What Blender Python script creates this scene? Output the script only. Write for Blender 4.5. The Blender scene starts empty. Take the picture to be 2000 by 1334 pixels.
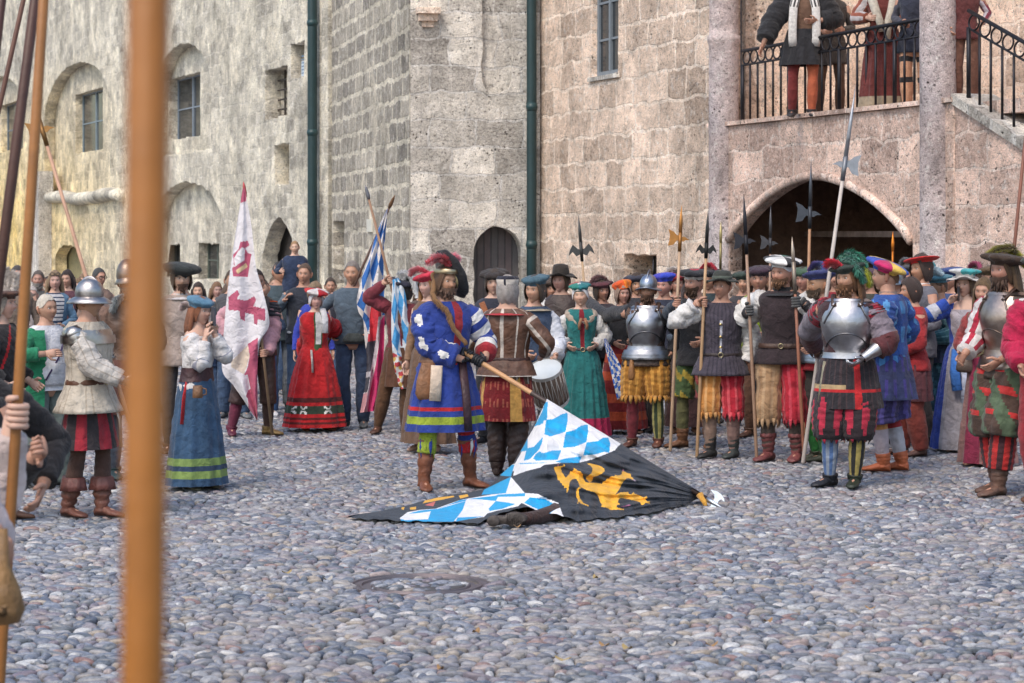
import bpy, math, random
import numpy as np
from math import sin, cos, pi, radians, sqrt, atan2, exp
from mathutils import Vector, Matrix
random.seed(7); rng = np.random.default_rng(7)
SC = bpy.context.scene
COL = SC.collection
FP, HY, HC = 4500.0, 455.0, 2.1          # focal length in photo pixels, horizon row, eye height

# ---------------- camera, sky, sun, exposure ----------------
cd = bpy.data.cameras.new('camera'); cam = bpy.data.objects.new('camera', cd); COL.objects.link(cam)
cam.location = (0, 0, HC); cam.rotation_euler = (radians(90), 0, 0)
cd.sensor_width = 36; cd.lens = 36*FP/2000; cd.shift_y = -(667-HY)/2000
cd.clip_start = 0.1; cd.clip_end = 2000
cd.dof.use_dof = True; cd.dof.focus_distance = 19.0; cd.dof.aperture_fstop = 6.3
SC.camera = cam
wd = bpy.data.worlds.new('World'); SC.world = wd; wd.use_nodes = True
nt = wd.node_tree; bg = nt.nodes['Background']
sky = nt.nodes.new('ShaderNodeTexSky'); sky.sky_type = 'NISHITA'; sky.sun_disc = False
SUN_EL, SUN_AZ = radians(52), radians(-148)   # azimuth measured from +Y (view direction) towards +X
sky.sun_elevation = SUN_EL; sky.sun_rotation = SUN_AZ
sky.air_density = 1.3; sky.dust_density = 2.5
nt.links.new(sky.outputs[0], bg.inputs[0]); bg.inputs[1].default_value = 0.14
ld = bpy.data.lights.new('sun', 'SUN'); ld.energy = 0.95; ld.angle = radians(14); ld.color = (1, .89, .77)
sun = bpy.data.objects.new('sun', ld); COL.objects.link(sun)
sd = Vector((sin(SUN_AZ)*cos(SUN_EL), cos(SUN_AZ)*cos(SUN_EL), sin(SUN_EL)))
sun.rotation_euler = sd.to_track_quat('Z', 'Y').to_euler()
SC.view_settings.view_transform = 'Standard'; SC.view_settings.look = 'None'
SC.view_settings.exposure = 0.74; SC.view_settings.gamma = 1

# ---------------- helpers ----------------
def C(h):
    h = h.lstrip('#'); r = [int(h[i:i+2], 16)/255 for i in (0, 2, 4)]
    return tuple(c/12.92 if c <= .04045 else ((c+.055)/1.055)**2.4 for c in r)
def IP(px, py, D):                       # photo pixel at depth D -> world point
    return np.array([(px-1000)/FP*D, D, HC-(py-HY)/FP*D])
def GP(px, py, z=0.):                    # photo pixel on the ground -> world point
    return IP(px, py, (HC-z)*FP/(py-HY))
def tag(o, label=None, cat=None, group=None, kind=None):
    for k, v in (('label', label), ('category', cat), ('group', group), ('kind', kind)):
        if v: o[k] = v
    return o
def empty(name, loc=(0, 0, 0), rz=0, label=None, cat=None, group=None):
    o = bpy.data.objects.new(name, None); COL.objects.link(o); o.empty_display_size = .2
    o.location = loc; o.rotation_euler = (0, 0, rz)
    return tag(o, label, cat, group)
class MB:
    def __init__(s): s.v = []; s.f = []; s.c = []; s.n = 0
    def add(s, v, f, c=(.5, .5, .5)):
        v = np.asarray(v, float).reshape(-1, 3); s.v.append(v)
        n = s.n; s.f += [tuple(i+n for i in q) for q in f]
        if len(f):
            if isinstance(c, (list, np.ndarray)) and len(c) == len(f) and hasattr(c[0], '__len__'): s.c += [tuple(x[:3]) for x in c]
            else: s.c += [tuple(c[:3])]*len(f)
        s.n += len(v); return s
    def build(s, name, mat, parent=None, smooth=True, world=False):
        me = bpy.data.meshes.new(name)
        V = np.concatenate(s.v) if s.v else np.zeros((0, 3))
        me.from_pydata(V.tolist(), [], s.f)
        at = me.color_attributes.new('Col', 'FLOAT_COLOR', 'CORNER')
        ln = np.array([len(q) for q in s.f]); cc = np.ones((ln.sum(), 4), np.float32)
        cc[:, :3] = np.repeat(np.array(s.c, np.float32), ln, axis=0)
        at.data.foreach_set('color', cc.ravel())
        if smooth: me.polygons.foreach_set('use_smooth', [True]*len(me.polygons))
        me.materials.append(mat); me.update()
        o = bpy.data.objects.new(name, me); COL.objects.link(o)
        if parent: o.parent = parent
        return o
def grid_faces(nu, nv, wrap=True):       # nu around, nv along
    f = []
    for i in range(nv-1):
        for j in range(nu if wrap else nu-1):
            a = i*nu+j; b = i*nu+(j+1) % nu
            f.append((a, b, b+nu, a+nu))
    return f
def box(mb, lo, hi, c, M=None):
    x0, y0, z0 = lo; x1, y1, z1 = hi
    v = np.array([(x0,y0,z0),(x1,y0,z0),(x1,y1,z0),(x0,y1,z0),(x0,y0,z1),(x1,y0,z1),(x1,y1,z1),(x0,y1,z1)], float)
    if M is not None: v = M(v)
    mb.add(v, [(3,2,1,0),(4,5,6,7),(0,1,5,4),(1,2,6,5),(2,3,7,6),(3,0,4,7)], c)
def callc(cf, u, v):
    return cf(u, v) if callable(cf) else cf
def nz(p, s=1.0, ph=0.):                 # cheap smooth noise of points, about -1..1
    p = np.asarray(p)*s
    x, y, z = p[..., 0], p[..., 1], p[..., 2]
    return (np.sin(1.7*x+2.3*y-1.1*z+ph)+np.sin(-2.9*x+1.3*y+2.1*z+1.3*ph+1)+np.sin(.9*x-3.1*y+2.7*z+2.1*ph+4)+np.sin(4.1*x+.7*y+3.3*z+.7*ph+2))*.25*1.3
def tube(mb, pts, rad, n=10, c=(.5,.5,.5), cap=True, ref=None, mod=None, flat=None):
    """loft of rings along a path; rad scalar or per point (r or (ra,rb)); mod(t,u)->radius factor; colour c or c(u,t)"""
    P = np.asarray(pts, float); m = len(P)
    if isinstance(rad, (list, tuple)) and any(hasattr(x, '__len__') for x in rad): rad = [x if hasattr(x, '__len__') else (x, x) for x in rad]
    R = np.asarray(rad, float)
    if R.ndim == 0: R = np.full((m, 2), float(R))
    elif R.ndim == 1:
        R = np.repeat(R[:, None], 2, 1) if len(R) == m else np.repeat(R[None], m, 0)
    T = np.gradient(P, axis=0); T /= np.linalg.norm(T, axis=1)[:, None]+1e-9
    a0 = np.asarray(ref if ref is not None else ((1, 0, 0) if abs(T[0][0]) < .8 else (0, 0, 1)), float)
    A = a0-T[0]*a0.dot(T[0]); A /= np.linalg.norm(A)+1e-9
    V = []; ang = np.arange(n)/n*2*pi
    for i in range(m):
        A = A-T[i]*A.dot(T[i]); A /= np.linalg.norm(A)+1e-9
        B = np.cross(T[i], A)
        k = np.ones(n) if mod is None else np.array([mod(i/(m-1), j/n) for j in range(n)])
        V.append(P[i]+np.outer(np.cos(ang)*R[i, 0]*k, A)+np.outer(np.sin(ang)*R[i, 1]*k, B))
    V = np.concatenate(V); F = grid_faces(n, m)
    cs = [callc(c, (j+.5)/n, (i+.5)/(m-1)) for i in range(m-1) for j in range(n)] if callable(c) else [c]*len(F)
    if cap:
        F.append(tuple(range(n))[::-1]); F.append(tuple(range((m-1)*n, m*n)))
        cs += [cs[0], cs[-1]]
    mb.add(V, F, cs)
def rings(mb, R, n=24, c=(.5,.5,.5), mod=None, cap=(False, False), T=None, wr=0., wph=0., shell=None):
    """vertical loft: R rows (cx,cy,z,rx,ry); angle 0 = front (-y), .25 = +x; colour c(u,v)"""
    R = np.asarray(R, float); m = len(R); V = []
    a = np.arange(n)/n*2*pi
    for i in range(m):
        cx, cy, z, rx, ry = R[i]
        k = np.ones(n) if mod is None else np.array([mod(i/(m-1), j/n) for j in range(n)])
        V.append(np.stack([cx+rx*np.sin(a)*k, cy-ry*np.cos(a)*k, np.full(n, z)], 1))
    V = np.concatenate(V)
    if wr:
        d = nz(V, 14, wph)*.6+nz(V, 31, wph+2)*.4
        ctr = np.repeat(R[:, :2], n, 0); r = V[:, :2]-ctr
        V[:, :2] += r/(np.linalg.norm(r, axis=1)[:, None]+1e-6)*(d*wr)[:, None]
    if T is not None: V = T(V)
    F = grid_faces(n, m); cs = [callc(c, (j+.5)/n, (i+.5)/(m-1)) for i in range(m-1) for j in range(n)]
    if cap[0]: F.append(tuple(range(n))[::-1]); cs.append(cs[0])
    if cap[1]: F.append(tuple(range((m-1)*n, m*n))); cs.append(cs[-1])
    mb.add(V, F, cs)
def interp_rows(keys, n):                # resample rows smoothly
    K = np.asarray(keys, float); t = np.linspace(0, len(K)-1, n); i = np.minimum(t.astype(int), len(K)-2); f = (t-i)[:, None]
    p0 = K[np.maximum(i-1, 0)]; p1 = K[i]; p2 = K[i+1]; p3 = K[np.minimum(i+2, len(K)-1)]
    return .5*((2*p1)+(-p0+p2)*f+(2*p0-5*p1+4*p2-p3)*f*f+(-p0+3*p1-3*p2+p3)*f**3)

# ---------------- materials ----------------
def mat(name):
    m = bpy.data.materials.new(name); m.use_nodes = True
    return m, m.node_tree.nodes, m.node_tree.links, m.node_tree.nodes['Principled BSDF']
def N(ns, t, **k):
    n = ns.new(t)
    for a, b in k.items():
        if a.startswith('i_'):
            key = a[2:]; n.inputs[int(key) if key.isdigit() else key.replace('_', ' ')].default_value = b
        else: setattr(n, a, b)
    return n
def mixc(ns, ls, fac, a, b, blend='MIX'):
    n = ns.new('ShaderNodeMix'); n.data_type = 'RGBA'; n.blend_type = blend
    for i, x in ((0, fac), (6, a), (7, b)):
        if isinstance(x, bpy.types.NodeSocket): ls.new(x, n.inputs[i])
        else: n.inputs[i].default_value = x if i == 0 else (*x[:3], 1)
    return n.outputs[2]
def ramp(ns, ls, src, stops):
    r = ns.new('ShaderNodeValToRGB'); e = r.color_ramp.elements
    while len(e) < len(stops): e.new(.5)
    for k, (p, c) in enumerate(stops):
        e[k].position = p; e[k].color = (*((c, c, c) if isinstance(c, (int, float)) else c[:3]), 1)
    ls.new(src, r.inputs[0]); return r.outputs[0]
def attr_mat(name, rough=.85, metal=0., bump=.3, bscale=60, var=.25, sheen=0., vscale=9, spec=.5, crease=0):
    m, ns, ls, b = mat(name)
    a = N(ns, 'ShaderNodeAttribute', attribute_name='Col')
    tc = ns.new('ShaderNodeTexCoord')
    n1 = N(ns, 'ShaderNodeTexNoise', i_Scale=vscale, i_Detail=6, i_Roughness=.65); ls.new(tc.outputs['Object'], n1.inputs[0])
    f = ramp(ns, ls, n1.outputs[0], [(.3, 1-var), (.7, 1+var*.5)])
    ls.new(mixc(ns, ls, 1., a.outputs['Color'], f, 'MULTIPLY'), b.inputs['Base Color'])
    n2 = N(ns, 'ShaderNodeTexNoise', i_Scale=bscale, i_Detail=4, i_Roughness=.7); ls.new(tc.outputs['Object'], n2.inputs[0])
    bp = N(ns, 'ShaderNodeBump', i_Strength=bump, i_Distance=.01); ls.new(n2.outputs[0], bp.inputs['Height']); ls.new(bp.outputs[0], b.inputs['Normal'])
    if crease:
        n3 = N(ns, 'ShaderNodeTexNoise', i_Scale=11, i_Detail=4, i_Roughness=.55, i_Distortion=.8); ls.new(tc.outputs['Object'], n3.inputs[0])
        b3 = N(ns, 'ShaderNodeBump', i_Strength=crease, i_Distance=.035); ls.new(n3.outputs[0], b3.inputs['Height']); ls.new(b3.outputs[0], bp.inputs['Normal'])
    b.inputs['Roughness'].default_value = rough; b.inputs['Metallic'].default_value = metal
    b.inputs['Specular IOR Level'].default_value = spec
    if sheen: b.inputs['Sheen Weight'].default_value = sheen
    if metal or name == 'cobble':
        r = ramp(ns, ls, n1.outputs[0], [(.3, max(.05, rough-.12)), (.75, rough+.15)]); ls.new(r, b.inputs['Roughness'])
    return m
M_CLOTH = attr_mat('woven_cloth', .92, 0, .45, 80, .40, .12, 7, crease=.75)
M_SKIN = attr_mat('skin', .55, 0, .12, 120, .08, 0, 20)
M_SKIN.node_tree.nodes['Principled BSDF'].inputs['Subsurface Weight'].default_value = .12
M_SKIN.node_tree.nodes['Principled BSDF'].inputs['Subsurface Radius'].default_value = (.012, .005, .003)
M_LEATHER = attr_mat('leather', .5, 0, .5, 45, .5, crease=.5)
M_STEEL = attr_mat('steel', .36, 1, .10, 16, .35, 0, 6, crease=.12)
M_IRON = attr_mat('iron', .5, .8, .2, 40, .3)
M_HAIR = attr_mat('hair', .75, 0, .8, 110, .35, .1, 28)
M_FEATHER = attr_mat('feather', .9, 0, .5, 90, .2, .3)
M_WOOD = attr_mat('pole_wood', .5, 0, .25, 30, .3, 0, 5)
M_PAINT = attr_mat('painted_metal', .45, 0, .15, 30, .2)
M_PLASTIC = attr_mat('plastic', .3, 0, .02, 30, .05)

def wall_mat(name, lo, hi, block, blockmask=.5, pit=.5, bw=.55, bh=.28, warm=None, dark=(.10,.095,.09), mortar=(.48,.44,.38), streak=.5, dist=.05, grad=None, msz=.02):
    m, ns, ls, b = mat(name); tc = ns.new('ShaderNodeTexCoord'); co = tc.outputs['Object']
    def noise(sc, det=8, r=.65, vec=co, dd=0):
        n = N(ns, 'ShaderNodeTexNoise', i_Scale=sc, i_Detail=det, i_Roughness=r, i_Distortion=dd); ls.new(vec, n.inputs[0]); return n.outputs[0]
    big = noise(.7, 6, .6, dd=.6); mid = noise(3.2, 8, .7); fine = noise(22, 8, .75); grain = noise(75, 3, .7)
    mp = N(ns, 'ShaderNodeMapping'); mp.inputs['Scale'].default_value = (5.5, .55, 5.5); ls.new(co, mp.inputs[0]); drip = noise(1, 6, .7, mp.outputs[0])
    base = mixc(ns, ls, ramp(ns, ls, mid, [(.33, 0.), (.66, 1.)]), lo, hi)
    if warm: base = mixc(ns, ls, ramp(ns, ls, big, [(.4, 0.), (.62, .8)]), base, warm)
    # masonry
    nd = noise(1.6, 4, .6); vm = N(ns, 'ShaderNodeVectorMath', operation='SCALE'); vm.inputs['Scale'].default_value = .24
    ncol = N(ns, 'ShaderNodeTexNoise', i_Scale=2.2, i_Detail=4); ls.new(co, ncol.inputs[0]); ls.new(ncol.outputs['Color'], vm.inputs[0])
    va = N(ns, 'ShaderNodeVectorMath', operation='ADD'); ls.new(co, va.inputs[0]); ls.new(vm.outputs[0], va.inputs[1])
    br = N(ns, 'ShaderNodeTexBrick', offset=.43, squash=1.35, squash_frequency=3); br.inputs['Scale'].default_value = 1
    br.inputs['Mortar Size'].default_value = msz; br.inputs['Mortar Smooth'].default_value = .25
    br.inputs['Brick Width'].default_value = bw; br.inputs['Row Height'].default_value = bh; br.inputs['Bias'].default_value = 0
    br.inputs['Color1'].default_value = (0, 0, 0, 1); br.inputs['Color2'].default_value = (1, 1, 1, 1); br.inputs['Mortar'].default_value = (.5, .5, .5, 1)
    ls.new(va.outputs[0], br.inputs['Vector'])
    bc = mixc(ns, ls, br.outputs['Color'], block[0], block[1])
    bc = mixc(ns, ls, ramp(ns, ls, fine, [(.42, 0.), (.66, .55)]), bc, block[2] if len(block) > 2 else lo)
    bc = mixc(ns, ls, br.outputs['Fac'], bc, mortar)
    bm = ramp(ns, ls, noise(.9, 5, .6, dd=.3), [(max(0, .62-blockmask*.5), 0.), (max(.02, .70-blockmask*.5), 1.)])
    cc = mixc(ns, ls, bm, base, bc)
    # drips and stains, fine grain, pits
    cc = mixc(ns, ls, ramp(ns, ls, drip, [(.50, 0.), (.72, streak)]), cc, (.30, .285, .27))
    cc = mixc(ns, ls, ramp(ns, ls, drip, [(.22, streak*1.1), (.42, 0.)]), cc, (.66, .63, .60))
    cc = mixc(ns, ls, ramp(ns, ls, fine, [(.36, .85), (.46, 0.)]), cc, dark)
    cc = mixc(ns, ls, ramp(ns, ls, noise(9, 6, .8), [(.54, 0.), (.64, .55)]), cc, (.72,.70,.67))
    cc = mixc(ns, ls, ramp(ns, ls, noise(5.5, 7, .8), [(.30, .45), (.42, 0.)]), cc, (.17,.155,.145))
    vo = N(ns, 'ShaderNodeTexVoronoi', i_Scale=16); ls.new(va.outputs[0], vo.inputs[0])
    pm = N(ns, 'ShaderNodeMath', operation='MULTIPLY'); 
    ls.new(ramp(ns, ls, vo.outputs['Distance'], [(.10, 1.), (.30, 0.)]), pm.inputs[0]); ls.new(ramp(ns, ls, noise(2.1, 6, .75), [(.50, 0.), (.62, pit*1.4)]), pm.inputs[1])
    cc = mixc(ns, ls, pm.outputs[0], cc, (.05, .045, .04))
    cc = mixc(ns, ls, .8, cc, ramp(ns, ls, grain, [(.30, .55), (.50, 1.0), (.70, 1.5)]), 'MULTIPLY')
    cc = mixc(ns, ls, .85, cc, ramp(ns, ls, noise(.45, 7, .72, dd=1.), [(.32, .62), (.46, 1.05), (.60, 1.40)]), 'MULTIPLY')
    cc = mixc(ns, ls, .75, cc, ramp(ns, ls, noise(2.6, 6, .8, dd=.4), [(.34, .60), (.50, 1.08), (.66, 1.40)]), 'MULTIPLY')
    if grad:                              # warm lamp light painted into the wall colour, stronger low and left, uneven
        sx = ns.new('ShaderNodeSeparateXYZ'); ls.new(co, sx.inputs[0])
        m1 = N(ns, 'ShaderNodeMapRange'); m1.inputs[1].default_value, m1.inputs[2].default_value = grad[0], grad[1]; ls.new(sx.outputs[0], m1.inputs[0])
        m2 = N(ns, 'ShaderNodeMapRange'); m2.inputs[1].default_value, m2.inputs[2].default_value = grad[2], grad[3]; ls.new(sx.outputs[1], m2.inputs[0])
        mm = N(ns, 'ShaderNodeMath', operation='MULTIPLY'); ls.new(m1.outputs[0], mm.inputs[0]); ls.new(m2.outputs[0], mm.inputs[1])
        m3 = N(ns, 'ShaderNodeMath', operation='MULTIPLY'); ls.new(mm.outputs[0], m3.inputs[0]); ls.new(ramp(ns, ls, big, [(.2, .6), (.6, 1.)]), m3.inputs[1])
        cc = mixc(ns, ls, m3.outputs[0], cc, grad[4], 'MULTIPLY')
    ls.new(cc, b.inputs['Base Color'])
    h1 = N(ns, 'ShaderNodeMath', operation='MULTIPLY_ADD', i_1=.55); ls.new(fine, h1.inputs[0]); ls.new(mid, h1.inputs[2])
    h2 = N(ns, 'ShaderNodeMath', operation='MULTIPLY_ADD', i_1=-.5); ls.new(pm.outputs[0], h2.inputs[0]); ls.new(h1.outputs[0], h2.inputs[2])
    bf = N(ns, 'ShaderNodeMath', operation='MULTIPLY'); ls.new(br.outputs['Fac'], bf.inputs[0]); ls.new(bm, bf.inputs[1])
    h3 = N(ns, 'ShaderNodeMath', operation='MULTIPLY_ADD', i_1=-.35); ls.new(bf.outputs[0], h3.inputs[0]); ls.new(h2.outputs[0], h3.inputs[2])
    bp = N(ns, 'ShaderNodeBump', i_Strength=1., i_Distance=dist); ls.new(h3.outputs[0], bp.inputs['Height']); ls.new(bp.outputs[0], b.inputs['Normal'])
    b.inputs['Roughness'].default_value = .95; b.inputs['Specular IOR Level'].default_value = .2
    return m
# ---------------- ground ----------------
def ground():
    m, ns, ls, b = mat('cobble_ground'); tc = ns.new('ShaderNodeTexCoord')
    mp = N(ns, 'ShaderNodeMapping'); mp.inputs['Scale'].default_value = (9, 13, 9); ls.new(tc.outputs['Object'], mp.inputs[0])
    vo = N(ns, 'ShaderNodeTexVoronoi', i_Scale=1); ls.new(mp.outputs[0], vo.inputs[0])
    n = N(ns, 'ShaderNodeTexNoise', i_Scale=50, i_Detail=6); ls.new(tc.outputs['Object'], n.inputs[0])
    c = mixc(ns, ls, ramp(ns, ls, vo.outputs['Distance'], [(.3, 1.), (.6, 0.)]), (.10, .09, .085), mixc(ns, ls, ramp(ns, ls, vo.outputs['Color'], [(.2, 0.), (.8, 1.)]), (.17, .18, .21), (.33, .31, .31)))
    c = mixc(ns, ls, 1., c, (1.25,1.25,1.3), 'MULTIPLY'); ls.new(c, b.inputs['Base Color']); b.inputs['Roughness'].default_value = .7
    bp = N(ns, 'ShaderNodeBump', i_Strength=1, i_Distance=.04, invert=True); ls.new(vo.outputs['Distance'], bp.inputs['Height']); ls.new(bp.outputs[0], b.inputs['Normal'])
    mb = MB(); mb.add([(-400,-200,-.045),(400,-200,-.045),(400,600,-.045),(-400,600,-.045)], [(0,1,2,3)])
    tag(mb.build('ground', m, smooth=False), kind='structure')
    # joint sand between the stones
    m, ns, ls, b = mat('joint_sand'); tc = ns.new('ShaderNodeTexCoord')
    n = N(ns, 'ShaderNodeTexNoise', i_Scale=90, i_Detail=8, i_Roughness=.8); ls.new(tc.outputs['Object'], n.inputs[0])
    n2 = N(ns, 'ShaderNodeTexNoise', i_Scale=.9, i_Detail=5); ls.new(tc.outputs['Object'], n2.inputs[0])
    c = mixc(ns, ls, ramp(ns, ls, n2.outputs[0], [(.4, 0.), (.65, 1.)]), (.035, .033, .036), (.26, .22, .17))
    ls.new(mixc(ns, ls, 1., c, ramp(ns, ls, n.outputs[0], [(.3, .5), (.7, 1.5)]), 'MULTIPLY'), b.inputs['Base Color']); b.inputs['Roughness'].default_value = 1
    bp = N(ns, 'ShaderNodeBump', i_Strength=1, i_Distance=.012); ls.new(n.outputs[0], bp.inputs['Height']); ls.new(bp.outputs[0], b.inputs['Normal'])
    nx, ny = 90, 180; X = np.linspace(-11, 11, nx); Y = np.linspace(8.5, 36.5, ny)
    gx, gy = np.meshgrid(X, Y); P = np.stack([gx, gy, gx*0], -1)
    gz = -.026+.010*np.clip(nz(P, 1.1, 3)+.6*nz(P, 3.7, 1), -1, 1.3)
    mb = MB(); mb.add(np.stack([gx, gy, gz], -1), grid_faces(nx, ny, False)); tag(mb.build('paving_joints', m), kind='structure')
    # the stones themselves, one mesh of individually shaped pebbles set in wavy rows
    def ring_tpl(n, lv):
        a = np.arange(n)/n*2*pi; V = []
        for r, z in lv: V.append(np.stack([np.cos(a)*r, np.sin(a)*r, np.full(n, z)], 1))
        V.append(np.array([[0, 0, lv[-1][1]*1.07+.02]])); V = np.concatenate(V); F = grid_faces(n, len(lv))
        k = (len(lv)-1)*n; return V, F, [(k+j, k+(j+1) % n, len(V)-1) for j in range(n)]
    near = ring_tpl(14, [(1.0, -1.2), (1.0, -.3), (.95, .30), (.80, .70), (.48, .95)]); far = ring_tpl(8, [(1.02, -.5), (.96, .2), (.66, .88)])
    VV, F4, F3, RN = [], [], [], []; n0 = 0; y = 9.2; row = 0; mh = GP(822, 1138)
    while y < 36:
        hw = y*.235+1.0; rd = random.uniform(.050, .076); x = -hw+random.uniform(0, .1)
        tpl = near if y < 17.5 else far; T, q4, q3 = tpl; q4 = np.array(q4); q3 = np.array(q3)
        while x < hw:
            w = random.choice((.05, .062, .075, .09, .105, .14))*random.uniform(.85, 1.15)
            cx = x+w/2; cy = y+.05*sin(cx*1.9+y*.8)+.03*sin(cx*5.1+y*2.3)+random.uniform(-.016, .016); x += w
            d = sqrt((cx-mh[0])**2+(cy-mh[1])**2)
            if .275 < d < .435: continue
            sx = w*.5*random.uniform(.93, 1.06); sy = rd*.5*random.uniform(.60, .84); ht = random.uniform(.011, .021); rz = random.gauss(0, .16)
            V = T.copy(); V[:, 1] *= 1-.45*V[:, 0]**2; V[:, 2] *= 1-.2*V[:, 0]**2
            k = 1+.09*np.sin(2*np.arctan2(V[:, 1], V[:, 0])+random.uniform(0, 6))+.06*np.sin(3*np.arctan2(V[:, 1], V[:, 0])+random.uniform(0, 6))
            V[:, 0] *= sx*k; V[:, 1] *= sy*k; V[:, 2] *= ht
            V[:, 2] += V[:, 0]*random.gauss(0, .12)+V[:, 1]*random.gauss(.10, .20)
            c_, s_ = cos(rz), sin(rz); V = np.stack([V[:, 0]*c_-V[:, 1]*s_+cx, V[:, 0]*s_+V[:, 1]*c_+cy, V[:, 2]-.014+random.uniform(-.005, .006)], 1)
            VV.append(V); F4.append(q4+n0); F3.append(q3+n0); RN.append(np.full(len(V), random.random())); n0 += len(V)
        y += rd; row += 1
    V = np.concatenate(VV); F4 = np.concatenate(F4); F3 = np.concatenate(F3); RN = np.concatenate(RN)
    me = bpy.data.meshes.new('paving'); me.vertices.add(len(V)); me.vertices.foreach_set('co', V.astype(np.float32).ravel())
    loops = np.concatenate([F4.ravel(), F3.ravel()]); me.loops.add(len(loops)); me.loops.foreach_set('vertex_index', loops.astype(np.int32))
    st = np.concatenate([np.arange(len(F4))*4, len(F4)*4+np.arange(len(F3))*3]); me.polygons.add(len(st)); me.polygons.foreach_set('loop_start', st.astype(np.int32))
    me.update(calc_edges=True); me.polygons.foreach_set('use_smooth', np.ones(len(st), bool))
    at = me.attributes.new('rnd', 'FLOAT', 'POINT'); at.data.foreach_set('value', RN.astype(np.float32))
    m, ns, ls, b = mat('river_pebbles'); tc = ns.new('ShaderNodeTexCoord'); a = N(ns, 'ShaderNodeAttribute', attribute_name='rnd')
    c = ramp(ns, ls, a.outputs['Fac'], [(0, (.08,.10,.145)), (.14, (.24,.265,.33)), (.28, (.13,.15,.175)), (.40, (.38,.38,.40)), (.52, (.20,.165,.20)), (.63, (.31,.34,.40)), (.74, (.40,.34,.28)), (.83, (.16,.19,.25)), (.92, (.60,.60,.60)), (1, (.27,.16,.15))])
    n = N(ns, 'ShaderNodeTexNoise', i_Scale=55, i_Detail=7, i_Roughness=.7); ls.new(tc.outputs['Object'], n.inputs[0])
    n2 = N(ns, 'ShaderNodeTexNoise', i_Scale=1.1, i_Detail=5); ls.new(tc.outputs['Object'], n2.inputs[0])
    c = mixc(ns, ls, 1., c, ramp(ns, ls, n.outputs[0], [(.3, .45), (.7, 1.15)]), 'MULTIPLY')
    c = mixc(ns, ls, ramp(ns, ls, n2.outputs[0], [(.45, 0.), (.68, .34)]), c, (.36, .31, .28))
    ls.new(c, b.inputs['Base Color']); ls.new(ramp(ns, ls, n.outputs[0], [(.3, .24), (.7, .52)]), b.inputs['Roughness'])
    bp = N(ns, 'ShaderNodeBump', i_Strength=.5, i_Distance=.004); ls.new(n.outputs[0], bp.inputs['Height']); ls.new(bp.outputs[0], b.inputs['Normal'])
    me.materials.append(m); o = bpy.data.objects.new('paving', me); COL.objects.link(o); tag(o, kind='structure')
    # manhole cover
    e = empty('manhole_cover', (mh[0], mh[1], 0), 0, 'round rusty iron manhole cover with concentric rings set in the cobbles', 'manhole cover')
    mb = MB(); prof = [(.425,-.05),(.425,.0),(.413,.0),(.410,-.010),(.372,-.012),(.368,-.001),(.356,-.001),(.352,-.014),(.30,-.014),(.296,-.002),(.284,-.002),(.27,-.05)] or [(.455,-.05),(.455,-.002),(.43,.002),(.425,-.004),(.405,-.004),(.40,.010),(.375,.010),(.37,-.006),(.352,-.006),(.347,.008),(.325,.008),(.32,-.008),(.305,-.008),(.30,.008),(.275,.008),(.27,-.05)]
    rings(mb, [(0, 0, z-.006, r, r) for r, z in prof], 72, (.24,.20,.205)); mb.build('ring_frame', M_IRON, e, smooth=False)
    mb = MB(); rings(mb, [(0,0,-.01,.27,.27),(0,0,-.006,.14,.14),(0,0,-.006,.002,.002)], 40, (.17,.16,.155)); mb.build('infill', M_IRON, e)
ground()

# ---------------- walls ----------------
class Facet:
    """vertical wall plane through photo columns a (scale sa px/m) and b (scale sb)"""
    def __init__(s, a, sa, b, sb):
        s.P = np.array([(a-1000)/sa, FP/sa]); s.Q = np.array([(b-1000)/sb, FP/sb]); d = s.Q-s.P; s.L = np.linalg.norm(d); s.u = d/s.L
        s.n = np.array([s.u[1], -s.u[0]])
    def p(s, px, py, back=0.):
        r = np.array([(px-1000)/FP, 1.]); P = s.P-s.n*back
        A = np.array([[r[0], -s.u[0]], [r[1], -s.u[1]]]); t, u = np.linalg.solve(A, P); return (u, HC-(py-HY)/FP*t)
    def xyz(s, u, z, out=0.):
        q = s.P+s.u*u+s.n*out; return np.array([q[0], q[1], z])
    def mtx(s, back=0.):
        q = s.P-s.n*back
        return Matrix(((s.u[0], 0, s.n[0], q[0]), (s.u[1], 0, s.n[1], q[1]), (0, 1, 0, 0), (0, 0, 0, 1)))
def slab(name, F, outline, holes, m, parent, thick=.6, back=0., bev=.012, jit=0.):
    cu = bpy.data.curves.new(name, 'CURVE'); cu.dimensions = '2D'; cu.fill_mode = 'BOTH'; cu.extrude = thick/2-bev; cu.bevel_depth = bev; cu.offset = -bev; cu.bevel_resolution = 1
    for poly in [outline]+holes:
        sp = cu.splines.new('POLY'); sp.points.add(len(poly)-1); sp.use_cyclic_u = True
        for k, (x, y) in enumerate(poly): sp.points[k].co = (x, y, 0, 1)
    t = bpy.data.objects.new('t', cu); COL.objects.link(t); bpy.context.view_layer.update()
    me = bpy.data.meshes.new_from_object(t.evaluated_get(bpy.context.evaluated_depsgraph_get())); bpy.data.objects.remove(t)
    me.materials.clear(); me.materials.append(m); me.name = name
    o = bpy.data.objects.new(name, me); COL.objects.link(o); o.parent = parent; o.matrix_basis = F.mtx(back+thick/2); return o
def rough_edge(poly, n=6, amp=.012):     # weathered outline
    out = []
    for i in range(len(poly)):
        a = np.array(poly[i]); b = np.array(poly[(i+1) % len(poly)]); k = max(1, int(np.linalg.norm(b-a)/.14))
        for j in range(k):
            out.append(tuple(a+(b-a)*j/k+rng.normal(0, amp, 2)))
    return out
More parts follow.
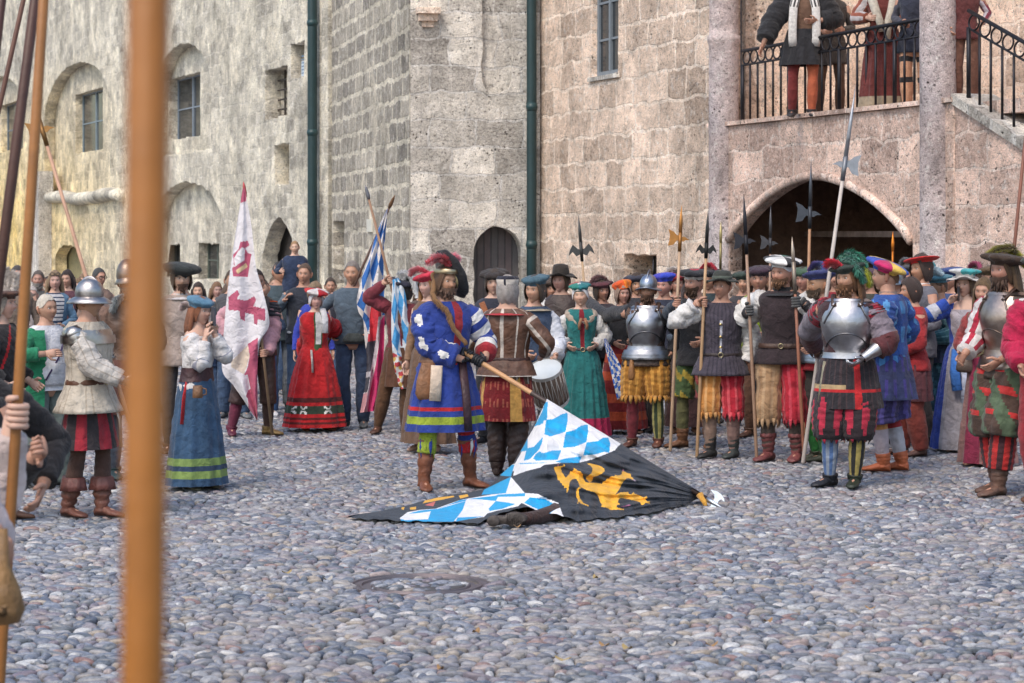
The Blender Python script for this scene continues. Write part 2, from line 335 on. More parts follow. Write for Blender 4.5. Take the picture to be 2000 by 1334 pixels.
def rect(F, x0, y0, x1, y1, back=0.):    # photo-pixel rectangle -> (u,z) rectangle
    u0, z1 = F.p(x0, y0, back); u1, _ = F.p(x1, y0, back); _, z0 = F.p((x0+x1)/2, y1, back); _, z1 = F.p((x0+x1)/2, y0, back)
    return u0, z0, u1, z1
def rpoly(r): u0, z0, u1, z1 = r; return [(u0, z0), (u1, z0), (u1, z1), (u0, z1)]
def archpoly(u0, u1, z0, zs, zt, pointed=False, n=12):
    c = (u0+u1)/2; w = (u1-u0)/2; pts = [(u0, z0), (u1, z0)]
    for k in range(n+1):
        t = k/n
        if pointed:
            x = c+w*(1-2*t); q = abs(x-c)/w; pts.append((x, zs+(zt-zs)*(1-q**1.75)**.85 if q < 1 else zs))
        else: pts.append((c+w*cos(pi*t), zs+(zt-zs)*sin(pi*t)))
    return pts
def fbox(mb, F, u0, z0, u1, z1, o0, o1, c):
    box(mb, (u0, -o1, z0), (u1, -o0, z1), c, lambda v: np.array([F.xyz(p[0], p[2], -p[1]) for p in v]))
FA = Facet(0, 51, 640, 92); FB = Facet(648, 92, 800, 115); FC = Facet(800, 115, 1044, 114)
FD = Facet(1044, 113, 1385, 137); FE = Facet(1385, 136.5, 1860, 170); FF = Facet(1855, 169.5, 2120, 188)
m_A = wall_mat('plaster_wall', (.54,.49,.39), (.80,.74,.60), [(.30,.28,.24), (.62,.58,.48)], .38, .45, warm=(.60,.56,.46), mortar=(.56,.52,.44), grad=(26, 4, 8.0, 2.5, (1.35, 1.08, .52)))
m_B = wall_mat('rubble_wall', (.48,.43,.34), (.62,.56,.46), [(.17,.155,.14), (.40,.36,.30)], 0.55, .3, bw=.92, bh=.38, mortar=(.58,.53,.43), streak=.15, msz=.05)
m_C = wall_mat('tower_wall', (.56,.53,.47), (.86,.82,.74), [(.24,.22,.20), (.84,.79,.71), (.62,.59,.53)], .72, .9, bw=.80, bh=.46, mortar=(.58,.56,.53), streak=.6)
m_D = wall_mat('ashlar_wall', (.56,.42,.33), (.74,.58,.48), [(.38,.285,.22), (.82,.64,.51), (.66,.53,.43)], .80, .75, bw=.70, bh=.42, warm=(.88,.66,.52), mortar=(.78,.65,.54), streak=.12, msz=.028)
m_E = wall_mat('arch_wall', (.50,.37,.31), (.68,.51,.43), [(.34,.235,.195), (.78,.57,.47), (.60,.46,.39)], .68, 1., bw=.95, bh=.42, warm=(.74,.54,.43), mortar=(.66,.53,.46), streak=.12)
m_P = wall_mat('column_stone', (.36,.31,.32), (.52,.46,.46), [(.4,.35,.35), (.5,.45,.45)], -.4, .75, streak=.1, warm=(.52,.42,.40))
M_FRAME = attr_mat('window_paint', .6, 0, .1, 40, .15)
def glass():
    m, ns, ls, b = mat('window_glass'); b.inputs['Base Color'].default_value = (.03, .035, .04, 1); b.inputs['Roughness'].default_value = .12
    tc = ns.new('ShaderNodeTexCoord'); n = N(ns, 'ShaderNodeTexNoise', i_Scale=1.5); ls.new(tc.outputs['Object'], n.inputs[0])
    bp = N(ns, 'ShaderNodeBump', i_Strength=.25, i_Distance=.05); ls.new(n.outputs[0], bp.inputs['Height']); ls.new(bp.outputs[0], b.inputs['Normal']); return m
M_GLASS = glass()
def window(F, r, parent, back, cols=2, rows=2, c=(.20,.24,.28), fw=.06, label=None):
    u0, z0, u1, z1 = r; mb = MB()
    for a in ((u0, z0, u0+fw, z1), (u1-fw, z0, u1, z1), (u0+fw, z0, u1-fw, z0+fw), (u0+fw, z1-fw, u1-fw, z1)): fbox(mb, F, *a, -back-.06, -back, c)
    for k in range(1, cols):
        x = u0+(u1-u0)*k/cols; fbox(mb, F, x-.035, z0+fw, x+.035, z1-fw, -back-.05, -back+.008, c)
    for k in range(1, rows):
        z = z0+(z1-z0)*k/rows
        for j in range(cols):
            xa = u0+(u1-u0)*j/cols+.036; xb = u0+(u1-u0)*(j+1)/cols-.036
            if j == 0: xa = u0+fw
            if j == cols-1: xb = u1-fw
            fbox(mb, F, xa, z-.018, xb, z+.018, -back-.045, -back-.01, c)
    w = mb.build('window', M_FRAME, parent, smooth=False)
    if label: w['label'] = label
    mb = MB(); fbox(mb, F, u0+.01, z0+.01, u1-.01, z1-.01, -back-.05, -back-.035, c); mb.build('pane', M_GLASS, w, smooth=False)
    return w
TOP = 15.
# left residence wing
resid = empty('castle_wing', (FA.P[0], FA.P[1], 0), 0, 'long rough plastered castle wing with arched niches and small deep windows receding at left', 'castle building')
resid.location = (0, 0, 0)
uA, _ = FA.p(-160, 400)
w1 = rect(FA, 147, 178, 201, 296); w2 = rect(FA, 340, 148, 391, 270)
o3 = rect(FA, 518, 133, 561, 230); o4 = rect(FA, 568, 83, 594, 152); o5 = rect(FA, 536, 282, 565, 360)
def ar(F, x0, x1, yb, ys, yt, **k):
    a, _ = F.p(x0, ys); b, _ = F.p(x1, ys); _, z0 = F.p((x0+x1)/2, yb); _, zs = F.p((x0+x1)/2, ys); _, zt = F.p((x0+x1)/2, yt); return archpoly(a, b, z0, zs, zt, **k)
n1 = ar(FA, 86, 215, 388, 225, 122); n2 = ar(FA, 300, 412, 300, 190, 85); n3 = ar(FA, 300, 432, 545, 440, 355)
n0 = ar(FA, -60, 45, 300, 230, 150); door = ar(FA, 512, 577, 640, 500, 425, pointed=True); d2 = ar(FA, 640-28+0, 640-3, 640, 470, 433)
low = ar(FA, 108, 160, 600, 505, 478)
out = [(uA, -.3), (FA.L+.02, -.3), (FA.L+.02, TOP), (uA, TOP)]
holes = [n0, n1, n2, n3, door, low]+[rpoly(o) for o in (o3, o4, o5)]
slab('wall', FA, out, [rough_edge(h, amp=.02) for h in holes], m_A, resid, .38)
bk = .38+.003
def niche(poly, wins, name='niche_wall', d=bk, th=.45, extra=.25):
    us = [p[0] for p in poly]; zs = [p[1] for p in poly]
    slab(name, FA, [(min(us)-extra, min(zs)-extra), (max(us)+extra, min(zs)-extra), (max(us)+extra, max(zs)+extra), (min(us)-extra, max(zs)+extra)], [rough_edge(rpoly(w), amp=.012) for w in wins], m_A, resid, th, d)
def shr(r, a): return (r[0]+a, r[1]+a, r[2]-a, r[3]-a)
def rb(x0, y0, x1, y1): return rect(FA, x0, y0, x1, y1, bk)
W0 = rb(2, 200, 45, 302); W1 = rb(147, 178, 201, 296); W2 = rb(330, 148, 391, 270); W3 = rb(388, 474, 428, 580); W4 = rb(300, 476, 352, 580)
niche(n0, [W0]); niche(n1, [W1]); niche(n2, [W2]); niche(n3, [W3, W4])
for r, cc, lb in ((W0, (.16,.20,.24), None), (W1, (.20,.26,.30), None), (W2, (.20,.24,.29), None), (W3, (.10,.12,.10), None), (W4, (.10,.10,.09), None)):
    window(FA, shr(r, -.02), resid, bk+.24, 2, 2 if r is not W3 else 3, tuple(np.array(cc)*1.2))
mb = MB(); 
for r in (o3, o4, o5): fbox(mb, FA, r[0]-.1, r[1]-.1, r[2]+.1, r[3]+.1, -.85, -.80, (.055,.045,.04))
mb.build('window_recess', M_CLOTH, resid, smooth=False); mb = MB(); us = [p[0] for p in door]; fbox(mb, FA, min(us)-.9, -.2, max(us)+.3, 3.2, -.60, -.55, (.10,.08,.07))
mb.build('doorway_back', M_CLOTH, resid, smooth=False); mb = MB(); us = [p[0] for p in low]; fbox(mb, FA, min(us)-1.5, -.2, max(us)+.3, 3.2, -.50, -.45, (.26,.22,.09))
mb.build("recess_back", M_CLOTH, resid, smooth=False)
for r in (o3, o4, o5):                    # deep reveals
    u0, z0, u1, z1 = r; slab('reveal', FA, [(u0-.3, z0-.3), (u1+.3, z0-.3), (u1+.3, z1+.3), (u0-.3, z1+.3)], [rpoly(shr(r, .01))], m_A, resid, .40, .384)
mb = MB(); u0, z0, u1, z1 = o3
for k in range(1, 4): fbox(mb, FA, u0+(u1-u0)*k/4-.02, z0, u0+(u1-u0)*k/4+.02, z1, -.36, -.33, (.09,.075,.07))
for k in range(1, 5): fbox(mb, FA, u0, z0+(z1-z0)*k/5-.02, u1, z0+(z1-z0)*k/5+.02, -.32, -.30, (.09,.075,.07))
mb.build('window_grille', M_IRON, resid, smooth=False)
mb = MB(); u0, z0, u1, z1 = o4; fbox(mb, FA, u0+(u1-u0)*.6, z0+.03, u1-.02, z0+(z1-z0)*.46, -.3, -.06, (.62,.70,.78))
for k in range(6): fbox(mb, FA, u0+(u1-u0)*.64, z0+.08+k*.075, u1-.05, z0+.105+k*.075, -.06, -.052, (.14,.25,.4))
mb.build('vent_unit', M_PAINT, resid, smooth=False)
# ledge and pier strip of the left niche
mb = MB(); a = FA.p(88, 388); b_ = FA.p(244, 382)
for k in range(14):
    t = k/13
pts = [FA.xyz(a[0]+(b_[0]-a[0])*t, a[1]+(b_[1]-a[1])*t+.05*sin(t*9), .02) for t in np.linspace(0, 1, 22)]
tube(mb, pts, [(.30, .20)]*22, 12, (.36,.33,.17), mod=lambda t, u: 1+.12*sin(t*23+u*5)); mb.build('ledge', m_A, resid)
a = FA.p(83, 300); b_ = FA.p(101, 300); mb = MB()
box(mb, (a[0], 0, -.2), (b_[0], .5, 4.2), (.3,.3,.32), lambda v: np.array([FA.xyz(p[0], p[2], p[1]-.05) for p in v])); mb.build('buttress', m_C, resid, smooth=False)

# tower with two faces
tower = empty('castle_tower', (0, 0, 0), 0, 'projecting pale stone castle tower with arched door between the two green drainpipes', 'castle tower')
d3 = rect(FB, 650, 432, 672, 700)
slab('rubble_face', FB, [(-.35, -.3), (FB.L, -.3), (FB.L, TOP), (-.35, TOP)], [rough_edge(rpoly((d3[0], -.2, d3[2], d3[3])), amp=.008)], m_B, tower, .6)
mb = MB(); fbox(mb, FB, d3[0]-.05, -.2, d3[2]+.05, d3[3]+.05, -.68, -.64, (.16,.13,.11)); mb.build('side_door', M_WOOD, tower, smooth=False)
ad = ar(FC, 924, 1021, 900, 497, 441); gro = ar(FC, 945, 999, -900, 165, 190)
gu0, _ = FC.p(942, 100); gu1, _ = FC.p(1000, 100); _, gz = FC.p(970, 185)
groove = [(gu0, TOP-.05), (gu0, gz+.25), (gu0+.06, gz+.1), ((gu0+gu1)/2, gz), (gu1-.06, gz+.1), (gu1, gz+.25), (gu1, TOP-.05)]
slab('front_face', FC, [(0.004, -.3), (FC.L+.1, -.3), (FC.L+.1, TOP), (0.004, TOP)], [rough_edge(ad, amp=.01), rough_edge(groove[::-1], amp=.008)], m_C, tower, .10)
slab('front_core', FC, [(.1, -.3), (FC.L-.02, -.3), (FC.L-.02, TOP), (.1, TOP)], [ad], m_C, tower, .3, .103)
mb = MB(); us = [p[0] for p in ad]; fbox(mb, FC, min(us)-.05, -.2, max(us)+.05, 2.5, -.50, -.43, (.085,.08,.085))
for k in range(7): fbox(mb, FC, min(us)+k*(max(us)-min(us))/7+.01, 0, min(us)+(k+1)*(max(us)-min(us))/7-.01, 2.3, -.427, -.41, (.095+.01*(k % 3),.088,.092))
mb.build('arched_door', M_WOOD, tower, smooth=False)
bz = FC.p(835, 30); mb = MB()
for k, (w, h0, h1, o) in enumerate(((.20, .02, .12, .20), (.16, -.1, .02, .13), (.10, -.2, -.1, .06))):
    fbox(mb, FC, bz[0]-w, bz[1]+h0, bz[0]+w, bz[1]+h1, -.02, o, (.30,.25,.21))
mb.build('corbel', m_D, tower, smooth=False)
nb = rect(FB, 719, 428, 727, 453); mb = MB(); fbox(mb, FB, nb[0], nb[1], nb[2]+.08, nb[3], .003, .03, (.72,.70,.62)); mb.build('notice_plate', M_PAINT, tower, smooth=False)
# great hall with arch, balcony and stair
hall = empty('castle_hall', (0, 0, 0), 0, 'pinkish stone castle hall with wide pointed archway, railed balcony and outer stair at right', 'castle building')
w5 = rect(FD, 1156, -70, 1207, 147); sw = rect(FD, 1218, 498, 1282, 545)
zf = 3.60
slab('ashlar_wall', FD, [(0, -.3), (FD.L-.01, -.3), (FD.L-.01, TOP), (0, TOP)], [rough_edge(rpoly(w5), amp=.008), rough_edge(rpoly(sw), amp=.012)], m_D, hall, .5)
window(FD, shr(w5, -.01), hall, .09, 2, 3, (.20,.235,.27), .09)
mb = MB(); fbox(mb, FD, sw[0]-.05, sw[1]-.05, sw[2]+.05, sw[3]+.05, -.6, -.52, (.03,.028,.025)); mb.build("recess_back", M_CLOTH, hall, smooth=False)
mb = MB(); fbox(mb, FD, w5[0]-.08, w5[1]-.07, w5[2]+.06, w5[1]-.003, -.2, .05, (.42,.42,.44)); mb.build('window_sill', m_C, hall, smooth=False)
u0, _ = FE.p(1425, 470); u1, _ = FE.p(1782, 470); _, za = FE.p(1610, 345)
arch = archpoly(u0, u1, -.2, 1.98, za, pointed=True, n=26)
slab('arch_wall', FE, [(.004, -.3), (FE.L+.02, -.3), (FE.L+.02, zf), (.004, zf)], [arch], m_E, hall, .2)
rim = [p for p in arch[2:]]; mb = MB()
tube(mb, [FE.xyz(u, z+.02, .02) for u, z in rim], [(.06, .05)]*len(rim), 8, (.45,.33,.27), ref=(0, 0, 1)); mb.build('arch_moulding', m_E, hall)
# dark passage behind the arch
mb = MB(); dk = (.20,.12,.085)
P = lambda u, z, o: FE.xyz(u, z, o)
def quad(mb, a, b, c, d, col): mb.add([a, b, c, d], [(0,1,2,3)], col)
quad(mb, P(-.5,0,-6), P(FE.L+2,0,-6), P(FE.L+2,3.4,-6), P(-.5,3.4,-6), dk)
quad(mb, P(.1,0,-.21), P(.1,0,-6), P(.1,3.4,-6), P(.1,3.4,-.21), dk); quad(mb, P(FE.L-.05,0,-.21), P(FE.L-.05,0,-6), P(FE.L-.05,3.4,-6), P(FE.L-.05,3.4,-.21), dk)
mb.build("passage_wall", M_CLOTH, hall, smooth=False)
mb = MB(); a = FE.p(1455, 457, 1.5); b_ = FE.p(1772, 440, 1.5); fbox(mb, FE, a[0], a[1]-.04, b_[0]+.3, a[1]+.04, -1.55, -1.45, (.30,.22,.19)); mb.build("tie_beam", M_CLOTH, hall, smooth=False)
mb = MB(); box(mb, (-.3, -.0, zf-.16), (FE.L+3, 6.2, zf-.004), (.4,.33,.3), lambda v: np.array([FE.xyz(p[0], p[2], -.21-p[1]) for p in v])); mb.build('balcony_floor', m_E, hall, smooth=False)
mb = MB(); fbox(mb, FE, .02, zf+.003, FE.L+.05, zf+.06, -.5, .05, (.5,.4,.37)); mb.build('coping', m_E, hall, smooth=False)
slab('loggia_wall', FE, [(-.3, zf-.1), (FE.L+5, zf-.1), (FE.L+5, TOP), (-.3, TOP)], [], m_D, hall, .4, 3.0)
cs = FE.p(1420, 160, 3.0); mb = MB()
fbox(mb, FE, .02, zf, .16, TOP, -2.99, -.5, (.4,.35,.33)); mb.build('loggia_side', m_D, hall, smooth=False)
a = FE.p(1455, 100, 2.95); mb = MB(); fbox(mb, FE, a[0]-.25, zf+.2, a[0]+.35, zf+2.6, -2.99, -2.93, (.14,.15,.18)); fbox(mb, FE, a[0]+.0, zf+.2, a[0]+.10, zf+2.6, -2.93, -2.90, (.6,.6,.62)); mb.build('loggia_window', M_FRAME, hall, smooth=False)
for px in (1411, 1829):                   # round pillars
    u, _ = FE.p(px, 100); c0 = FE.xyz(u, 0, -.02); mb = MB(); r = .212
    K = [(0,0,-.2,r*1.03,r*1.03)]+[(0,0,z,r,r) for z in np.linspace(.0, 4.75, 26)]+[(0,0,4.80,r*1.09,r*1.09),(0,0,4.87,r*1.09,r*1.09),(0,0,4.9,r*.97,r*.97)]+[(0,0,z,r*.97,r*.97) for z in np.linspace(5., 9, 14)]
    if px > 1500: K = [k for k in K if not 4.76 < k[2] < 4.95]
    V0 = len(mb.v); rings(mb, K, 40, (.4,.36,.36), wr=.006, wph=px)
    o = mb.build('pillar', m_P, hall); o.location = (c0[0], c0[1], 0)
DKI = (.035,.035,.042)
def railing(F, ua, ub, za, zb, n, parent, off, h=1.0):
    """wrought iron railing between two points, sloping from za to zb, with a frieze of circles"""
    mb = MB(); Z = lambda u: za+(zb-za)*(u-ua)/(ub-ua)
    for hh, r in ((h, .024), (h-.2, .014)):
        tube(mb, [F.xyz(u, Z(u)+hh, off) for u in np.linspace(ua, ub, 6)], r, 8, DKI)
    root = mb.build('railing', M_IRON, parent)
    for k in range(n+1):
        u = ua+(ub-ua)*k/n; mb = MB(); tube(mb, [F.xyz(u, Z(u)+.0, off), F.xyz(u, Z(u)+h-.19, off)], .016 if k % 6 else .026, 8, DKI); mb.build('baluster', M_IRON, root)
    mb = MB(); m2 = int(n*1.0)
    for k in range(m2):
        u = ua+(ub-ua)*(k+.5)/m2; rr = .088; ph = np.linspace(0, 2*pi, 18); ww = (ub-ua)/m2*.47
        tube(mb, [F.xyz(u+cos(p)*ww, Z(u)+h-.10+sin(p)*rr, off) for p in ph], .012, 6, DKI, cap=False)
    o = mb.build('circle_frieze', M_IRON, root); return root
u0, _ = FE.p(1443, 200); u1, _ = FE.p(1797, 200); railing(FE, u0, u1, zf+.06, zf+.06, 21, hall, -.06, .97)
# stair on the right
us0 = .05; zt = zf; u2, z2 = FF.p(2000, 292); sl = (z2-zt)/(u2-us0)
Z = lambda u: zt+sl*(u-us0)
slab('stair_wall', FF, [(0, -.3), (FF.L, -.3), (FF.L, Z(FF.L)), (.12, zt), (0, zt)], [], m_E, hall, .5, .01)
mb = MB(); box(mb, (0, 0, 0), (FF.L, .56, .12), (.55,.58,.62), lambda v: np.array([FF.xyz(p[0]+.1, Z(p[0]+.1)+p[2]+.003, .04-p[1]) for p in v])); mb.build('stair_coping', m_C, hall, smooth=False)
railing(FF, .25, FF.L-.1, Z(.25)+.12, Z(FF.L-.1)+.12, 10, hall, -.1, 1.0)
slab('stair_back_wall', FF, [(-.5, -.3), (FF.L+4, -.3), (FF.L+4, TOP), (-.5, TOP)], [], m_E, hall, .4, 2.4)
# drainpipes
def pipe(F, px, r, top, parent, out):
    u, _ = F.p(px, 300); mb = MB(); tube(mb, [F.xyz(u, z, out) for z in (0.05, 2, 6, top)], r, 16, (.012,.040,.046))
    for z in np.arange(1.9, top, 2.35):
        tube(mb, [F.xyz(u, z-.07, out), F.xyz(u, z, out), F.xyz(u, z+.005, out), F.xyz(u, z+.07, out)], [r*1.02, r*1.18, r*1.18, r*1.02], 16, (.016,.052,.058))
    mb.build('drainpipe', M_PAINT, parent)
pipe(FA, 624, .105, TOP, resid, .16); pipe(FC, 1036, .085, TOP, tower, .12)
# ---------------- people ----------------
def ik(a, b, l1, l2, hint):
    a = np.array(a, float); b = np.array(b, float); d = b-a; L = np.linalg.norm(d)+1e-9
    if L > (l1+l2)*.995:
        k = L/((l1+l2)*.995); l1 *= k; l2 *= k
    L2 = max(L, abs(l1-l2)+.01); x = (l1*l1-l2*l2+L2*L2)/(2*L2); h = sqrt(max(l1*l1-x*x, 0)); e = d/L
    q = np.array(hint, float); q = q-e*q.dot(e); q /= np.linalg.norm(q)+1e-9
    return a+e*x+q*h
def face_profile(beard=None):
    pass
def head_mesh(mb, c0, k, skin, yaw, pitch, T, age=0, brow=(.09,.06,.04), mouth=0., fem=False, tilt=0.):
    """one closed head with features, front = -y"""
    vn, vw, vb, vc = random.uniform(.75, 1.4), random.uniform(.92, 1.07), random.uniform(.6, 1.5), random.uniform(.5, 1.5)
    n, m = 44, 36; a = np.arange(n)/n*2*pi; V = np.zeros((m, n, 3)); ph = np.linspace(.02, pi-.02, m)
    for i, p in enumerate(ph):
        x = np.sin(p)*np.sin(a); y = -np.sin(p)*np.cos(a); z = np.full(n, np.cos(p))
        V[i] = np.stack([x, y, z], 1)
    D = V.reshape(-1, 3); x, y, z = D[:, 0], D[:, 1], D[:, 2]; fr = np.clip(-y, 0, 1)
    rx = np.where(z > 0, .077, .077-.017*np.clip(-z-.1, 0, 1)**1.0*1.5); rx = rx-np.where(z < -.45, .010*(-z-.45)*2, 0)
    X = x*rx*vw; Y = np.where(y < 0, y*.090, y*.100); Z = z*.118
    Y = np.where((z < -.25) & (y > 0), Y*(1-.30*np.clip(-z-.25, 0, 1)), Y)        # nape
    g = lambda cx, cz, sx, sz: np.exp(-((x-cx)/sx)**2-((z-cz)/sz)**2)*(fr > 0)
    d = 0
    nose = np.exp(-(x/.10)**2)*np.clip(1-np.abs(z+.20)/.32, 0, 1)**.8*np.where(z > -.20, np.clip((.22-z)/.42, 0, 1)**.9, np.clip((z+.36)/.16, 0, 1))
    Y = Y-.030*vn*nose*(fr > 0)
    Y = Y-.006*g(0, -.30, .17, .06)
    Y = Y+.011*(g(-.36, .05, .18, .10)+g(.36, .05, .18, .10))                     # eye sockets
    Y = Y-.008*vb*(g(-.34, .22, .26, .08)+g(.34, .22, .26, .08))                     # brow
    Y = Y-.007*vc*(g(-.42, -.2, .2, .2)+g(.42, -.2, .2, .2))                         # cheek
    Y = Y-.007*g(0, -.49, .22, .055)-.007*g(0, -.60, .20, .05)+.004*g(0, -.545, .25, .022) # lips
    Y = Y-.016*g(0, -.83, .30, .16)+.006*g(0, -.68, .25, .05)                     # chin
    X = X*(1-(.05 if fem else 0)*np.clip(-z, 0, 1))
    P = np.stack([X, Y, Z], 1)
    col = np.tile(np.array(skin), (len(P), 1)); bm = np.array(brow)
    def blend(w, cc): 
        nonlocal col; w = np.clip(w, 0, 1)[:, None]; col = col*(1-w)+np.array(cc)*w
    if not fem: blend(.28*np.clip((-z-.30)*2.2, 0, 1)*(fr > .15), np.array(skin)*np.array([.55, .55, .58]))
    blend(.30*(np.exp(-((np.abs(x)-.30-.25*(-z-.28))/.035)**2)*(z < -.22)*(z > -.62)*(fr > 0)), np.array(skin)*.5)
    blend(.38*(g(-.42, -.22, .22, .18)+g(.42, -.22, .22, .18)+g(0, -.28, .12, .12)), np.array(skin)*np.array([1.05, .72, .66]))
    blend(.85*g(0, -.545, .24, .065), np.array([.36, .13, .11]) if not fem else np.array([.42, .10, .10]))
    blend(.95*g(0, -.545, .20, .018), (.10, .03, .03))
    blend(.65*(g(-.36, .08, .20, .10)+g(.36, .06, .17, .09)), np.array(skin)*.45)
    blend(.95*(g(-.36, .235+0*x, .20, .038)+g(.36, .235, .20, .038)), bm)
    F = grid_faces(n, m); fc = [col[[q[0], q[1], q[2], q[3]]].mean(0) for q in F]
    F.append(tuple(range(n))[::-1]); F.append(tuple(range((m-1)*n, m*n))); fc += [fc[0], fc[-1]]
    cy, sy, cp, sp, ct, st = cos(yaw), sin(yaw), cos(pitch), sin(pitch), cos(tilt), sin(tilt)
    def H(v):
        v = np.asarray(v, float)*k; X, Y, Z = v[..., 0], v[..., 1], v[..., 2]
        Y, Z = Y*cp+Z*sp, -Y*sp*1.0+Z*cp
        X, Z = X*ct+Z*st, -X*st+Z*ct
        X, Y = X*cy-Y*sy, X*sy+Y*cy
        return T(np.stack([X+c0[0], Y+c0[1], Z+c0[2]], -1))
    if mb is not None:
        mb.add(H(P), F, fc)
        for s in (-1, 1):
            for r, yy, cc in ((.0130, -.0700, (.66,.62,.58)), (.0070, -.0775, (.03,.02,.018))):   # eyeball, iris
                nn = 10; q = []
                for i in range(6):
                    for j in range(nn):
                        pa = pi*i/5; q.append((s*.0275+r*sin(pa)*cos(2*pi*j/nn), yy+r*sin(pa)*sin(2*pi*j/nn)*.8, .007+r*cos(pa)*.62))
                mb.add(H(np.array(q)), grid_faces(nn, 6), cc)
            q = []                                                              # ear
            tube_mb = MB(); tube(tube_mb, [(s*.072, .012, -.035), (s*.080, .010, -.022), (s*.084, .016, .0), (s*.083, .020, .018), (s*.074, .016, .028)], [(.006,.010),(.007,.014),(.008,.018),(.008,.017),(.004,.008)], 8, tuple(np.array(skin)*np.array([1.0,.85,.8])), ref=(1, 0, 0))
            mb.add(H(np.concatenate(tube_mb.v)), tube_mb.f, tube_mb.c)
    return H
def shell(mb, H, col, r=1.08, top=1., low=lambda u: .1, n=28, m=14, lump=.05, ph=0., sc=(1, 1, 1), off=(0, 0, 0)):
    """hair or coif over the head from the crown down to low(u): u 0 = face, .5 = nape"""
    V = []; F = grid_faces(n, m)
    for i in range(m):
        for j in range(n):
            u = j/n; a = u*2*pi; zl = low(u); p = (acos_(zl))*(i/(m-1)); x = sin(p)*sin(a); y = -sin(p)*cos(a); z = cos(p)
            if zl < -1: z = 1+(zl-1)*(i/(m-1)) if i > m/2 else z
            rr = r*(1+lump*(sin(a*7+ph+z*5)+sin(a*13+2*ph-z*9)*.6)*.5)
            V.append((x*.078*rr*sc[0]+off[0], (y*(.092 if y < 0 else .102))*rr*sc[1]+off[1], z*.120*rr*sc[2]+off[2]))
    cs = [callc(col, (j+.5)/n, (i+.5)/(m-1)) for i in range(m-1) for j in range(n)]
    mb.add(H(np.array(V)), F, cs)
def acos_(x): return math.acos(max(-1, min(1, x)))
def strands(mb, H, col, rows, r=.012, n=7):
    for pts in rows:
        rr = [r*.9, r, r, r*.7, r*.25][:len(pts)] if len(pts) <= 5 else [r]*(len(pts)-1)+[r*.3]
        tube(mb, H(np.array(pts)), rr, n, col)
def relaxed_hand(mb, w, d, side, col, k=1., curl=.5, nrm=None):
    """palm + five fingers from wrist w along d; nrm = palm normal (towards which the fingers curl)"""
    w = np.array(w, float); d = np.array(d, float); d /= np.linalg.norm(d)+1e-9
    nrm = np.array(nrm if nrm is not None else (-side, -.4, 0), float); nrm -= d*nrm.dot(d); nrm /= np.linalg.norm(nrm)+1e-9
    a = np.cross(d, nrm); 
    if a.dot(np.array([0, -1, .2])) < 0: a = -a                                  # thumb side points forward
    tube(mb, [w-d*.02*k, w+d*.02*k, w+d*.06*k, w+d*.092*k], [(.026*k,.020*k),(.034*k,.017*k),(.041*k,.015*k),(.038*k,.012*k)], 10, col, ref=a)
    L = (.070, .078, .072, .056)
    for i in range(4):
        b = w+d*.085*k+a*(.029-.0195*i)*k; ln = L[i]*k; c1 = curl*(.8+.12*i); pts = [b-d*.012*k]; dd = d.copy(); ang = 0
        for j, fr_ in enumerate((.42, .33, .25)):
            ang += c1*(.7 if j == 0 else 1.); q = d*cos(ang)+nrm*sin(ang); b = b+q*ln*fr_; pts.append(b)
        tube(mb, pts, [.0098*k, .0092*k, .0085*k, .006*k], 8, col)
    b = w+d*.025*k+a*.028*k; t1 = d*.6+a*.75+nrm*.35; t1 /= np.linalg.norm(t1); b1 = b+t1*.038*k; t2 = d*.9+a*.15+nrm*.5; t2 /= np.linalg.norm(t2)
    tube(mb, [b-t1*.012*k, b, b1, b1+t2*.03*k, b1+t2*.042*k], [.012*k, .0135*k, .0115*k, .0095*k, .006*k], 8, col)
def grip_hand(mb, c, ax, w, r, col, k=1.):
    """fist around a shaft: centre c, axis ax, shaft radius r, wrist at w; fingers wrap round the shaft"""
    c = np.array(c, float); ax = np.array(ax, float); ax /= np.linalg.norm(ax); w = np.array(w, float)
    o = w-c; o -= ax*o.dot(ax); o /= np.linalg.norm(o)+1e-9; s = np.cross(ax, o)
    R = r+.0105*k
    # palm: from the wrist to the side of the shaft
    pc = c+o*(R+.012*k)
    tube(mb, [w, w*.5+(pc+o*.035*k)*.5, pc+o*.02*k, pc-s*.028*k+o*.0*k], [(.026*k,.022*k),(.036*k,.021*k),(.043*k,.017*k),(.041*k,.012*k)], 10, col, ref=ax)
    for i in range(4):
        h = ax*(.031-.0205*i)*k; ln = (.95, 1.05, 1., .85)[i]; pts = []
        for j in range(8):
            a = radians(-62-(j/7)*235*ln); pts.append(c+h+(o*cos(a)+s*sin(a))*(R*(1.12 if j == 2 or j == 5 else 1.))+ (o*.010*k if j == 0 else 0))
        tube(mb, pts, [.0115*k, .0115*k, .0118*k, .010*k, .010*k, .0102*k, .009*k, .006*k], 8, col)
    pts = []
    for j in range(5):
        a = radians(28+j*36); pts.append(c+ax*(.046+.004*j)*k+(o*cos(a)+s*sin(a))*(R+.001))
    tube(mb, [w*.45+pts[0]*.55]+pts, [.016*k, .0145*k, .0125*k, .0115*k, .010*k, .006*k], 8, col)
SKIN = (.52, .30, .215); SKIN2 = (.46, .25, .175); SKIN3 = (.60, .38, .29)
POLES = {}
def pole_at(name, py):
    A, B, r = POLES[name]; f = lambda t: A+(B-A)*t
    lo, hi = 0., 1.
    for _ in range(40):
        t = (lo+hi)/2; q = f(t); y = HY+(HC-q[2])*FP/q[1]
        if y < py: lo = t                                                        # A is the top end
        else: hi = t
    return f(t), (A-B)/np.linalg.norm(A-B), r
class Ctx: pass
NP = 0
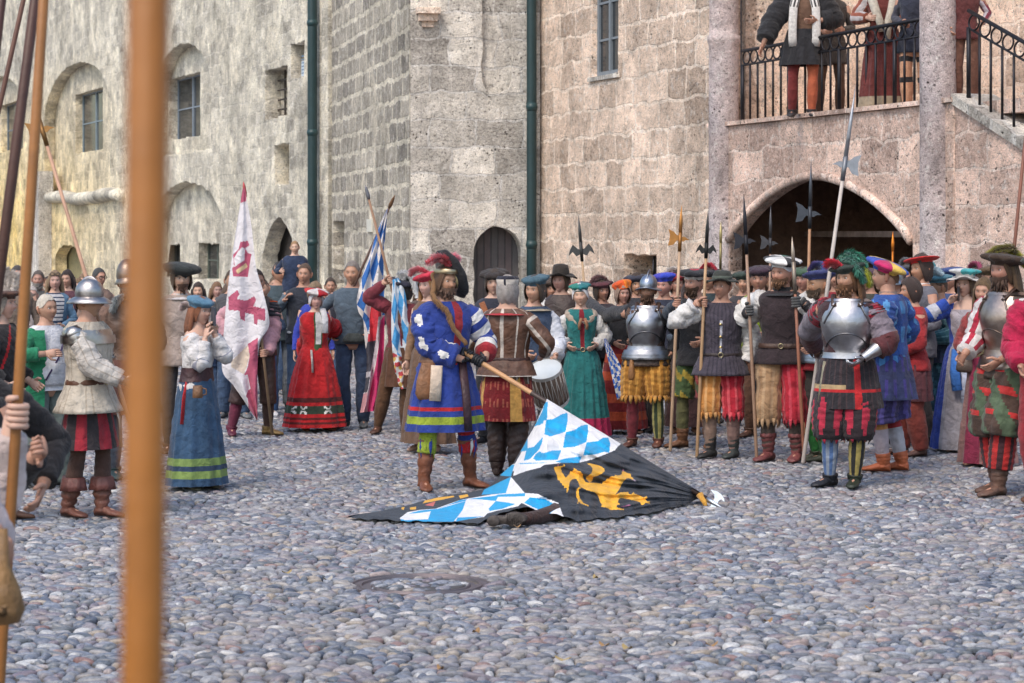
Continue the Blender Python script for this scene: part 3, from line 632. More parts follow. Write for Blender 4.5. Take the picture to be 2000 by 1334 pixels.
def person(label, px, s, ytop, rot=0., w=1., fem=False, yaw=0., pitch=0., tilt=0., skin=SKIN, lean=0., side=0., feet=None, a=None, b=None, torso=None, sleeve=None, legs=None, shoes=None,
           gloves=None, brow=(.09,.06,.04), group='people standing round the courtyard', noface=False, hint_a=None, hint_b=None, z0=0., curl=.45, X=None, stance=.11, toe=.25, wrist_skin=True, nosit=False):
    """px, s: photo column and scale (px per metre) of the feet; ytop: photo row of the crown; a / b: the arm on the figure's left (+x) / right side"""
    global NP; NP += 1
    D = FP/s; base = np.array([(px-1000)/s, D, z0]); ht = HC-(ytop-HY)/s-z0; k = ht/1.78; wx = k*w
    root = empty('person', base, radians(rot), label, 'person', group)
    c = Ctx(); c.root = root; c.k = k; c.wx = wx; c.base = base; c.D = D; c.s = s; rr = radians(rot); cr, sr = cos(rr), sin(rr); c.rot = rr; c.skin = skin
    def W2L(p): d = np.asarray(p, float)-base; return np.array([d[0]*cr+d[1]*sr, -d[0]*sr+d[1]*cr, d[2]])
    def L2W(p): p = np.asarray(p, float); return np.array([p[0]*cr-p[1]*sr, p[0]*sr+p[1]*cr, p[2]])+base
    c.W2L, c.L2W = W2L, L2W
    lean = lean or random.uniform(-2.5, 3.); side = side or random.uniform(-1.8, 1.8); tilt = tilt or random.uniform(-5, 5); pitch = pitch or random.uniform(-.06, .12); yaw = yaw or random.uniform(-14, 14)
    tl, ts = math.tan(radians(lean)), math.tan(radians(side)); zh = .95*k
    def T(v):
        v = np.array(v, float); h = np.clip(v[..., 2]-zh, 0, 9); v[..., 1] = v[..., 1]-h*tl; v[..., 0] = v[..., 0]+h*ts; return v
    c.T = T
    B = MB(); neck = (0, .012*k, 1.50*k)
    TR = [(0,0,.84,.120,.075),(0,0,.92,.150,.100),(0,0,1.0,.158,.112),(0,0,1.08,.138,.10),(0,-.004,1.18,.150,.108),(0,-.006,1.28,.165,.118),(0,0,1.36,.180,.116),(0,.004,1.42,.182,.102),(0,.008,1.465,.150,.086),(0,.010,1.50,.098,.070),(0,.006,1.53,.066,.062),(0,0,1.60,.056,.060)]
    if fem: TR = [(x, y, z, rx*(.92 if z > 1.2 else 1.0)*(.9 if 1.03 < z < 1.2 else 1), ry) for x, y, z, rx, ry in TR]; 
    TR = interp_rows(TR, 26); TR[:, :3] *= k; TR[:, 3] *= wx*1.0; TR[:, 4] *= k*(w*.5+.5)
    TR[-6:, 3] /= w**.5
    c.TR = TR; rings(B, TR, 28, skin, T=T, cap=(True, True))
    hc = (0, -.014*k, 1.652*k); sk_ = np.array(skin)*random.uniform(.82, 1.12)*np.array([1, random.uniform(.94, 1.05), random.uniform(.9, 1.08)]); c.H = head_mesh(None if noface else B, hc, k*random.uniform(1.06, 1.11), tuple(sk_), radians(yaw), radians(pitch), T, brow=brow, fem=fem, tilt=radians(tilt))
    # arms
    c.arms = {}
    for sd_, spec, hint, nm in ((1, a, hint_a, 'a'), (-1, b, hint_b, 'b')):
        sh = T(np.array([sd_*(.175 if not fem else .156)*wx, .004*k, 1.415*k])); grip = None
        if spec is None:
                kind = 'R'; q_ = random.random(); hand = np.array([sd_*(.265*wx), -.05*k, .80*k]) if q_ < .45 else (np.array([sd_*.07*wx, -.24*k, random.uniform(1.0, 1.12)*k]) if q_ < .8 else np.array([sd_*.20*wx, -.17*k, random.uniform(.9, 1.0)*k]))
        elif spec[0] == 'G':
            q, ax, r = pole_at(spec[1], spec[2]); q = W2L(q); ax3 = np.array([ax[0]*cr+ax[1]*sr, -ax[0]*sr+ax[1]*cr, ax[2]]); kind = 'G'; grip = (q, ax3, r); hand = q
        elif spec[0] == 'P': hand = W2L(IP(spec[1], spec[2], D-spec[3])); kind = 'R'
        else: hand = np.array(spec[1:4])*k; kind = 'R'
        hl = .10*k if kind == 'R' else .085*k
        h0 = np.array(hint if hint is not None else (sd_*.6, .5, -.8), float)
        el = ik(sh, hand, .285*k, (.25*k+hl), h0); fa = hand-el; fa /= np.linalg.norm(fa)+1e-9; wr = hand-fa*hl
        if kind == 'G':
            ax3 = grip[1]; o = -fa-ax3*(-fa).dot(ax3); o /= np.linalg.norm(o)+1e-9; wr = hand+o*(grip[2]+.062*k)-ax3*.012
        c.arms[nm] = (sh, el, wr, fa, hand, grip, kind)
        f = MB(); tube(f, [sh, sh*.6+el*.4, el*.97+sh*.03, el, el*.7+wr*.3, wr], [.052*k, .048*k, .041*k, .040*k, .040*k, .026*k], 10, skin)
        B.add(np.concatenate(f.v), f.f, f.c)
        tgt = B; hcol = skin; kk = k
        if gloves and (gloves[0] == 'both' or gloves[0] == nm): tgt = MB(); hcol = gloves[1]; kk = k*1.14
        if kind == 'G': grip_hand(tgt, grip[0], grip[1], wr, grip[2], hcol, kk)
        else:
            relaxed_hand(tgt, wr, fa, sd_, hcol, kk, curl)
        if tgt is not B:
            if len(gloves) > 3: tube(tgt, [wr+fa*.01, wr-fa*.05*k, wr-fa*.14*k], [.036*k, .040*k, .058*k], 14, hcol, cap=False)
            tgt.build('gauntlet' if len(gloves) > 3 else 'glove', gloves[2], root)
    # legs
    c.legs = {}
    fs = feet or ((stance+random.uniform(-.03, .05), random.uniform(-.07, .05), toe+random.uniform(-.2, .3)), (-stance-random.uniform(-.03, .05), random.uniform(-.07, .06), -toe+random.uniform(-.3, .2)))
    for (fx, fy, ta), sd_, nm in ((fs[0], 1, 'a'), (fs[1], -1, 'b')):
        hip = np.array([sd_*.088*wx, 0, .90*k]); ank = np.array([fx*k, fy*k, .085*k]); kn = ik(hip, ank, .42*k, .405*k, (sd_*.15, -1, .05))
        c.legs[nm] = (hip, kn, ank, ta)
        tube(B, [hip, hip*.5+kn*.5, kn*.96+hip*.04, kn, kn*.65+ank*.35, ank], [(.068*k),(.056*k),(.042*k),(.040*k),(.040*k),(.030*k)], 12, skin)
        d = np.array([sin(ta), -cos(ta), 0]); tube(B, [ank-d*.04*k+(0,0,-.03*k), ank+(0,0,-.035*k), ank+d*.08*k+(0,0,-.05*k), ank+d*.14*k+(0,0,-.062*k)], [.03*k, .035*k, .03*k, .018*k], 8, skin)
    c.body = B.build('body', M_SKIN, root)
    return c
# ---- garments (children of the person) ----
def offs(c, z0, z1, g, n=16, gy=None):
    """body rings between heights (in units of k), grown by g metres"""
    z = np.linspace(z1*c.k, z0*c.k, n); R = np.stack([np.interp(z, c.TR[:, 2], c.TR[:, j]) for j in range(5)], 1); R[:, 2] = z; R[:, 3] += g; R[:, 4] += g if gy is None else gy; return R
def torso(c, col, z0=.83, z1=1.50, g=.022, mat_=None, name='doublet', wr=.011, n=40, m=26, flare=0., belly=0.):
    R = offs(c, z0, z1, g, m); t = np.linspace(0, 1, m); zz = R[:, 2]/c.k; lo = zz < .98; R[lo, 3] = np.maximum(R[lo, 3], .172*c.wx+g); R[lo, 4] = np.maximum(R[lo, 4], .122*c.k+g); R[:, 3] += flare*np.clip(t-.75, 0, 1)*4*.03; R[:, 4] += flare*np.clip(t-.75, 0, 1)*4*.03
    if belly: R[:, 4] += belly*np.exp(-((R[:, 2]/c.k-1.1)/.13)**2); R[:, 1] -= belly*.6*np.exp(-((R[:, 2]/c.k-1.1)/.13)**2)
    mb = MB(); rings(mb, R, n, col, T=c.T, wr=wr, wph=c.base[0]*9, cap=(False, True))
    return mb.build(name, mat_ or M_CLOTH, c.root)
def sleeve(c, which, col, r=.062, rw=.040, puff=0., end=.98, start=0., mat_=None, name='sleeve', slash=0, wrk=.10, n=18, cuff=None, shoulder=1.0):
    for nm in which:
        sh, el, wr, fa, hand, grip, kind = c.arms[nm]; k = c.k; m = 50; puff_ = puff*.55; pts = []; rad = []; L1 = np.linalg.norm(el-sh); L2 = np.linalg.norm(wr-el)
        sh2 = sh+np.array([-.03*np.sign(sh[0])*k, 0, .018*k])
        for i in range(m):
            t = start+(end-start)*i/(m-1); q = t*(L1+L2)
            if q < L1: p = sh2+(el-sh2)*(q/L1)
            else: p = el+(wr-el)*((q-L1)/L2)
            pts.append(p)
            rr = r*.94+(rw-r*.94)*t+puff_*abs(sin(pi*t))**.7 if not slash else r+(rw-r)*t+puff_*abs(sin(pi*t*slash))**.6
            if t < .12: rr *= shoulder*(.78+.22*t/.12)
            rad.append(rr*k)
        P = np.array(pts); P[1:-1] = (P[:-2]+P[1:-1]*2+P[2:])/4
        ph = c.base[0]*7+ord(nm); mb = MB()
        tube(mb, P, rad, max(n, 42), col, mod=lambda t, u: 1+wrk*(sin(t*27+sin(u*12.57+ph)*1.6+ph)*.5+sin(u*12.57+t*9+ph)*.3+(abs(sin(t*38+sin(u*6.283*3+ph)*1.3+ph))-.6)*.55))
        if cuff:
            e = P[-1]; d = P[-1]-P[-2]; d /= np.linalg.norm(d); tube(mb, [e-d*.02, e-d*.005, e+d*.02], [rad[-1]*1.05, rad[-1]*cuff[1], rad[-1]*cuff[1]*1.05], n, cuff[0], mod=lambda t, u: 1+.1*sin(u*2*pi*7))
        mb.build(name, mat_ or M_CLOTH, c.root)
def skirt(c, col, z1, z0, r1=None, flare=.12, pleats=11, amp=.05, name='skirt', mat_=None, n=88, m=20, g=.03, cy=0., front=0., wr=.006, squash=.85):
    """z1 waist, z0 hem (units of k)"""
    k = c.k; b = offs(c, z1, z1, g, 1)[0]; R = []
    for t in np.linspace(0, 1, m):
        e = t**.75; R.append((b[0], b[1]+cy*t, (z1+(z0-z1)*t)*k, b[3]+flare*e*k, b[4]+flare*e*k*squash))
    ph = c.base[0]*5; mb = MB()
    rings(mb, R, n, col, T=lambda v: c.T(v), mod=lambda t, u: 1+amp*1.15*min(1, t*1.6+.15)*((1-2*abs(sin(u*pi*pleats+ph+.45*sin(u*2*pi*3+ph+t)))**.7)+.35*sin(u*2*pi*int(pleats*1.7)+2*ph+t*2)), wr=wr, wph=ph)
    return mb.build(name, mat_ or M_CLOTH, c.root)
def hose(c, which, col, z1=.93, z0=.07, r=.088, rk=.058, ra=.043, name='hose', mat_=None, n=20, wrk=.03, puffs=None, amp=.0, m=26, pl=9):
    """cover of one leg between heights z1..z0 (units of k)"""
    for nm in which:
        hip, kn, ank, ta = c.legs[nm]; k = c.k; pts = []; rad = []; hp = hip.copy(); hp[2] = .93*k
        for i in range(m):
            z = (z1+(z0-z1)*i/(m-1))*k
            if z > kn[2]: t = (z-kn[2])/(hp[2]-kn[2]); p = kn+(hp-kn)*t; rr = rk+(r-rk)*max(0, t)**.8
            else: t = (z-ank[2])/(kn[2]-ank[2]); p = ank+(kn-ank)*t; tt = max(0, min(1, t)); rr = ra+(rk-ra)*tt**.7+.012*sin(pi*tt)
            t = i/(m-1)
            if puffs: rr += puffs[1]*abs(sin(pi*t*puffs[0]))**.6
            pts.append((p[0], p[1]+.008, z)); rad.append(rr*k)
        ph = c.base[0]*7+ord(nm); mb = MB()
        cc = col[nm] if isinstance(col, dict) else col
        tube(mb, pts, rad, n if not amp else 54, cc, ref=(0, -1, 0), mod=lambda t, u: 1+wrk*sin(t*40+sin(u*12.6+ph)*2+ph)+(amp*sin(u*2*pi*pl+ph) if amp else 0))
        mb.build(name, mat_ or M_CLOTH, c.root)
def fringe(c, which, z, col, r=.075, ln=.07, n=11, name='knee_fringe'):
    """ragged cloth strips hanging round the leg at height z"""
    for nm in which:
        hip, kn, ank, ta = c.legs[nm]; k = c.k; t = (z*k-ank[2])/(kn[2]-ank[2]); p = ank+(kn-ank)*t; cc = col[nm] if isinstance(col, dict) else col; mb = MB()
        for j in range(n):
            an = j/n*2*pi+random.uniform(-.1, .1); L_ = ln*random.uniform(.7, 1.2)*k; q = np.array([cos(an), sin(an), 0]); tn = np.array([-sin(an), cos(an), 0])
            tube(mb, [p+q*(r-.02)*k+(0,0,.02), p+q*(r+.004)*k, p+q*(r+.010)*k+(0,0,-L_*.5), p+q*(r-.002)*k+(0,0,-L_)], [(.017,.007),(.020,.008),(.016,.005),(.004,.002)], 6, tuple(np.array(cc[j % len(cc)])*random.uniform(.8, 1.15)), ref=tn)
        mb.build(name, M_CLOTH, c.root)
def shoe(c, col, which='ab', boot=0., rtop=.062, cuff=None, mat_=None, name='shoe', wide=1., L=1., slouch=.06):
    for nm in which:
        hip, kn, ank, ta = c.legs[nm]; k = c.k; d = np.array([sin(ta), -cos(ta), 0]); s_ = np.array([cos(ta), sin(ta), 0]); mb = MB(); cc = col[nm] if isinstance(col, dict) else col
        a0 = np.array([ank[0], ank[1], 0.]); sec = [(-.068,.018,.022,.030),(-.062,.034,.036,.036),(-.02,.038,.044,.046),(.03,.040,.042,.042),(.075,.047,.030,.030),(.12,.050,.023,.024),(.155,.044,.019,.019),(.178,.028,.016,.014),(.186,.010,.010,.009)]
        V = []; n = 16
        for x, wd_, hz, hh in sec:
            for j in range(n):
                t = 2*pi*j/n; z = hz+hh*sin(t); z = max(z, .0); V.append(a0+d*x*k*L+s_*cos(t)*wd_*wide*k+np.array([0, 0, z*k+.004]))
        sole = tuple(np.array(cc)*.45)
        F = grid_faces(n, len(sec)); cs = [sole if (j+.5)/n > .55 and (j+.5)/n < .95 else cc for i in range(len(sec)-1) for j in range(n)]
        F.append(tuple(range(n))[::-1]); F.append(tuple(range((len(sec)-1)*n, len(sec)*n))); cs += [cc, cc]; mb.add(V, F, cs)
        top = max(boot, .10)
        pts = []; rad = []
        for t in np.linspace(0, 1, 14):
            z = .035+(top-.035)*t; q = ank+(kn-ank)*((z*k-ank[2])/(kn[2]-ank[2])) if z*k > ank[2] else np.array([ank[0], ank[1], z*k]); q = np.array([q[0], q[1]+.004, z*k]); pts.append(q-d*.006*k)
            rad.append(((.050-.006*sin(pi*min(1, t*2)))+(rtop-.047)*t**.8)*k)
        tube(mb, pts, rad, 18, cc, ref=(0, -1, 0), mod=lambda t, u: 1+(slouch if boot > .14 else .01)*sin(t*26+sin(u*6.28+ord(nm))*1.5))
        if cuff: tube(mb, [pts[-1]+(0,0,-cuff[1]*k), pts[-1]+(0,0,-cuff[1]*.5*k), pts[-1], pts[-1]+(0,0,.01)], [rad[-1]*cuff[2], rad[-1]*(1+cuff[2])*.52, rad[-1]*1.12, rad[-1]], 24, cuff[0], ref=(0,-1,0), mod=lambda t, u: 1+.08*sin(u*2*pi*8))
        mb.build(name, mat_ or M_LEATHER, c.root)
def belt(c, z=1.03, h=.035, col=(.06,.03,.02), g=.034, mat_=None, buckle=(.5,.42,.25), name='belt'):
    R = offs(c, z-h/2, z+h/2, g, 4); R[0, 3:] -= .004; R[-1, 3:] -= .004; mb = MB(); rings(mb, R, 32, col, T=c.T); o = mb.build(name, mat_ or M_LEATHER, c.root)
    if buckle is not None:
        b = R[1]; mb = MB(); x, y = b[0], b[1]-b[4]-.006
        pts = [(x+.022*cos(t), y, z*c.k+.022*sin(t)) for t in np.linspace(0, 2*pi, 13)]; tube(mb, c.T(np.array(pts)), .0045, 6, buckle, cap=False); mb.build('buckle', M_STEEL, o)
def collar(c, col, r=.075, h=.05, z=1.475, wave=.0, mat_=None, name='collar', spread=.02):
    mb = MB(); k = c.k; rings(mb, [(0, .008*k, (z-.015)*k, (r+.035+spread)*k, (r+.015+spread)*k), (0, .008*k, (z+h*.4)*k, (r+.004)*k, r*k), (0, .006*k, (z+h)*k, (r-.004)*k, (r-.006)*k)], 36, col, T=c.T, mod=lambda t, u: 1+wave*sin(u*2*pi*11)); mb.build(name, mat_ or M_CLOTH, c.root)
def fur_collar(c, col, w=.05, z=1.46, drop=.0, name='fur_collar', mat_=None, span=1.0):
    mb = MB(); k = c.k; n = 26; pts = []
    for j in range(n):
        u = (j/(n-1)-.5)*2*pi*.93; dz = -drop*max(0, cos(u))**2; pts.append((.155*c.wx*span*sin(u), -.09*k*cos(u)*1.1, (z+.03*-cos(u)+dz)*k))
    tube(mb, c.T(np.array(pts)), w*k, 12, col, ref=(0, 0, 1), mod=lambda t, u: 1+.13*sin(t*71+u*9)+.1*sin(t*41-u*25)); mb.build(name, mat_ or M_HAIR, c.root)
def hair(c, col, style='short', ph=0.):
    mb = MB(); H = c.H
    if style == 'short': shell(mb, H, col, 1.05, low=lambda u: .60-.50*min(1, max(0, (abs(((u+.5) % 1)-.5)*2-.18)/.2))-.55*min(1, max(0, (abs(((u+.5) % 1)-.5)*2-.6)/.25)), lump=.05, ph=ph)
    elif style == 'bald': shell(mb, H, col, 1.03, low=lambda u: .74-1.1*min(1, max(0, (abs(((u+.5) % 1)-.5)*2-.3)/.2)), lump=.02, ph=ph)
    elif style == 'bob': shell(mb, H, col, 1.14, low=lambda u: .50-1.25*min(1, max(0, (abs(((u+.5) % 1)-.5)*2-.2)/.2)), lump=.08, ph=ph, sc=(1.06, 1.02, 1))
    else:
        shell(mb, H, col, 1.09, low=lambda u: .52-1.2*min(1, max(0, (abs(((u+.5) % 1)-.5)*2-.2)/.22)), lump=.07, ph=ph)
        ln = .22 if style == 'long' else .12
        for j in range(15):
            u = -2.5+5.0*j/14; x = .078*sin(pi-u*.75*1)*1; a_ = pi-u*.62
            x = .080*sin(a_)*-1; y = -.09*cos(a_); strands(mb, H, col, [[(x, y, .03), (x*1.12, y*1.12+.01, -.06), (x*1.22, y*1.18+.015, -.06-ln*.5), (x*1.2+.008*sin(j*3), y*1.15+.012, -.06-ln)]], .022)
    mb.build('hair', M_HAIR, c.root)
def beard(c, col, ln=.03, full=True):
    mb = MB(); n, m = 20, 10; V = []
    for i in range(m):
        for j in range(n):
            a = (j/(n-1)-.5)*(2.9 if full else 1.5); z = -.36-(.62+ln*3)*i/(m-1); 
            zz = max(z, -1.0); q = sqrt(max(.02, 1-min(.98, abs(zz))**2.6)); x = sin(a)*.074*q*1.02*(1-.25*(i/(m-1))); y = -cos(a)*.098*q-.010-.012*(cos(a) > .6)-ln*.35*(i/(m-1))
            if i == 0 and abs(a) > .9: z += (abs(a)-.9)*.45
            r = 1+.04*sin(j*2.3+i*1.7)
            V.append((x*r, y*r, z*.118-(ln if z < -.95 else 0)*.6))
    mb.add(c.H(np.array(V)), grid_faces(n, m, False), col)
    strands(mb, c.H, col, [[(-.004*s, -.108, -.048), (s*.018, -.104, -.053), (s*.032, -.094, -.066)] for s in (-1, 1)], .0065)
    rows = []
    for j in range(46 if full else 16):
        a = (random.random()-.5)*(2.7 if full else 1.3); z = random.uniform(-.95, -.5); q = sqrt(max(.02, 1-min(.98, abs(z))**2.6)); x = sin(a)*.073*q; y = -cos(a)*.099*q-.012; L_ = random.uniform(.012, .028)+ln*.5
        rows.append([(x, y, z*.118), (x*1.10, y*1.06-.002, z*.118-L_*.6), (x*1.08, y*1.05, z*.118-L_)])
    strands(mb, c.H, tuple(np.array(col)*1.15), rows, .0055, 5)
    mb.build('beard', M_HAIR, c.root)
def plume(mb, H, pts, col, w=.05, n=54, tipcol=None, droop=.03):
    """ostrich feather along pts in head space: a shaft with many soft barbs"""
    P = interp_rows(pts, n); T_ = np.gradient(P, axis=0); T_ /= np.linalg.norm(T_, axis=1)[:, None]
    V = []; F = []; cs = []; k = 0
    for i in range(n):
        t = i/(n-1); ww = w*(sin(pi*min(1, t*.93+.1))**.45)*(1+.25*random.uniform(-1, 1))
        a = np.cross(T_[i], (0, 0, 1)); a /= np.linalg.norm(a)+1e-6; b_ = np.cross(a, T_[i]); cc = np.array(callc(col, t, 0) if tipcol is None else (np.array(col)*(1-t)+np.array(tipcol)*t))
        for q in range(13):
            an = q/13*2*pi+random.uniform(-.4, .4); d = a*cos(an)+b_*sin(an)*.75; e1 = P[i]+d*ww*.6+T_[i]*ww*.35; e2 = P[i]+d*ww+T_[i]*ww*.7-np.array([0, 0, droop*.5*random.uniform(.3, 1)])
            sd = np.cross(d, T_[i])*.055*ww+T_[i]*.055*ww
            V += [P[i]-sd*.6, P[i]+sd*.6, e1+sd, e1-sd, e2]; F += [(k, k+1, k+2, k+3), (k+3, k+2, k+4)]; f = random.uniform(.8, 1.12); cs += [tuple(cc*f)]*2; k += 5
    mb.add(H(np.array(V)), F, cs); tube(mb, H(P), w*.32, 8, col if not callable(col) and tipcol is None else tuple(cs[0]), mod=lambda t, u: 1+.3*sin(t*60+u*7))
def beret(c, col, R=.14, z=.060, tilt=(0, 0), h=.058, name='beret', puff=9, amp=.10, cap=None, off=(0, .01, 0), brim=None, mat_=None):
    """broad slashed beret: brim disc and puffed crown; tilt = (side, front) lean"""
    H0 = c.H; tx, ty = tilt
    def H(v):
        v = np.array(v, float); zz = v[..., 2]-z; x = v[..., 0]; y = v[..., 1]; o = v.copy(); o[..., 2] = v[..., 2]+x*math.tan(tx)+y*math.tan(ty); o[..., 0] = x*cos(tx)-zz*sin(tx)+off[0]; o[..., 1] = y*cos(ty)-zz*sin(ty)+off[1]; o[..., 2] += off[2]; return H0(o)
    mb = MB(); rings(mb, [(0,0,z-.018,.084,.100),(0,0,z+.0,.086,.102),(0,0,z+h*.25,R*.9,R*.95),(0,0,z+h*.5,R,R*1.02),(0,0,z+h*.78,R*.93,R*.95),(0,0,z+h*1.0,R*.66,R*.68),(0,0,z+h*1.12,R*.3,R*.3),(0,0,z+h*1.14,.004,.004)], 48, col, mod=lambda t, u: 1+amp*sin(u*2*pi*puff)*min(1, t*3), T=H)
    o = mb.build(name, mat_ or M_CLOTH, c.root)
    if brim:
        mb = MB(); bc, BR = brim; rings(mb, [(0,0,z+.006,.084,.100),(0,0,z-.004,BR*.8,BR*.84),(0,0,z-.002,BR,BR*1.03),(0,0,z+.012,BR*1.0,BR*1.03),(0,0,z+.016,.085,.1)], 48, bc, mod=lambda t, u: 1+.05*sin(u*2*pi*6+1), T=H); mb.build('brim', mat_ or M_CLOTH, o)
    c.hat = (o, H); return o
def hat(c, col, BR=.155, ch=.09, z=.055, name='brimmed_hat', wave=.012, band=None, mat_=None, cr=.084):
    def mk(rows, cc, nm, par, w=0): 
        mb = MB(); R = rows; n = 40; a = np.arange(n)/n*2*pi; V = []
        for x, y, zz, rx, ry in R: V.append(np.stack([rx*np.sin(a), -ry*np.cos(a), zz+w*np.sin(2*a+1)*(rx-.08)/.08+w*.5*np.sin(5*a)*(rx-.08)/.08], 1))
        V = np.concatenate(V); F = grid_faces(n, len(R)); cs = [callc(cc, (j+.5)/n, (i+.5)/(len(R)-1)) for i in range(len(R)-1) for j in range(n)]; mb.add(c.H(V), F, cs); return mb.build(nm, mat_ or M_CLOTH, par)
    o = mk([(0,0,z,.080,.096),(0,0,z+.03,cr,.098),(0,0,z+ch*.7,cr*.95,.090),(0,0,z+ch,.070,.076),(0,0,z+ch*1.1,.035,.038),(0,0,z+ch*1.12,.003,.003)], col, name, c.root)
    mk([(0,0,z+.006,.08,.096),(0,0,z-.002,BR*.75,BR*.8),(0,0,z-.004,BR,BR*1.05),(0,0,z+.006,BR,BR*1.05),(0,0,z+.012,BR*.75,BR*.8),(0,0,z+.014,.08,.096)], col, 'brim', o, wave)
    if band is not None: mk([(0,0,z+.012,.083,.099),(0,0,z+.02,.088,.102),(0,0,z+.04,.087,.101),(0,0,z+.045,.083,.098)], band, 'hat_band', o)
    c.hat = (o, c.H); return o
def helmet(c, kind='morion', col=(.55,.57,.62)):
    mb = MB(); H = c.H; n = 40; a = np.arange(n)/n*2*pi
    rows = [(.025,.083,.102),(.06,.089,.108),(.10,.083,.100),(.135,.064,.078),(.158,.036,.045),(.168,.003,.003)]
    if kind == 'sallet': rows = [(.0,.085,.104),(.05,.090,.110),(.10,.084,.102),(.14,.065,.08),(.17,.038,.046),(.182,.003,.003)]
    V = np.concatenate([np.stack([rx*np.sin(a), -ry*np.cos(a), np.full(n, z)], 1) for z, rx, ry in rows]); mb.add(H(V), grid_faces(n, len(rows)), col)
    o = mb.build('helmet', M_STEEL, c.root); mb = MB()
    BR = .145 if kind != 'sallet' else .115
    rr = [(.028,.083,.102,0),(.012,BR*.8,BR*.95,.3),(-.004,BR*.93,BR*1.1,1),(.0,BR*.95,BR*1.12,1),(.018,BR*.8,BR*.95,.3),(.034,.083,.102,0)]
    V = np.concatenate([np.stack([rx*np.sin(a), -ry*np.cos(a)*(1.06), z+q*(.035*np.abs(np.cos(a))**2.5 if kind == 'morion' else -.012)+a*0], 1) for z, rx, ry, q in rr]); mb.add(H(V), grid_faces(n, len(rr)), col); mb.build('helmet_brim', M_STEEL, o)
    mb = MB(); hz = .045 if kind == 'morion' else .012; t = np.linspace(-1, 1, 15)
    tube(mb, H(np.stack([t*0, t*.088, .155*np.sqrt(np.clip(1-(t*.93)**2, 0, 1))+.012], 1)), [(.006, .006+hz*cos(x*1.4)) for x in t], 8, col, ref=(1, 0, 0)); mb.build('comb', M_STEEL, o)
    c.hat = (o, c.H); return o
def coif(c, col, drape=True, low=-.6, name='headscarf', r=1.13):
    mb = MB(); shell(mb, c.H, col, r, low=lambda u: .42+(low-.42)*min(1, max(0, (abs(((u+.5) % 1)-.5)*2-.17)/.22)), lump=.04)
    mb.build(name, M_CLOTH, c.root)
STEEL = (.42,.43,.46)
def cuirass(c, col=STEEL, tassets=False, fauld=True, z0=1.06):
    mb = MB(); R = offs(c, z0, 1.485, .032, 22, .036); t = np.linspace(0, 1, 22); R[:, 1] -= .016*np.sin(np.pi*np.clip(t*1.05, 0, 1)); R[-3:, 3] -= .006; R[:, 3] *= np.interp(R[:, 2]/c.k, (1.06, 1.16, 1.30, 1.38, 1.44, 1.485), (.88, .93, .96, .88, .84, .95)); R[:, 3] *= 1
    rings(mb, R, 48, col, T=c.T, mod=lambda tt, u: 1+.05*exp(-(((u+.5) % 1-.5)/.05)**2)*sin(pi*min(1, tt*1.1)))
    o = mb.build('breastplate', M_STEEL, c.root)
    fr = lambda a_, z: (lambda r: c.T(np.array([r[3]*np.interp(z, (1.06, 1.16, 1.30, 1.38, 1.44, 1.485), (.88, .93, .96, .88, .84, .95))*sin(a_), r[1]-(r[4]+.018)*cos(a_)*1.02, z*c.k])))(offs(c, z, z+.001, .036, 1, .040)[0])
    mb = MB(); tube(mb, [fr(a_, 1.11+.115*max(0, cos(a_*1.25))**1.2) for a_ in np.linspace(-1.25, 1.25, 22)], .0055, 6, tuple(np.array(col)*.35)); mb.build('plackart_edge', M_STEEL, o)
    for s in (-1, 1):
        mb = MB(); tube(mb, [fr(s*.95, 1.30), fr(s*.72, 1.38), fr(s*.62, 1.44), fr(s*.55, 1.475)], .008, 8, tuple(np.array(col)*.8)); mb.build('rolled_edge', M_STEEL, o)
        mb = MB(); tube(mb, [fr(s*.55, 1.44), c.T(np.array([s*.115, -.02, 1.525])*c.k), c.T(np.array([s*.12, .09, 1.45])*c.k)], [(.022,.008)]*3, 8, (.06,.03,.02), ref=(1,0,0)); mb.build('strap', M_LEATHER, o)
    R = offs(c, z0-.035, z0+.012, .030, 4, .048); mb = MB(); rings(mb, R, 44, tuple(np.array(col)*1.05), T=c.T); mb.build('waist_plate', M_STEEL, o)
    if fauld: 
        mb = MB(); R = offs(c, z0-.13, z0-.03, .05, 8, .06); R[:, 3] += np.linspace(0, .03, 8)*c.k; R[:, 4] += np.linspace(0, .03, 8)*c.k
        rings(mb, R, 44, tuple(np.array(col)*.8), T=c.T, mod=lambda tt, u: 1+.015*sin(tt*18)); mb.build('fauld', M_STEEL, o)
    mb = MB(); R = offs(c, 1.475, 1.497, .036, 3, .040)
    rings(mb, R, 40, col, T=c.T); mb.build('neck_edge', M_STEEL, o)
def pauldron(c, which='ab', col=STEEL, big=1.):
    for nm in which:
        sh, el = c.arms[nm][:2]; d = el-sh; d /= np.linalg.norm(d); k = c.k*big; mb = MB()
        for i in range(4): 
            o = sh+d*(.005+.042*i)*k; tube(mb, [o-d*.04*k+(0,0,.02*k*(i == 0)), o-d*.01*k, o+d*.03*k], [.045*k if i == 0 else (.080-.004*i)*k, (.082-.004*i)*k, (.074-.004*i)*k], 18, col, cap=(i == 0))
        mb.build('pauldron', M_STEEL, c.root)
def bag(c, pos, col, size=(.09,.05,.11), name='pouch', mat_=None):
    mb = MB(); x, y, z = np.array(pos)*c.k; a, b_, h = size
    rings(mb, [(x,y,z,.5*a,.6*b_),(x,y,z-.15*h,.62*a,.75*b_),(x,y,z-.5*h,.9*a,b_),(x,y,z-.85*h,a,b_),(x,y,z-h,.8*a,.7*b_),(x,y,z-1.05*h,.05*a,.05*b_)], 20, col, mod=lambda t, u: 1+.05*sin(u*2*pi*5)); mb.build(name, mat_ or M_LEATHER, c.root)
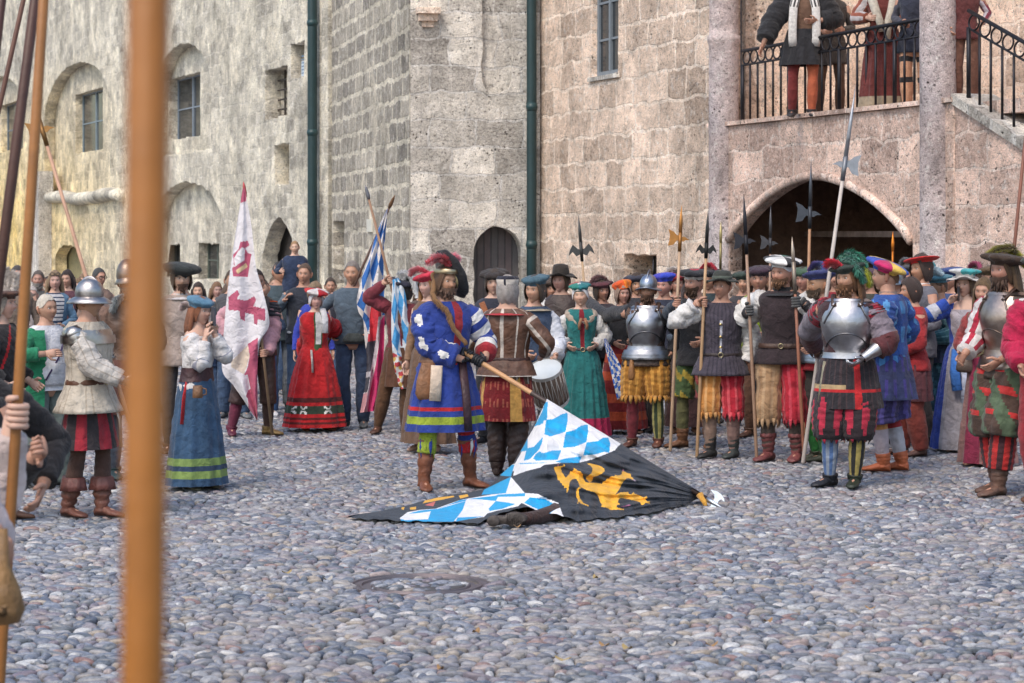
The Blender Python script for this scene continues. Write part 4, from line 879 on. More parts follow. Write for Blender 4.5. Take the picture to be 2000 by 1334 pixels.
def strip(c, pts, wd, col, name='ribbon', mat_=None, th=.006):
    mb = MB(); tube(mb, np.array(pts, float)*c.k, [(wd, th)]*len(pts), 8, col, ref=(1, 0, 0)); return mb.build(name, mat_ or M_CLOTH, c.root)
def stripes(a_, b_, n): return lambda u, v: a_ if int(u*n*2) % 2 else b_
def bands(*st):
    def f(u, v):
        r = st[0][1]
        for p, cc in st:
            if v >= p: r = cc
        return r(u, v) if callable(r) else r
    return f
def slashes(base, cut, nu=10, nv=4, wu=.3, wv=.72): 
    def f(u, v):
        a_ = (u*nu) % 1; b_ = (v*nv) % 1; return cut if abs(a_-.5) < wu*.5*sqrt(max(0, 1-((b_-.5)/(wv*.5))**2)) else base
    return f
def front(base, mid, w=.05, v0=0, v1=1): return lambda u, v: mid if abs((u+.5) % 1-.5) < w and v0 <= v <= v1 else (base(u, v) if callable(base) else base)
def halves(l, r): return lambda u, v: r if u < .5 else l       # u<.5 = +x side
def pie(*cols): return lambda u, v: cols[int(u*len(cols)) % len(cols)]
# ---- pole arms ----
def polearm(key, top, bot, Dt=None, db=None, r=.016, col=(.42,.26,.13), head=None, headcol=(.35,.35,.37), label='', name='halberd', group='pole arms held by the soldiers', tip=.25, side=1, hs=1., face=0., ground=True, col2=None):
    """top / bot: photo pixels; bottom stands on the ground unless db gives its depth"""
    B_ = GP(*bot) if db is None else IP(bot[0], bot[1], db); A_ = IP(top[0], top[1], B_[1] if Dt is None else Dt)
    if db is None: B_[2] = .01
    L = np.linalg.norm(A_-B_); ax = (A_-B_)/L; POLES[key] = (A_, B_, r)
    root = empty(name, B_, 0, label, name.replace('_', ' '), group)
    d = A_-B_; mb = MB(); Ls = L-(tip if head else 0); tube(mb, [ax*0, ax*.02, ax*Ls*.5, ax*Ls], [r*.8, r, r, r*.85], 12, col); mb.build('shaft', M_WOOD, root)
    if head:
        cx = np.array([cos(face), sin(face), 0.])*side; cx -= ax*cx.dot(ax); cx /= np.linalg.norm(cx); q = np.cross(ax, cx); z0 = Ls
        def P3(x, y, o=0): return cx*x*hs+ax*(z0+y*hs)+q*o
        mb = MB(); tube(mb, [P3(0, -.02), P3(0, tip*.45), P3(0, tip)], [(r*1.1, r*1.0), (.017, .010), (.001, .001)], 8, headcol, ref=cx); mb.build('spike', M_IRON, root)
        mb = MB(); tube(mb, [P3(0, -.28), P3(0, .01)], [r*1.12, r*1.25], 10, tuple(np.array(headcol)*.6)); mb.build('socket', M_IRON, root)
        def plate(poly, nm):
            mb = MB(); n = len(poly); V = [P3(x, y, .005) for x, y in poly]+[P3(x, y, -.005) for x, y in poly]
            mb.add(V, [tuple(range(n)), tuple(range(n, 2*n))[::-1]]+[(i, i+n, (i+1) % n+n, (i+1) % n) for i in range(n)], headcol); mb.build(nm, M_IRON, root, smooth=False)
        if head == 'halberd':
            plate([(.01,-.12),(.05,-.11),(.10,-.18),(.185,-.20),(.165,-.11),(.16,-.03),(.185,.06),(.10,.02),(.05,-.03),(.01,-.03)], 'axe_blade')
            plate([(-.01,-.12),(-.01,-.05),(-.07,-.05),(-.15,-.10),(-.09,-.10),(-.05,-.125)], 'back_spike')
        elif head == 'glaive':
            plate([(.01,-.1),(.05,-.09),(.12,-.02),(.17,-.10),(.20,-.19),(.13,-.13),(.08,-.20),(.01,-.17)], 'axe_blade'); plate([(-.01,-.1),(-.05,-.09),(-.12,-.02),(-.17,-.10),(-.20,-.19),(-.13,-.13),(-.08,-.20),(-.01,-.17)], 'back_blade')
    return root
# ---------------- pole arms and flags ----------------
def pip(X, Y, poly):
    ins = np.zeros(X.shape, bool); n = len(poly)
    for i in range(n):
        x0, y0 = poly[i]; x1, y1 = poly[(i+1) % n]
        if y0 == y1: continue
        c = ((Y < y0) != (Y < y1)) & (X < (x1-x0)*(Y-y0)/(y1-y0)+x0); ins ^= c
    return ins
def tr(pts, ox, oy, s): return [(ox+x/s, oy+y/s) for x, y in zip(pts[::2], pts[1::2])]
WH = (.80,.79,.80); CY = (.0,.335,.66); BK = (.022,.028,.040); GO = (.78,.40,.03)
def paint(X, Y, base, layers):
    c = np.tile(np.array(base), X.shape+(1,))
    for poly, col in layers: c[pip(X, Y, poly)] = col
    return c
def cloth_mesh(PX, PY, D, colours, name, parent, m=None):
    ny, nx = PX.shape; V = np.stack([(PX-1000)/FP*D, D, HC-(PY-HY)/FP*D], -1).reshape(-1, 3)
    if parent is not None: V = V-np.array(parent.location)
    f = grid_faces(nx, ny, False); mb = MB(); mb.add(V, f, [tuple(x) for x in colours.reshape(-1, 3)]); return mb.build(name, m or M_FLAG, parent)
M_FLAG = attr_mat('flag_cloth', .75, 0, .25, 120, .12, .1, 12, crease=.8)
def mids(A): return (A[:-1, :-1]+A[1:, :-1]+A[:-1, 1:]+A[1:, 1:])/4
def big_flag():
    POLES['std'] = (IP(898, 683, 18.85), IP(1385, 977, 17.75), .019)
    A_, B_, r = POLES['std']; root = empty('flag', B_, 0, 'big blue and white flag with gold lion on black, lowered over a body', 'flag')
    ax = (B_-A_); L = np.linalg.norm(ax); ax /= L; mb = MB()
    tube(mb, [A_-B_-ax*.1, A_-B_, (A_-B_)*.7, (A_-B_)*.2, ax*0], [.019, .020, .020, .019, .018], 14, lambda u, t: (.56,.30,.14) if t < .5 else (.05,.03,.025)); mb.build('flag_pole', M_WOOD, root)
    # iron head: small crescent blade and spike
    cx = np.cross(ax, (0, 1, 0)); cx /= np.linalg.norm(cx); q = np.cross(ax, cx)
    mb = MB(); tube(mb, [ax*-.02, ax*.05, ax*.09, ax*.20], [.021, .018, .012, .001], 10, (.55,.60,.66)); mb.build('spike', M_STEEL, root)
    for sgn, nm in ((1, 'axe_blade'), (-1, 'back_blade')):
        P = [(.01,.03),(.03,.035),(.06,.015),(.075,-.03),(.09,.02),(.088,.06),(.07,.10),(.05,.115),(.055,.08),(.03,.07),(.01,.075)]; mb = MB(); n = len(P)
        V = [cx*x*sgn+ax*y+q*.005 for x, y in P]+[cx*x*sgn+ax*y-q*.005 for x, y in P]
        mb.add(V, [tuple(range(n)), tuple(range(n, 2*n))[::-1]]+[(i, i+n, (i+1) % n+n, (i+1) % n) for i in range(n)], (.62,.68,.74)); mb.build(nm, M_STEEL, root, smooth=False)
    mb = MB(); tube(mb, [ax*-.09, ax*-.05+(0,-.02,-.03), ax*-.03+(.0,-.03,-.07)], [.03, .022, .012], 8, (.75,.38,.06)); mb.build('tassel', M_CLOTH, root)
    tp = np.array([(680,1008),(700,1004),(740,999),(800,986),(830,977),(860,970),(880,966),(920,961),(945,955),(960,946),(980,925),(1002,906),(1020,874),(1040,834),(1068,779),(1366,960),(1372,969)], float)
    bt = np.array([(680,1011),(740,1015),(790,1017),(830,1019),(900,1021),(935,1021),(958,1012),(985,999),(1020,991),(1060,997),(1100,1009),(1130,1017),(1200,1010),(1260,1003),(1320,990),(1366,974),(1372,972)], float)
    nx, ny = 700, 140; x = np.linspace(680, 1372, nx); yt = np.interp(x, tp[:, 0], tp[:, 1]); yb = np.interp(x, bt[:, 0], bt[:, 1])+1.2*np.sin(x*.09)+.9*np.sin(x*.23)
    t = np.linspace(0, 1, ny)[:, None]; PY = yt+(yb-yt)*t; PX = np.tile(x, (ny, 1))
    # depth: on the pole at the top, on the ground at the bottom
    Dg = lambda y: (HC-.02)*FP/(y-HY)
    Dp = np.array([np.interp(xx, (898, 1385), (18.85, 17.75)) for xx in x])-.03
    k = np.clip((x-940)/(1068-940), 0, 1); Dt = np.where(x > 1068, Dp, (1-k)*np.minimum(Dg(yt+3), 18.9)+k*Dp[np.searchsorted(x, 1068)]); Db = Dg(yb); Db = np.where((x > 935) & (x < 1130), np.minimum(Db, 16.66), Db)
    body = np.exp(-((PX-1090)/170)**2)*np.exp(-((PY-955)/55)**2)
    D = Dt+(Db-Dt)*t**.85
    rad = np.arctan2(PY-975, 1400-PX)
    wr = .010*np.sin(rad*110+3*np.sin(PX*.03))+.022*np.sin(rad*46+2*np.sin(PX*.012))+.014*np.sin(PX*.055+PY*.12)+.02*np.sin(PY*.16-PX*.035+np.sin(PX*.02)*2)+.012*np.sin(PX*.11-PY*.05)
    fold = .03*np.exp(-((PY-(906-.02*(PX-1005)))/5)**2)*(PX > 1000)*(PX < 1230)+.035*np.exp(-((PY-(966+.10*(PX-900)*.3))/5)**2)*(PX > 900)*(PX < 1110)
    amp = np.sin(np.pi*np.clip(t, .03, .97))**.6*np.clip((1372-PX)/120, 0, 1)
    D = D+wr*amp*1.5-fold*amp
    D = np.minimum(D, (HC-.012)*FP/(PY-HY))
    X, Y = mids(PX), mids(PY); z5 = lambda *p: tr(p, 980, 770, 7.692); z2 = lambda *p: tr(p, 660, 890, 4.348); zl = lambda *p: tr(p, 1060, 890, 8.333)
    lay = [(z5(690,40,1800,735,1740,790,1700,840,1600,885,1350,980,1160,1030,900,1030,640,1060,400,1110,340,1154,-60,1154,200,1040,300,860,400,640,500,470), WH),
      (z5(650,110,692,120,680,385,630,395,620,440,490,485,600,280), CY), (z5(670,385,780,370,900,300,985,275,990,390,960,560,850,600,720,635,640,600,655,480), CY),
      (z5(965,565,1090,540,1190,470,1290,455,1300,560,1270,720,1100,790,920,805,940,680), CY), (z5(1275,725,1450,700,1520,650,1600,650,1630,740,1615,880,1540,865,1400,905,1225,920,1250,820), CY),
      (z5(390,670,385,850,280,860,340,760), CY), (z5(385,810,480,790,620,640,600,740,560,830,430,970,330,1000,360,880), CY), (z5(560,860,620,885,760,845,895,840,840,985,650,990,520,1000,470,965,510,900), CY),
      (z5(800,1015,950,965,1205,930,1160,1030,900,1030), CY), (z5(240,1035,690,1025,640,1050,300,1055), CY),
      (z2(1500,75,1470,175,1300,175,1370,120,1440,85), CY), (z2(1300,185,1380,165,1470,178,1440,320,1220,330), CY), (z2(1340,165,1470,178,1380,220,1300,260,1200,310,1100,330,1250,250), BK),
      (z2(1240,290,1455,200,1425,320,1220,332), CY), (z2(1500,75,1790,60,1720,100,1600,130,1490,172), WH), (z2(1470,180,1590,320,1425,322), WH),
      (z2(590,480,700,460,830,450,1040,375,1300,330,1430,318,1600,318,1700,325,1745,350,1870,400,1915,515,1790,490,1700,470,1560,400,1530,430,1340,470,1270,490,1240,520,1000,555,540,555,525,530), WH),
      (z2(600,490,700,465,850,450,980,400,1040,375,1100,370,1080,385,940,420,800,470,700,485,620,492), CY), (z2(530,535,570,548,765,540,790,470,1085,385,1060,460,1015,520,980,560,540,560), CY),
      (z2(1100,368,1340,340,1360,330,1590,318,1590,345,1360,350,1340,385,1200,370), CY), (z2(1340,385,1420,395,1510,410,1400,450,1290,470,1280,450), CY), (z2(1630,355,1750,365,1880,430,1800,490,1740,475,1580,400), CY), (z2(1015,525,1240,515,1000,560), CY),
      (z2(720,405,900,370,990,350,980,340,850,355,740,380), GO), (z2(1025,340,1100,325,1110,345,1040,365), GO), (z2(540,440,565,435,560,460,540,455), GO), (z2(610,440,665,432,665,455,615,460), GO), (z2(735,420,830,385,810,430), (.55,.12,.10)),
      (zl(180,190,240,175,330,165,345,130,365,170,300,195,305,260,350,320,370,360,440,290,445,250,480,260,500,230,510,200,545,215,570,250,610,250,650,300,665,380,700,430,770,440,900,440,965,460,975,425,1020,410,1040,380,1080,370,1100,340,1175,330,1170,305,1210,325,1260,320,1290,290,1285,255,1330,260,1380,280,1430,295,1440,340,1480,370,1465,400,1420,370,1370,365,1320,410,1290,460,1250,540,1180,640,1260,600,1390,590,1400,620,1440,635,1475,590,1500,620,1560,640,1640,680,1690,655,1700,690,1670,710,1700,745,1745,745,1740,780,1670,765,1640,800,1600,800,1590,760,1530,740,1400,710,1290,690,1240,700,1220,760,1265,790,1210,800,1200,840,1320,870,1320,885,1260,880,1100,880,1050,850,990,840,950,825,965,800,940,760,900,650,840,590,720,560,640,520,600,500,580,430,550,380,500,375,450,410,430,460,420,560,390,605,385,570,400,520,350,525,350,490,320,480,310,450,285,440,280,410,245,400,230,310,200,250), GO),
      (zl(600,505,560,540,545,600,550,670,580,740,560,770,575,775,590,745,620,780,740,820,745,805,660,770,610,700,585,620,590,550,620,525), GO),
      (zl(710,125,790,125,880,150,960,180,1000,210,1010,250,960,290,880,330,820,350,810,400,790,430,745,415,700,375,720,340,790,290,810,240,810,200,770,160), GO),
      (zl(235,150,260,135,270,160,245,175), (.35,.12,.14)), (zl(1295,230,1320,225,1325,250,1300,255), (.6,.2,.25)), (zl(1460,380,1500,390,1525,425,1490,420), (.45,.35,.42)), (zl(1270,830,1400,795,1445,805,1330,840), (.35,.12,.22))]
    cloth_mesh(PX, PY, D, paint(X, Y, BK, lay), 'flag_cloth', root)
    POLES['std'] = (A_, B_, r)
big_flag()
def hang(lft, rgt, D0, fold, label, pole, layers, base, nx=90, ny=260, name='flag', group='flags carried by the bearers', polecol=(.16,.09,.05), pr=.016, tipcol=(.2,.2,.22), grid=None):
    A_, B_ = IP(*pole[0], D0), IP(*pole[1], pole[2] if len(pole) > 2 else D0); root = empty(name, B_, 0, label, 'flag', group); POLES[label] = (A_, B_, pr)
    ax = (A_-B_); ax /= np.linalg.norm(ax); mb = MB(); tube(mb, [ax*0, A_-B_-ax*.12], [pr, pr*.8], 10, polecol); mb.build('flag_pole', M_WOOD, root)
    mb = MB(); tube(mb, [A_-B_-ax*.14, A_-B_-ax*.10, A_-B_-ax*.03, A_-B_+ax*.02], [pr*.9, (.022, .012), (.016, .009), .001], 8, tipcol); mb.build('finial', M_IRON, root)
    l = interp_rows(lft, ny); r = interp_rows(rgt, ny); t = np.linspace(0, 1, nx); PX = l[:, :1]+(r[:, :1]-l[:, :1])*t; PY = l[:, 1:]+(r[:, 1:]-l[:, 1:])*t
    v = np.linspace(0, 1, ny)[:, None]
    D = D0-.03+np.interp(np.linspace(0,1,ny), (0, .12, 1), (0, .25, 1))[:, None]*(fold[0]*np.sin(t*fold[1]*2*pi+v*2.2+fold[2])+fold[0]*.4*np.sin(t*fold[1]*5.1+v*7+1)+.012*np.sin(v*34+t*9))
    X, Y = mids(PX), mids(PY); c = paint(X, Y, base, layers(X, Y) if callable(layers) else layers)
    if grid: c = grid(X, Y, mids(np.repeat(t[None], ny, 0)), mids(np.repeat(v, nx, 1)), c)
    cloth_mesh(PX, PY, D, c, 'flag_cloth', root); return root
zw = lambda *p: tr(p, 430, 350, 2.78); RD = (.46,.09,.16); FWH = (.72,.69,.72)
hang([(474,368),(464,430),(452,510),(443,580),(437,650),(434,722),(455,752),(478,785),(500,822)], [(478,368),(491,440),(500,520),(514,570),(526,632),(508,668),(503,715),(503,770),(503,822)], FP/190, (.05, 1.6, .5),
     'white flag with red shield and red ragged cross hanging beside a man in pink sleeves', ((476,358),(532,850)), [
     (zw(100,0,150,0,140,120,112,128), RD), (zw(110,340,150,335,160,360,135,375,150,400,170,405,150,530,70,525,65,480,90,470,110,440,75,470,70,410,100,380), RD), (zw(120,368,135,380,132,440,100,460,80,470,75,430,95,395), FWH), (zw(85,495,140,455,150,475,95,515), (.70,.52,.30)),
     (zw(45,640,95,600,105,625,90,650,140,660,185,635,195,655,180,690,245,705,245,770,205,760,200,790,185,785,180,735,135,725,135,770,110,760,105,715,45,710), RD),
     (zw(150,895,205,860,205,1310,155,1250,150,1190,140,1180,150,1150,165,1140,150,1060,130,1065,150,1020,160,960), RD), (zw(60,990,150,900,160,960,130,1060,60,1020), (.66,.55,.45))], FWH, polecol=(.3,.2,.12), tipcol=(.45,.1,.1))
zb = lambda *p: tr(p, 680, 360, 2.78); LB = (.02,.13,.42)
def loz(n1, n2, c1, c2, lim, sk=0.):
    def g(X, Y, T_, V_, c):
        a_ = np.floor(T_*n1+V_*n2+sk).astype(int); b_ = np.floor(T_*n1-V_*n2+90).astype(int); m = ((a_+b_) % 2 == 0) & lim(X, Y); c[m] = c1; c[((a_+b_) % 2 == 1) & lim(X, Y)] = c2; return c
    return g
hang([(756,408),(741,440),(722,495),(706,545),(697,585),(700,608),(709,625),(712,660),(716,700),(714,745),(708,780),(703,806)], [(757,408),(754,445),(749,500),(750,560),(751,620),(750,680),(747,730),(744,780),(738,802)], FP/184, (.055, 2.1, .2),
     'dark blue and white lozenge flag with red and magenta tails beside grey blue sweater man', ((770,384),(598,765),FP/178), [
     (zb(125,650,175,620,180,720,165,850,105,860,115,740), (.60,.03,.05)), (zb(105,855,165,845,135,1010,95,1160,85,1130,95,900), (.04,.04,.06)), (zb(165,720,178,720,150,960,130,1010,120,1130,100,1240,60,1240,80,1130,105,1130,125,1000,150,850), (.62,.55,.60)), (zb(175,740,205,700,190,1190,160,1240,105,1240,120,1120,150,980,170,850), (.60,.03,.16)),
     (zb(80,1140,105,1130,90,1240,60,1240), (.6,.3,.33)), (zb(95,1020,125,1015,120,1045,95,1050), (.5,.48,.52))],
     (.70,.66,.64), grid=loz(2.6, 7.5, LB, (.72,.68,.66), lambda X, Y: (Y < 596+(X-715)*-.35) | ((X < 722) & (Y < 652)) | ((X > 745) & (Y < 615))), polecol=(.13,.07,.05), tipcol=(.25,.14,.08))
hang([(766,546),(765,590),(764,640),(766,680),(770,715),(776,745),(783,760)], [(778,543),(791,570),(797,610),(808,650),(818,690),(822,712),(806,758)], FP/188, (.05, 1.9, 1.3),
     'light blue and white lozenge flag with red and yellow arms draped behind the standard bearer', ((714,364),(800,700)), lambda X, Y: [],
     (.66,.70,.74), ny=140, grid=lambda X, Y, T_, V_, c: np.where((Y > 690+(X-770)*.5)[..., None], np.where((np.sin(X*.31+Y*.22)+np.sin(Y*.4-X*.13) > .3)[..., None], (.46,.04,.05), np.where((np.sin(X*.5)+np.sin(Y*.37) > .6)[..., None], (.65,.42,.10), (.66,.64,.62))), loz(2.4, 4.5, (.06,.30,.60), (.66,.70,.74), lambda X, Y: X > 0)(X, Y, T_, V_, c)), polecol=(.30,.17,.10))
# pole arms
polearm('near', (311, -2500), (240, 6080), Dt=1.67, db=1.67, r=.0165, col=(.33,.12,.014), label='thick orange brown shaft standing out of focus very close to the viewer', name='pike', group='pikes held at the left edge')
polearm('lp', (127, -650), (-24, 1698), r=.0185, col=(.34,.14,.035), label='golden brown wooden pike shaft gripped by the big fist at the left edge', name='pike', group='pikes held at the left edge')
polearm('ls1', (60, -500), (-165, 1500), r=.019, col=(.07,.025,.018), label='dark brown pike shaft leaning leftmost at the top left corner', name='pike', group='pikes held at the left edge')
polearm('ls2', (158, -500), (-245, 1300), r=.013, col=(.12,.045,.025), label='thin reddish brown pike shaft between two thicker dark shafts at top left', name='pike', group='pikes held at the left edge')
polearm('ls3', (133, -500), (-125, 1500), r=.022, col=(.075,.03,.02), label='thick dark brown pike shaft beside the golden brown one at top left', name='pike', group='pikes held at the left edge')
polearm('lh', (60, 178), (306, 1005), r=.015, col=(.52,.30,.20), head='halberd', headcol=(.45,.24,.09), label='halberd with an orange gleaming head held by the knight in a kettle hat', tip=.25, side=-1, hs=.62)  # orange light falling on the head is put into its colour
polearm('h1', (1128, 398), (1163, 836), r=.0155, col=(.50,.34,.20), head='glaive', headcol=(.10,.10,.10), tip=.42, hs=.72, label='halberd with dark crescent blades standing in front of the woman in the teal dress')
polearm('h2', (1333, 366), (1309, 884), r=.0155, col=(.46,.31,.20), head='halberd', headcol=(.55,.26,.08), tip=.44, hs=.62, side=-1, label='halberd with a long yellow gleaming spike right of the man in the morion helmet')
polearm('h3', (1386, 345), (1361, 896), r=.0155, col=(.42,.26,.14), head='glaive', headcol=(.05,.05,.05), tip=.62, hs=.5, label='halberd with small black forked head gripped by the man in the quilted doublet')
polearm('h4', (1450, 328), (1478, 902), r=.0155, col=(.34,.21,.14), head='halberd', headcol=(.05,.05,.06), tip=.62, hs=.62, side=-1, label='halberd with large dark head between quilted doublet man and black and white beret')
polearm('h5', (1408, 432), (1404, 830), r=.012, col=(.50,.34,.16), head='spear', headcol=(.5,.42,.2), tip=.25, label='short thin spear rising behind the man in the quilted doublet')
polearm('h6', (1506, 357), (1500, 835), r=.013, col=(.36,.22,.15), head='halberd', headcol=(.10,.10,.11), tip=.6, hs=.6, side=-1, label='thin halberd with dark curved blade in front of the left side of the archway')
polearm('h7', (1585, 288), (1572, 850), r=.017, col=(.36,.19,.10), head='halberd', headcol=(.10,.11,.13), tip=.62, hs=.8, side=-1, label='tall halberd with a grey flared blade in front of the middle of the archway')
polearm('h8', (1678, 120), (1568, 908), r=.0185, col=(.50,.44,.40), head='halberd', headcol=(.40,.42,.46), tip=.88, hs=.75, side=1, label='tallest halberd with long pale spike held by the red green feather hat soldier')
polearm('h9', (1547, 462), (1571, 907), r=.0155, col=(.30,.12,.07), head='spear', headcol=(.5,.42,.34), tip=.24, label='reddish brown spear gripped by the striped glove of the man with white sleeves')
polearm('h10', (1744, 452), (1740, 850), r=.010, col=(.6,.2,.04), head='spear', headcol=(.85,.28,.04), tip=.22, label='small spear with an orange gleaming tip in front of the archway beside the red beret')
polearm('h11', (2014, 160), (1938, 905), r=.017, col=(.20,.07,.04), label='dark red pike shaft leaning at the right edge behind the bearded man in armour', name='pike', group='pole arms held by the soldiers')
SO = 'costumed soldiers lined up at right'; SP = 'spectators in everyday clothes'; CO = 'costumed people in the middle and left'; BA = 'people on the balcony'
W_ = (.74,.72,.70); BLK = (.018,.018,.022); DK = (.035,.032,.036); BRN = (.13,.06,.035); BR2 = (.20,.09,.045); RED = (.45,.015,.02); BLUE = (.018,.045,.26); GRN = (.28,.36,.03); JEAN = (.05,.09,.17); GREY = (.16,.17,.18)
def item(name, label, cat, loc, build, group=None, rz=0):
    r = empty(name, loc, rz, label, cat, group); build(r); return r
# --- 1 the standard bearer
c = person('man in blue tunic with white slashes lowering the lozenge flag, black and gold hat', 868, 238, 520, 18, 1.12, yaw=14, pitch=.04, skin=SKIN2, group=CO, a=('G','std',705), b=('G','std',694), gloves=('both', BLK, M_LEATHER),
           feet=((.235,.04,.55),(-.185,-.06,-.12)), hint_a=(.8,.3,-.9), hint_b=(-.9,.1,-.8), side=1.2)
torso(c, lambda u, v: (.33,.02,.03) if .02 < u < .07 else BLUE, g=.035, m=30); sleeve(c, 'b', slashes(BLUE, W_, 4, 3, .36, .55), .105, .075, .03, .90, slash=2, wrk=.16); sleeve(c, 'a', lambda u, v: W_ if int(v*9) % 2 and u < .6 else ((.33,.02,.03) if v > .8 else BLUE), .095, .065, .03, .88, slash=2)
skirt(c, bands((0, BLUE), (.665, RED), (.73, BLUE), (.785, GRN), (.895, BLUE)), 1.06, .47, flare=.135, pleats=9, amp=.045, m=40)
hose(c, 'ab', {'a': bands((0, BLUE), (.25, RED), (.55, BLUE), (.72, RED)), 'b': GRN}, z1=.62, z0=.30, r=.075, rk=.066, ra=.060)
for i, nm in enumerate('ab'):
    hip, kn, ank, ta = c.legs[nm]
    for j in range(9):
        an = j/9*2*pi; p = (kn+(ank-kn)*.28); x, y = p[0]+.06*cos(an), p[1]+.06*sin(an); cc = (RED, W_, BLUE)[j % 3] if i == 0 else (GRN, BLUE)[j % 2]
        mb = MB(); tube(mb, [(x, y, p[2]+.04), (x*1.04, y*1.03-.01, p[2]-.03), (x+.01*cos(an*3), y, p[2]-(.09+.02*(j % 3)))], [(.014,.006),(.014,.005),(.002,.002)], 6, cc, ref=(1,0,0)); mb.build('garter_ribbon', M_CLOTH, c.root)
shoe(c, (.20,.07,.035), boot=.40, rtop=.070, slouch=.09, wide=1.05); belt(c, 1.04, .05, (.17,.08,.04), .045)
bag(c, (-.17,-.12,1.02), (.28,.13,.06), (.11,.05,.30), 'satchel'); strip(c, [(-.12,-.20,1.0),(-.13,-.21,.86),(-.14,-.215,.72)], .05, (.66,.52,.40), 'towel', th=.012); strip(c, [(.10,-.16,1.03),(.11,-.24,.75),(.12,-.27,.48)], .035, (.05,.02,.025), 'scabbard', M_LEATHER, .012)
mb = MB(); k = c.k
pts = interp_rows([(-.10,.02,1.72),(-.12,-.06,1.60),(-.10,-.14,1.50),(-.04,-.20,1.40),(.03,-.23,1.28),(.09,-.25,1.16)], 20)*k; pts[:, 0] += .018*np.sin(np.arange(20)*.75); tube(mb, c.T(pts), [(.024-.006*t)*k for t in np.linspace(0, 1, 20)], 10, (.24,.12,.045), mod=lambda t, u: 1+.2*sin(t*60+u*9)); plume(mb, c.T, pts, (.19,.095,.035), .036, n=80); mb.build('fur_baldric', M_HAIR, c.root)
collar(c, DK, .07, .05); hair(c, (.10,.05,.025), 'bob'); beard(c, (.16,.09,.06), -.01)
beret(c, bands((0, (.55,.42,.2)), (.2, BLK), (.9, (.015,.015,.05))), .165, .035, (-.80, -.10), .06, amp=.03, off=(.045,.03,.0))
mb = MB(); rings(mb, [(0,0,.06,.086,.104),(0,-.004,.075,.090,.110),(0,-.004,.095,.084,.102)], 32, (.50,.40,.26), T=c.H); mb.build('hat_band', M_STEEL, c.root)
mb = MB(); plume(mb, c.H, [(.0,-.06,.12),(-.06,-.05,.17),(-.12,-.03,.17),(-.19,-.02,.13)], (.62,.03,.05), .055, tipcol=(.72,.40,.42)); plume(mb, c.H, [(.0,.0,.14),(.05,.02,.19),(.12,.03,.18)], (.62,.05,.10), .05, tipcol=(.7,.4,.45)); mb.build('plume', M_FEATHER, c.root)
# --- 2 brown leather man from behind
c = person('grey haired man in brown leather doublet with white piping and red scarf seen from behind', 990, 226, 541, 162, 1.12, yaw=10, skin=SKIN, group=CO, a=('H',.20,-.30,1.02), b=('H',-.24,-.30,1.05), hint_a=(.9,.3,-.7), hint_b=(-.9,.4,-.6), feet=((.09,0,.2),(-.10,.05,-.2)))
pip_ = lambda u, v: (.55,.48,.42) if min(abs((u-q+.5) % 1-.5) for q in (.40,.50,.60,.0,.30,.70)) < .006 else BRN
torso(c, pip_, g=.035, n=84, mat_=M_LEATHER); sleeve(c, 'ab', lambda u, v: (.55,.48,.42) if abs(u-.25) < .03 or abs(u-.75) < .03 or abs(v-.12) < .03 else BRN, .085, .050, .015, mat_=M_LEATHER, n=36)
skirt(c, lambda u, v: (.55,.48,.42) if v > .93 else BRN, 1.05, .90, flare=.08, pleats=6, amp=.03, name='doublet_skirt', mat_=M_LEATHER, g=.04); skirt(c, lambda u, v: ((.62,.33,.08) if int(u*16) % 4 == 1 else slashes((.22,.012,.015), (.42,.10,.06), 34, 16, .4, .5)(u, v)), .98, .50, flare=.06, pleats=8, amp=.04, name='panel_skirt')
hose(c, 'ab', (.045,.022,.016), z1=.56, z0=.12, r=.10, rk=.088, ra=.062, mat_=M_LEATHER, wrk=.05, name='boot_shaft'); shoe(c, (.045,.022,.016), boot=.12)
hair(c, (.34,.31,.29), 'bob'); belt(c, 1.05, .03, (.05,.02,.015), .05)
mb = MB(); rings(mb, [(0,.0,.03,.082,.10),(0,0,.075,.095,.112),(0,0,.10,.098,.115),(0,0,.125,.085,.10),(0,0,.13,.003,.003)], 32, lambda u, v: (.62,.56,.50) if (.50 < u < .72 or .3 < u < .46) and v < .5 else (.02,.02,.035), T=c.H); mb.build('cap', M_CLOTH, c.root)
collar(c, (.42,.012,.02), .105, .02, 1.46, .03, name='scarf', spread=.07); mb = MB(); mb2 = []
for j in range(30):
    an = -2.4+4.8*j/29; x, y, z = .175*sin(an), .02+.11*cos(an), 1.43-.05*cos(an)-.02; pts = [(x+.016*cos(q)*cos(an), y-.016*cos(q)*sin(an)*.6, z+.016*sin(q)) for q in np.linspace(0, 2*pi, 9)]; tube(mb, c.T(np.array(pts)*c.k), .005, 6, (.55,.42,.18), cap=False)
mb.build('chain', M_STEEL, c.root)
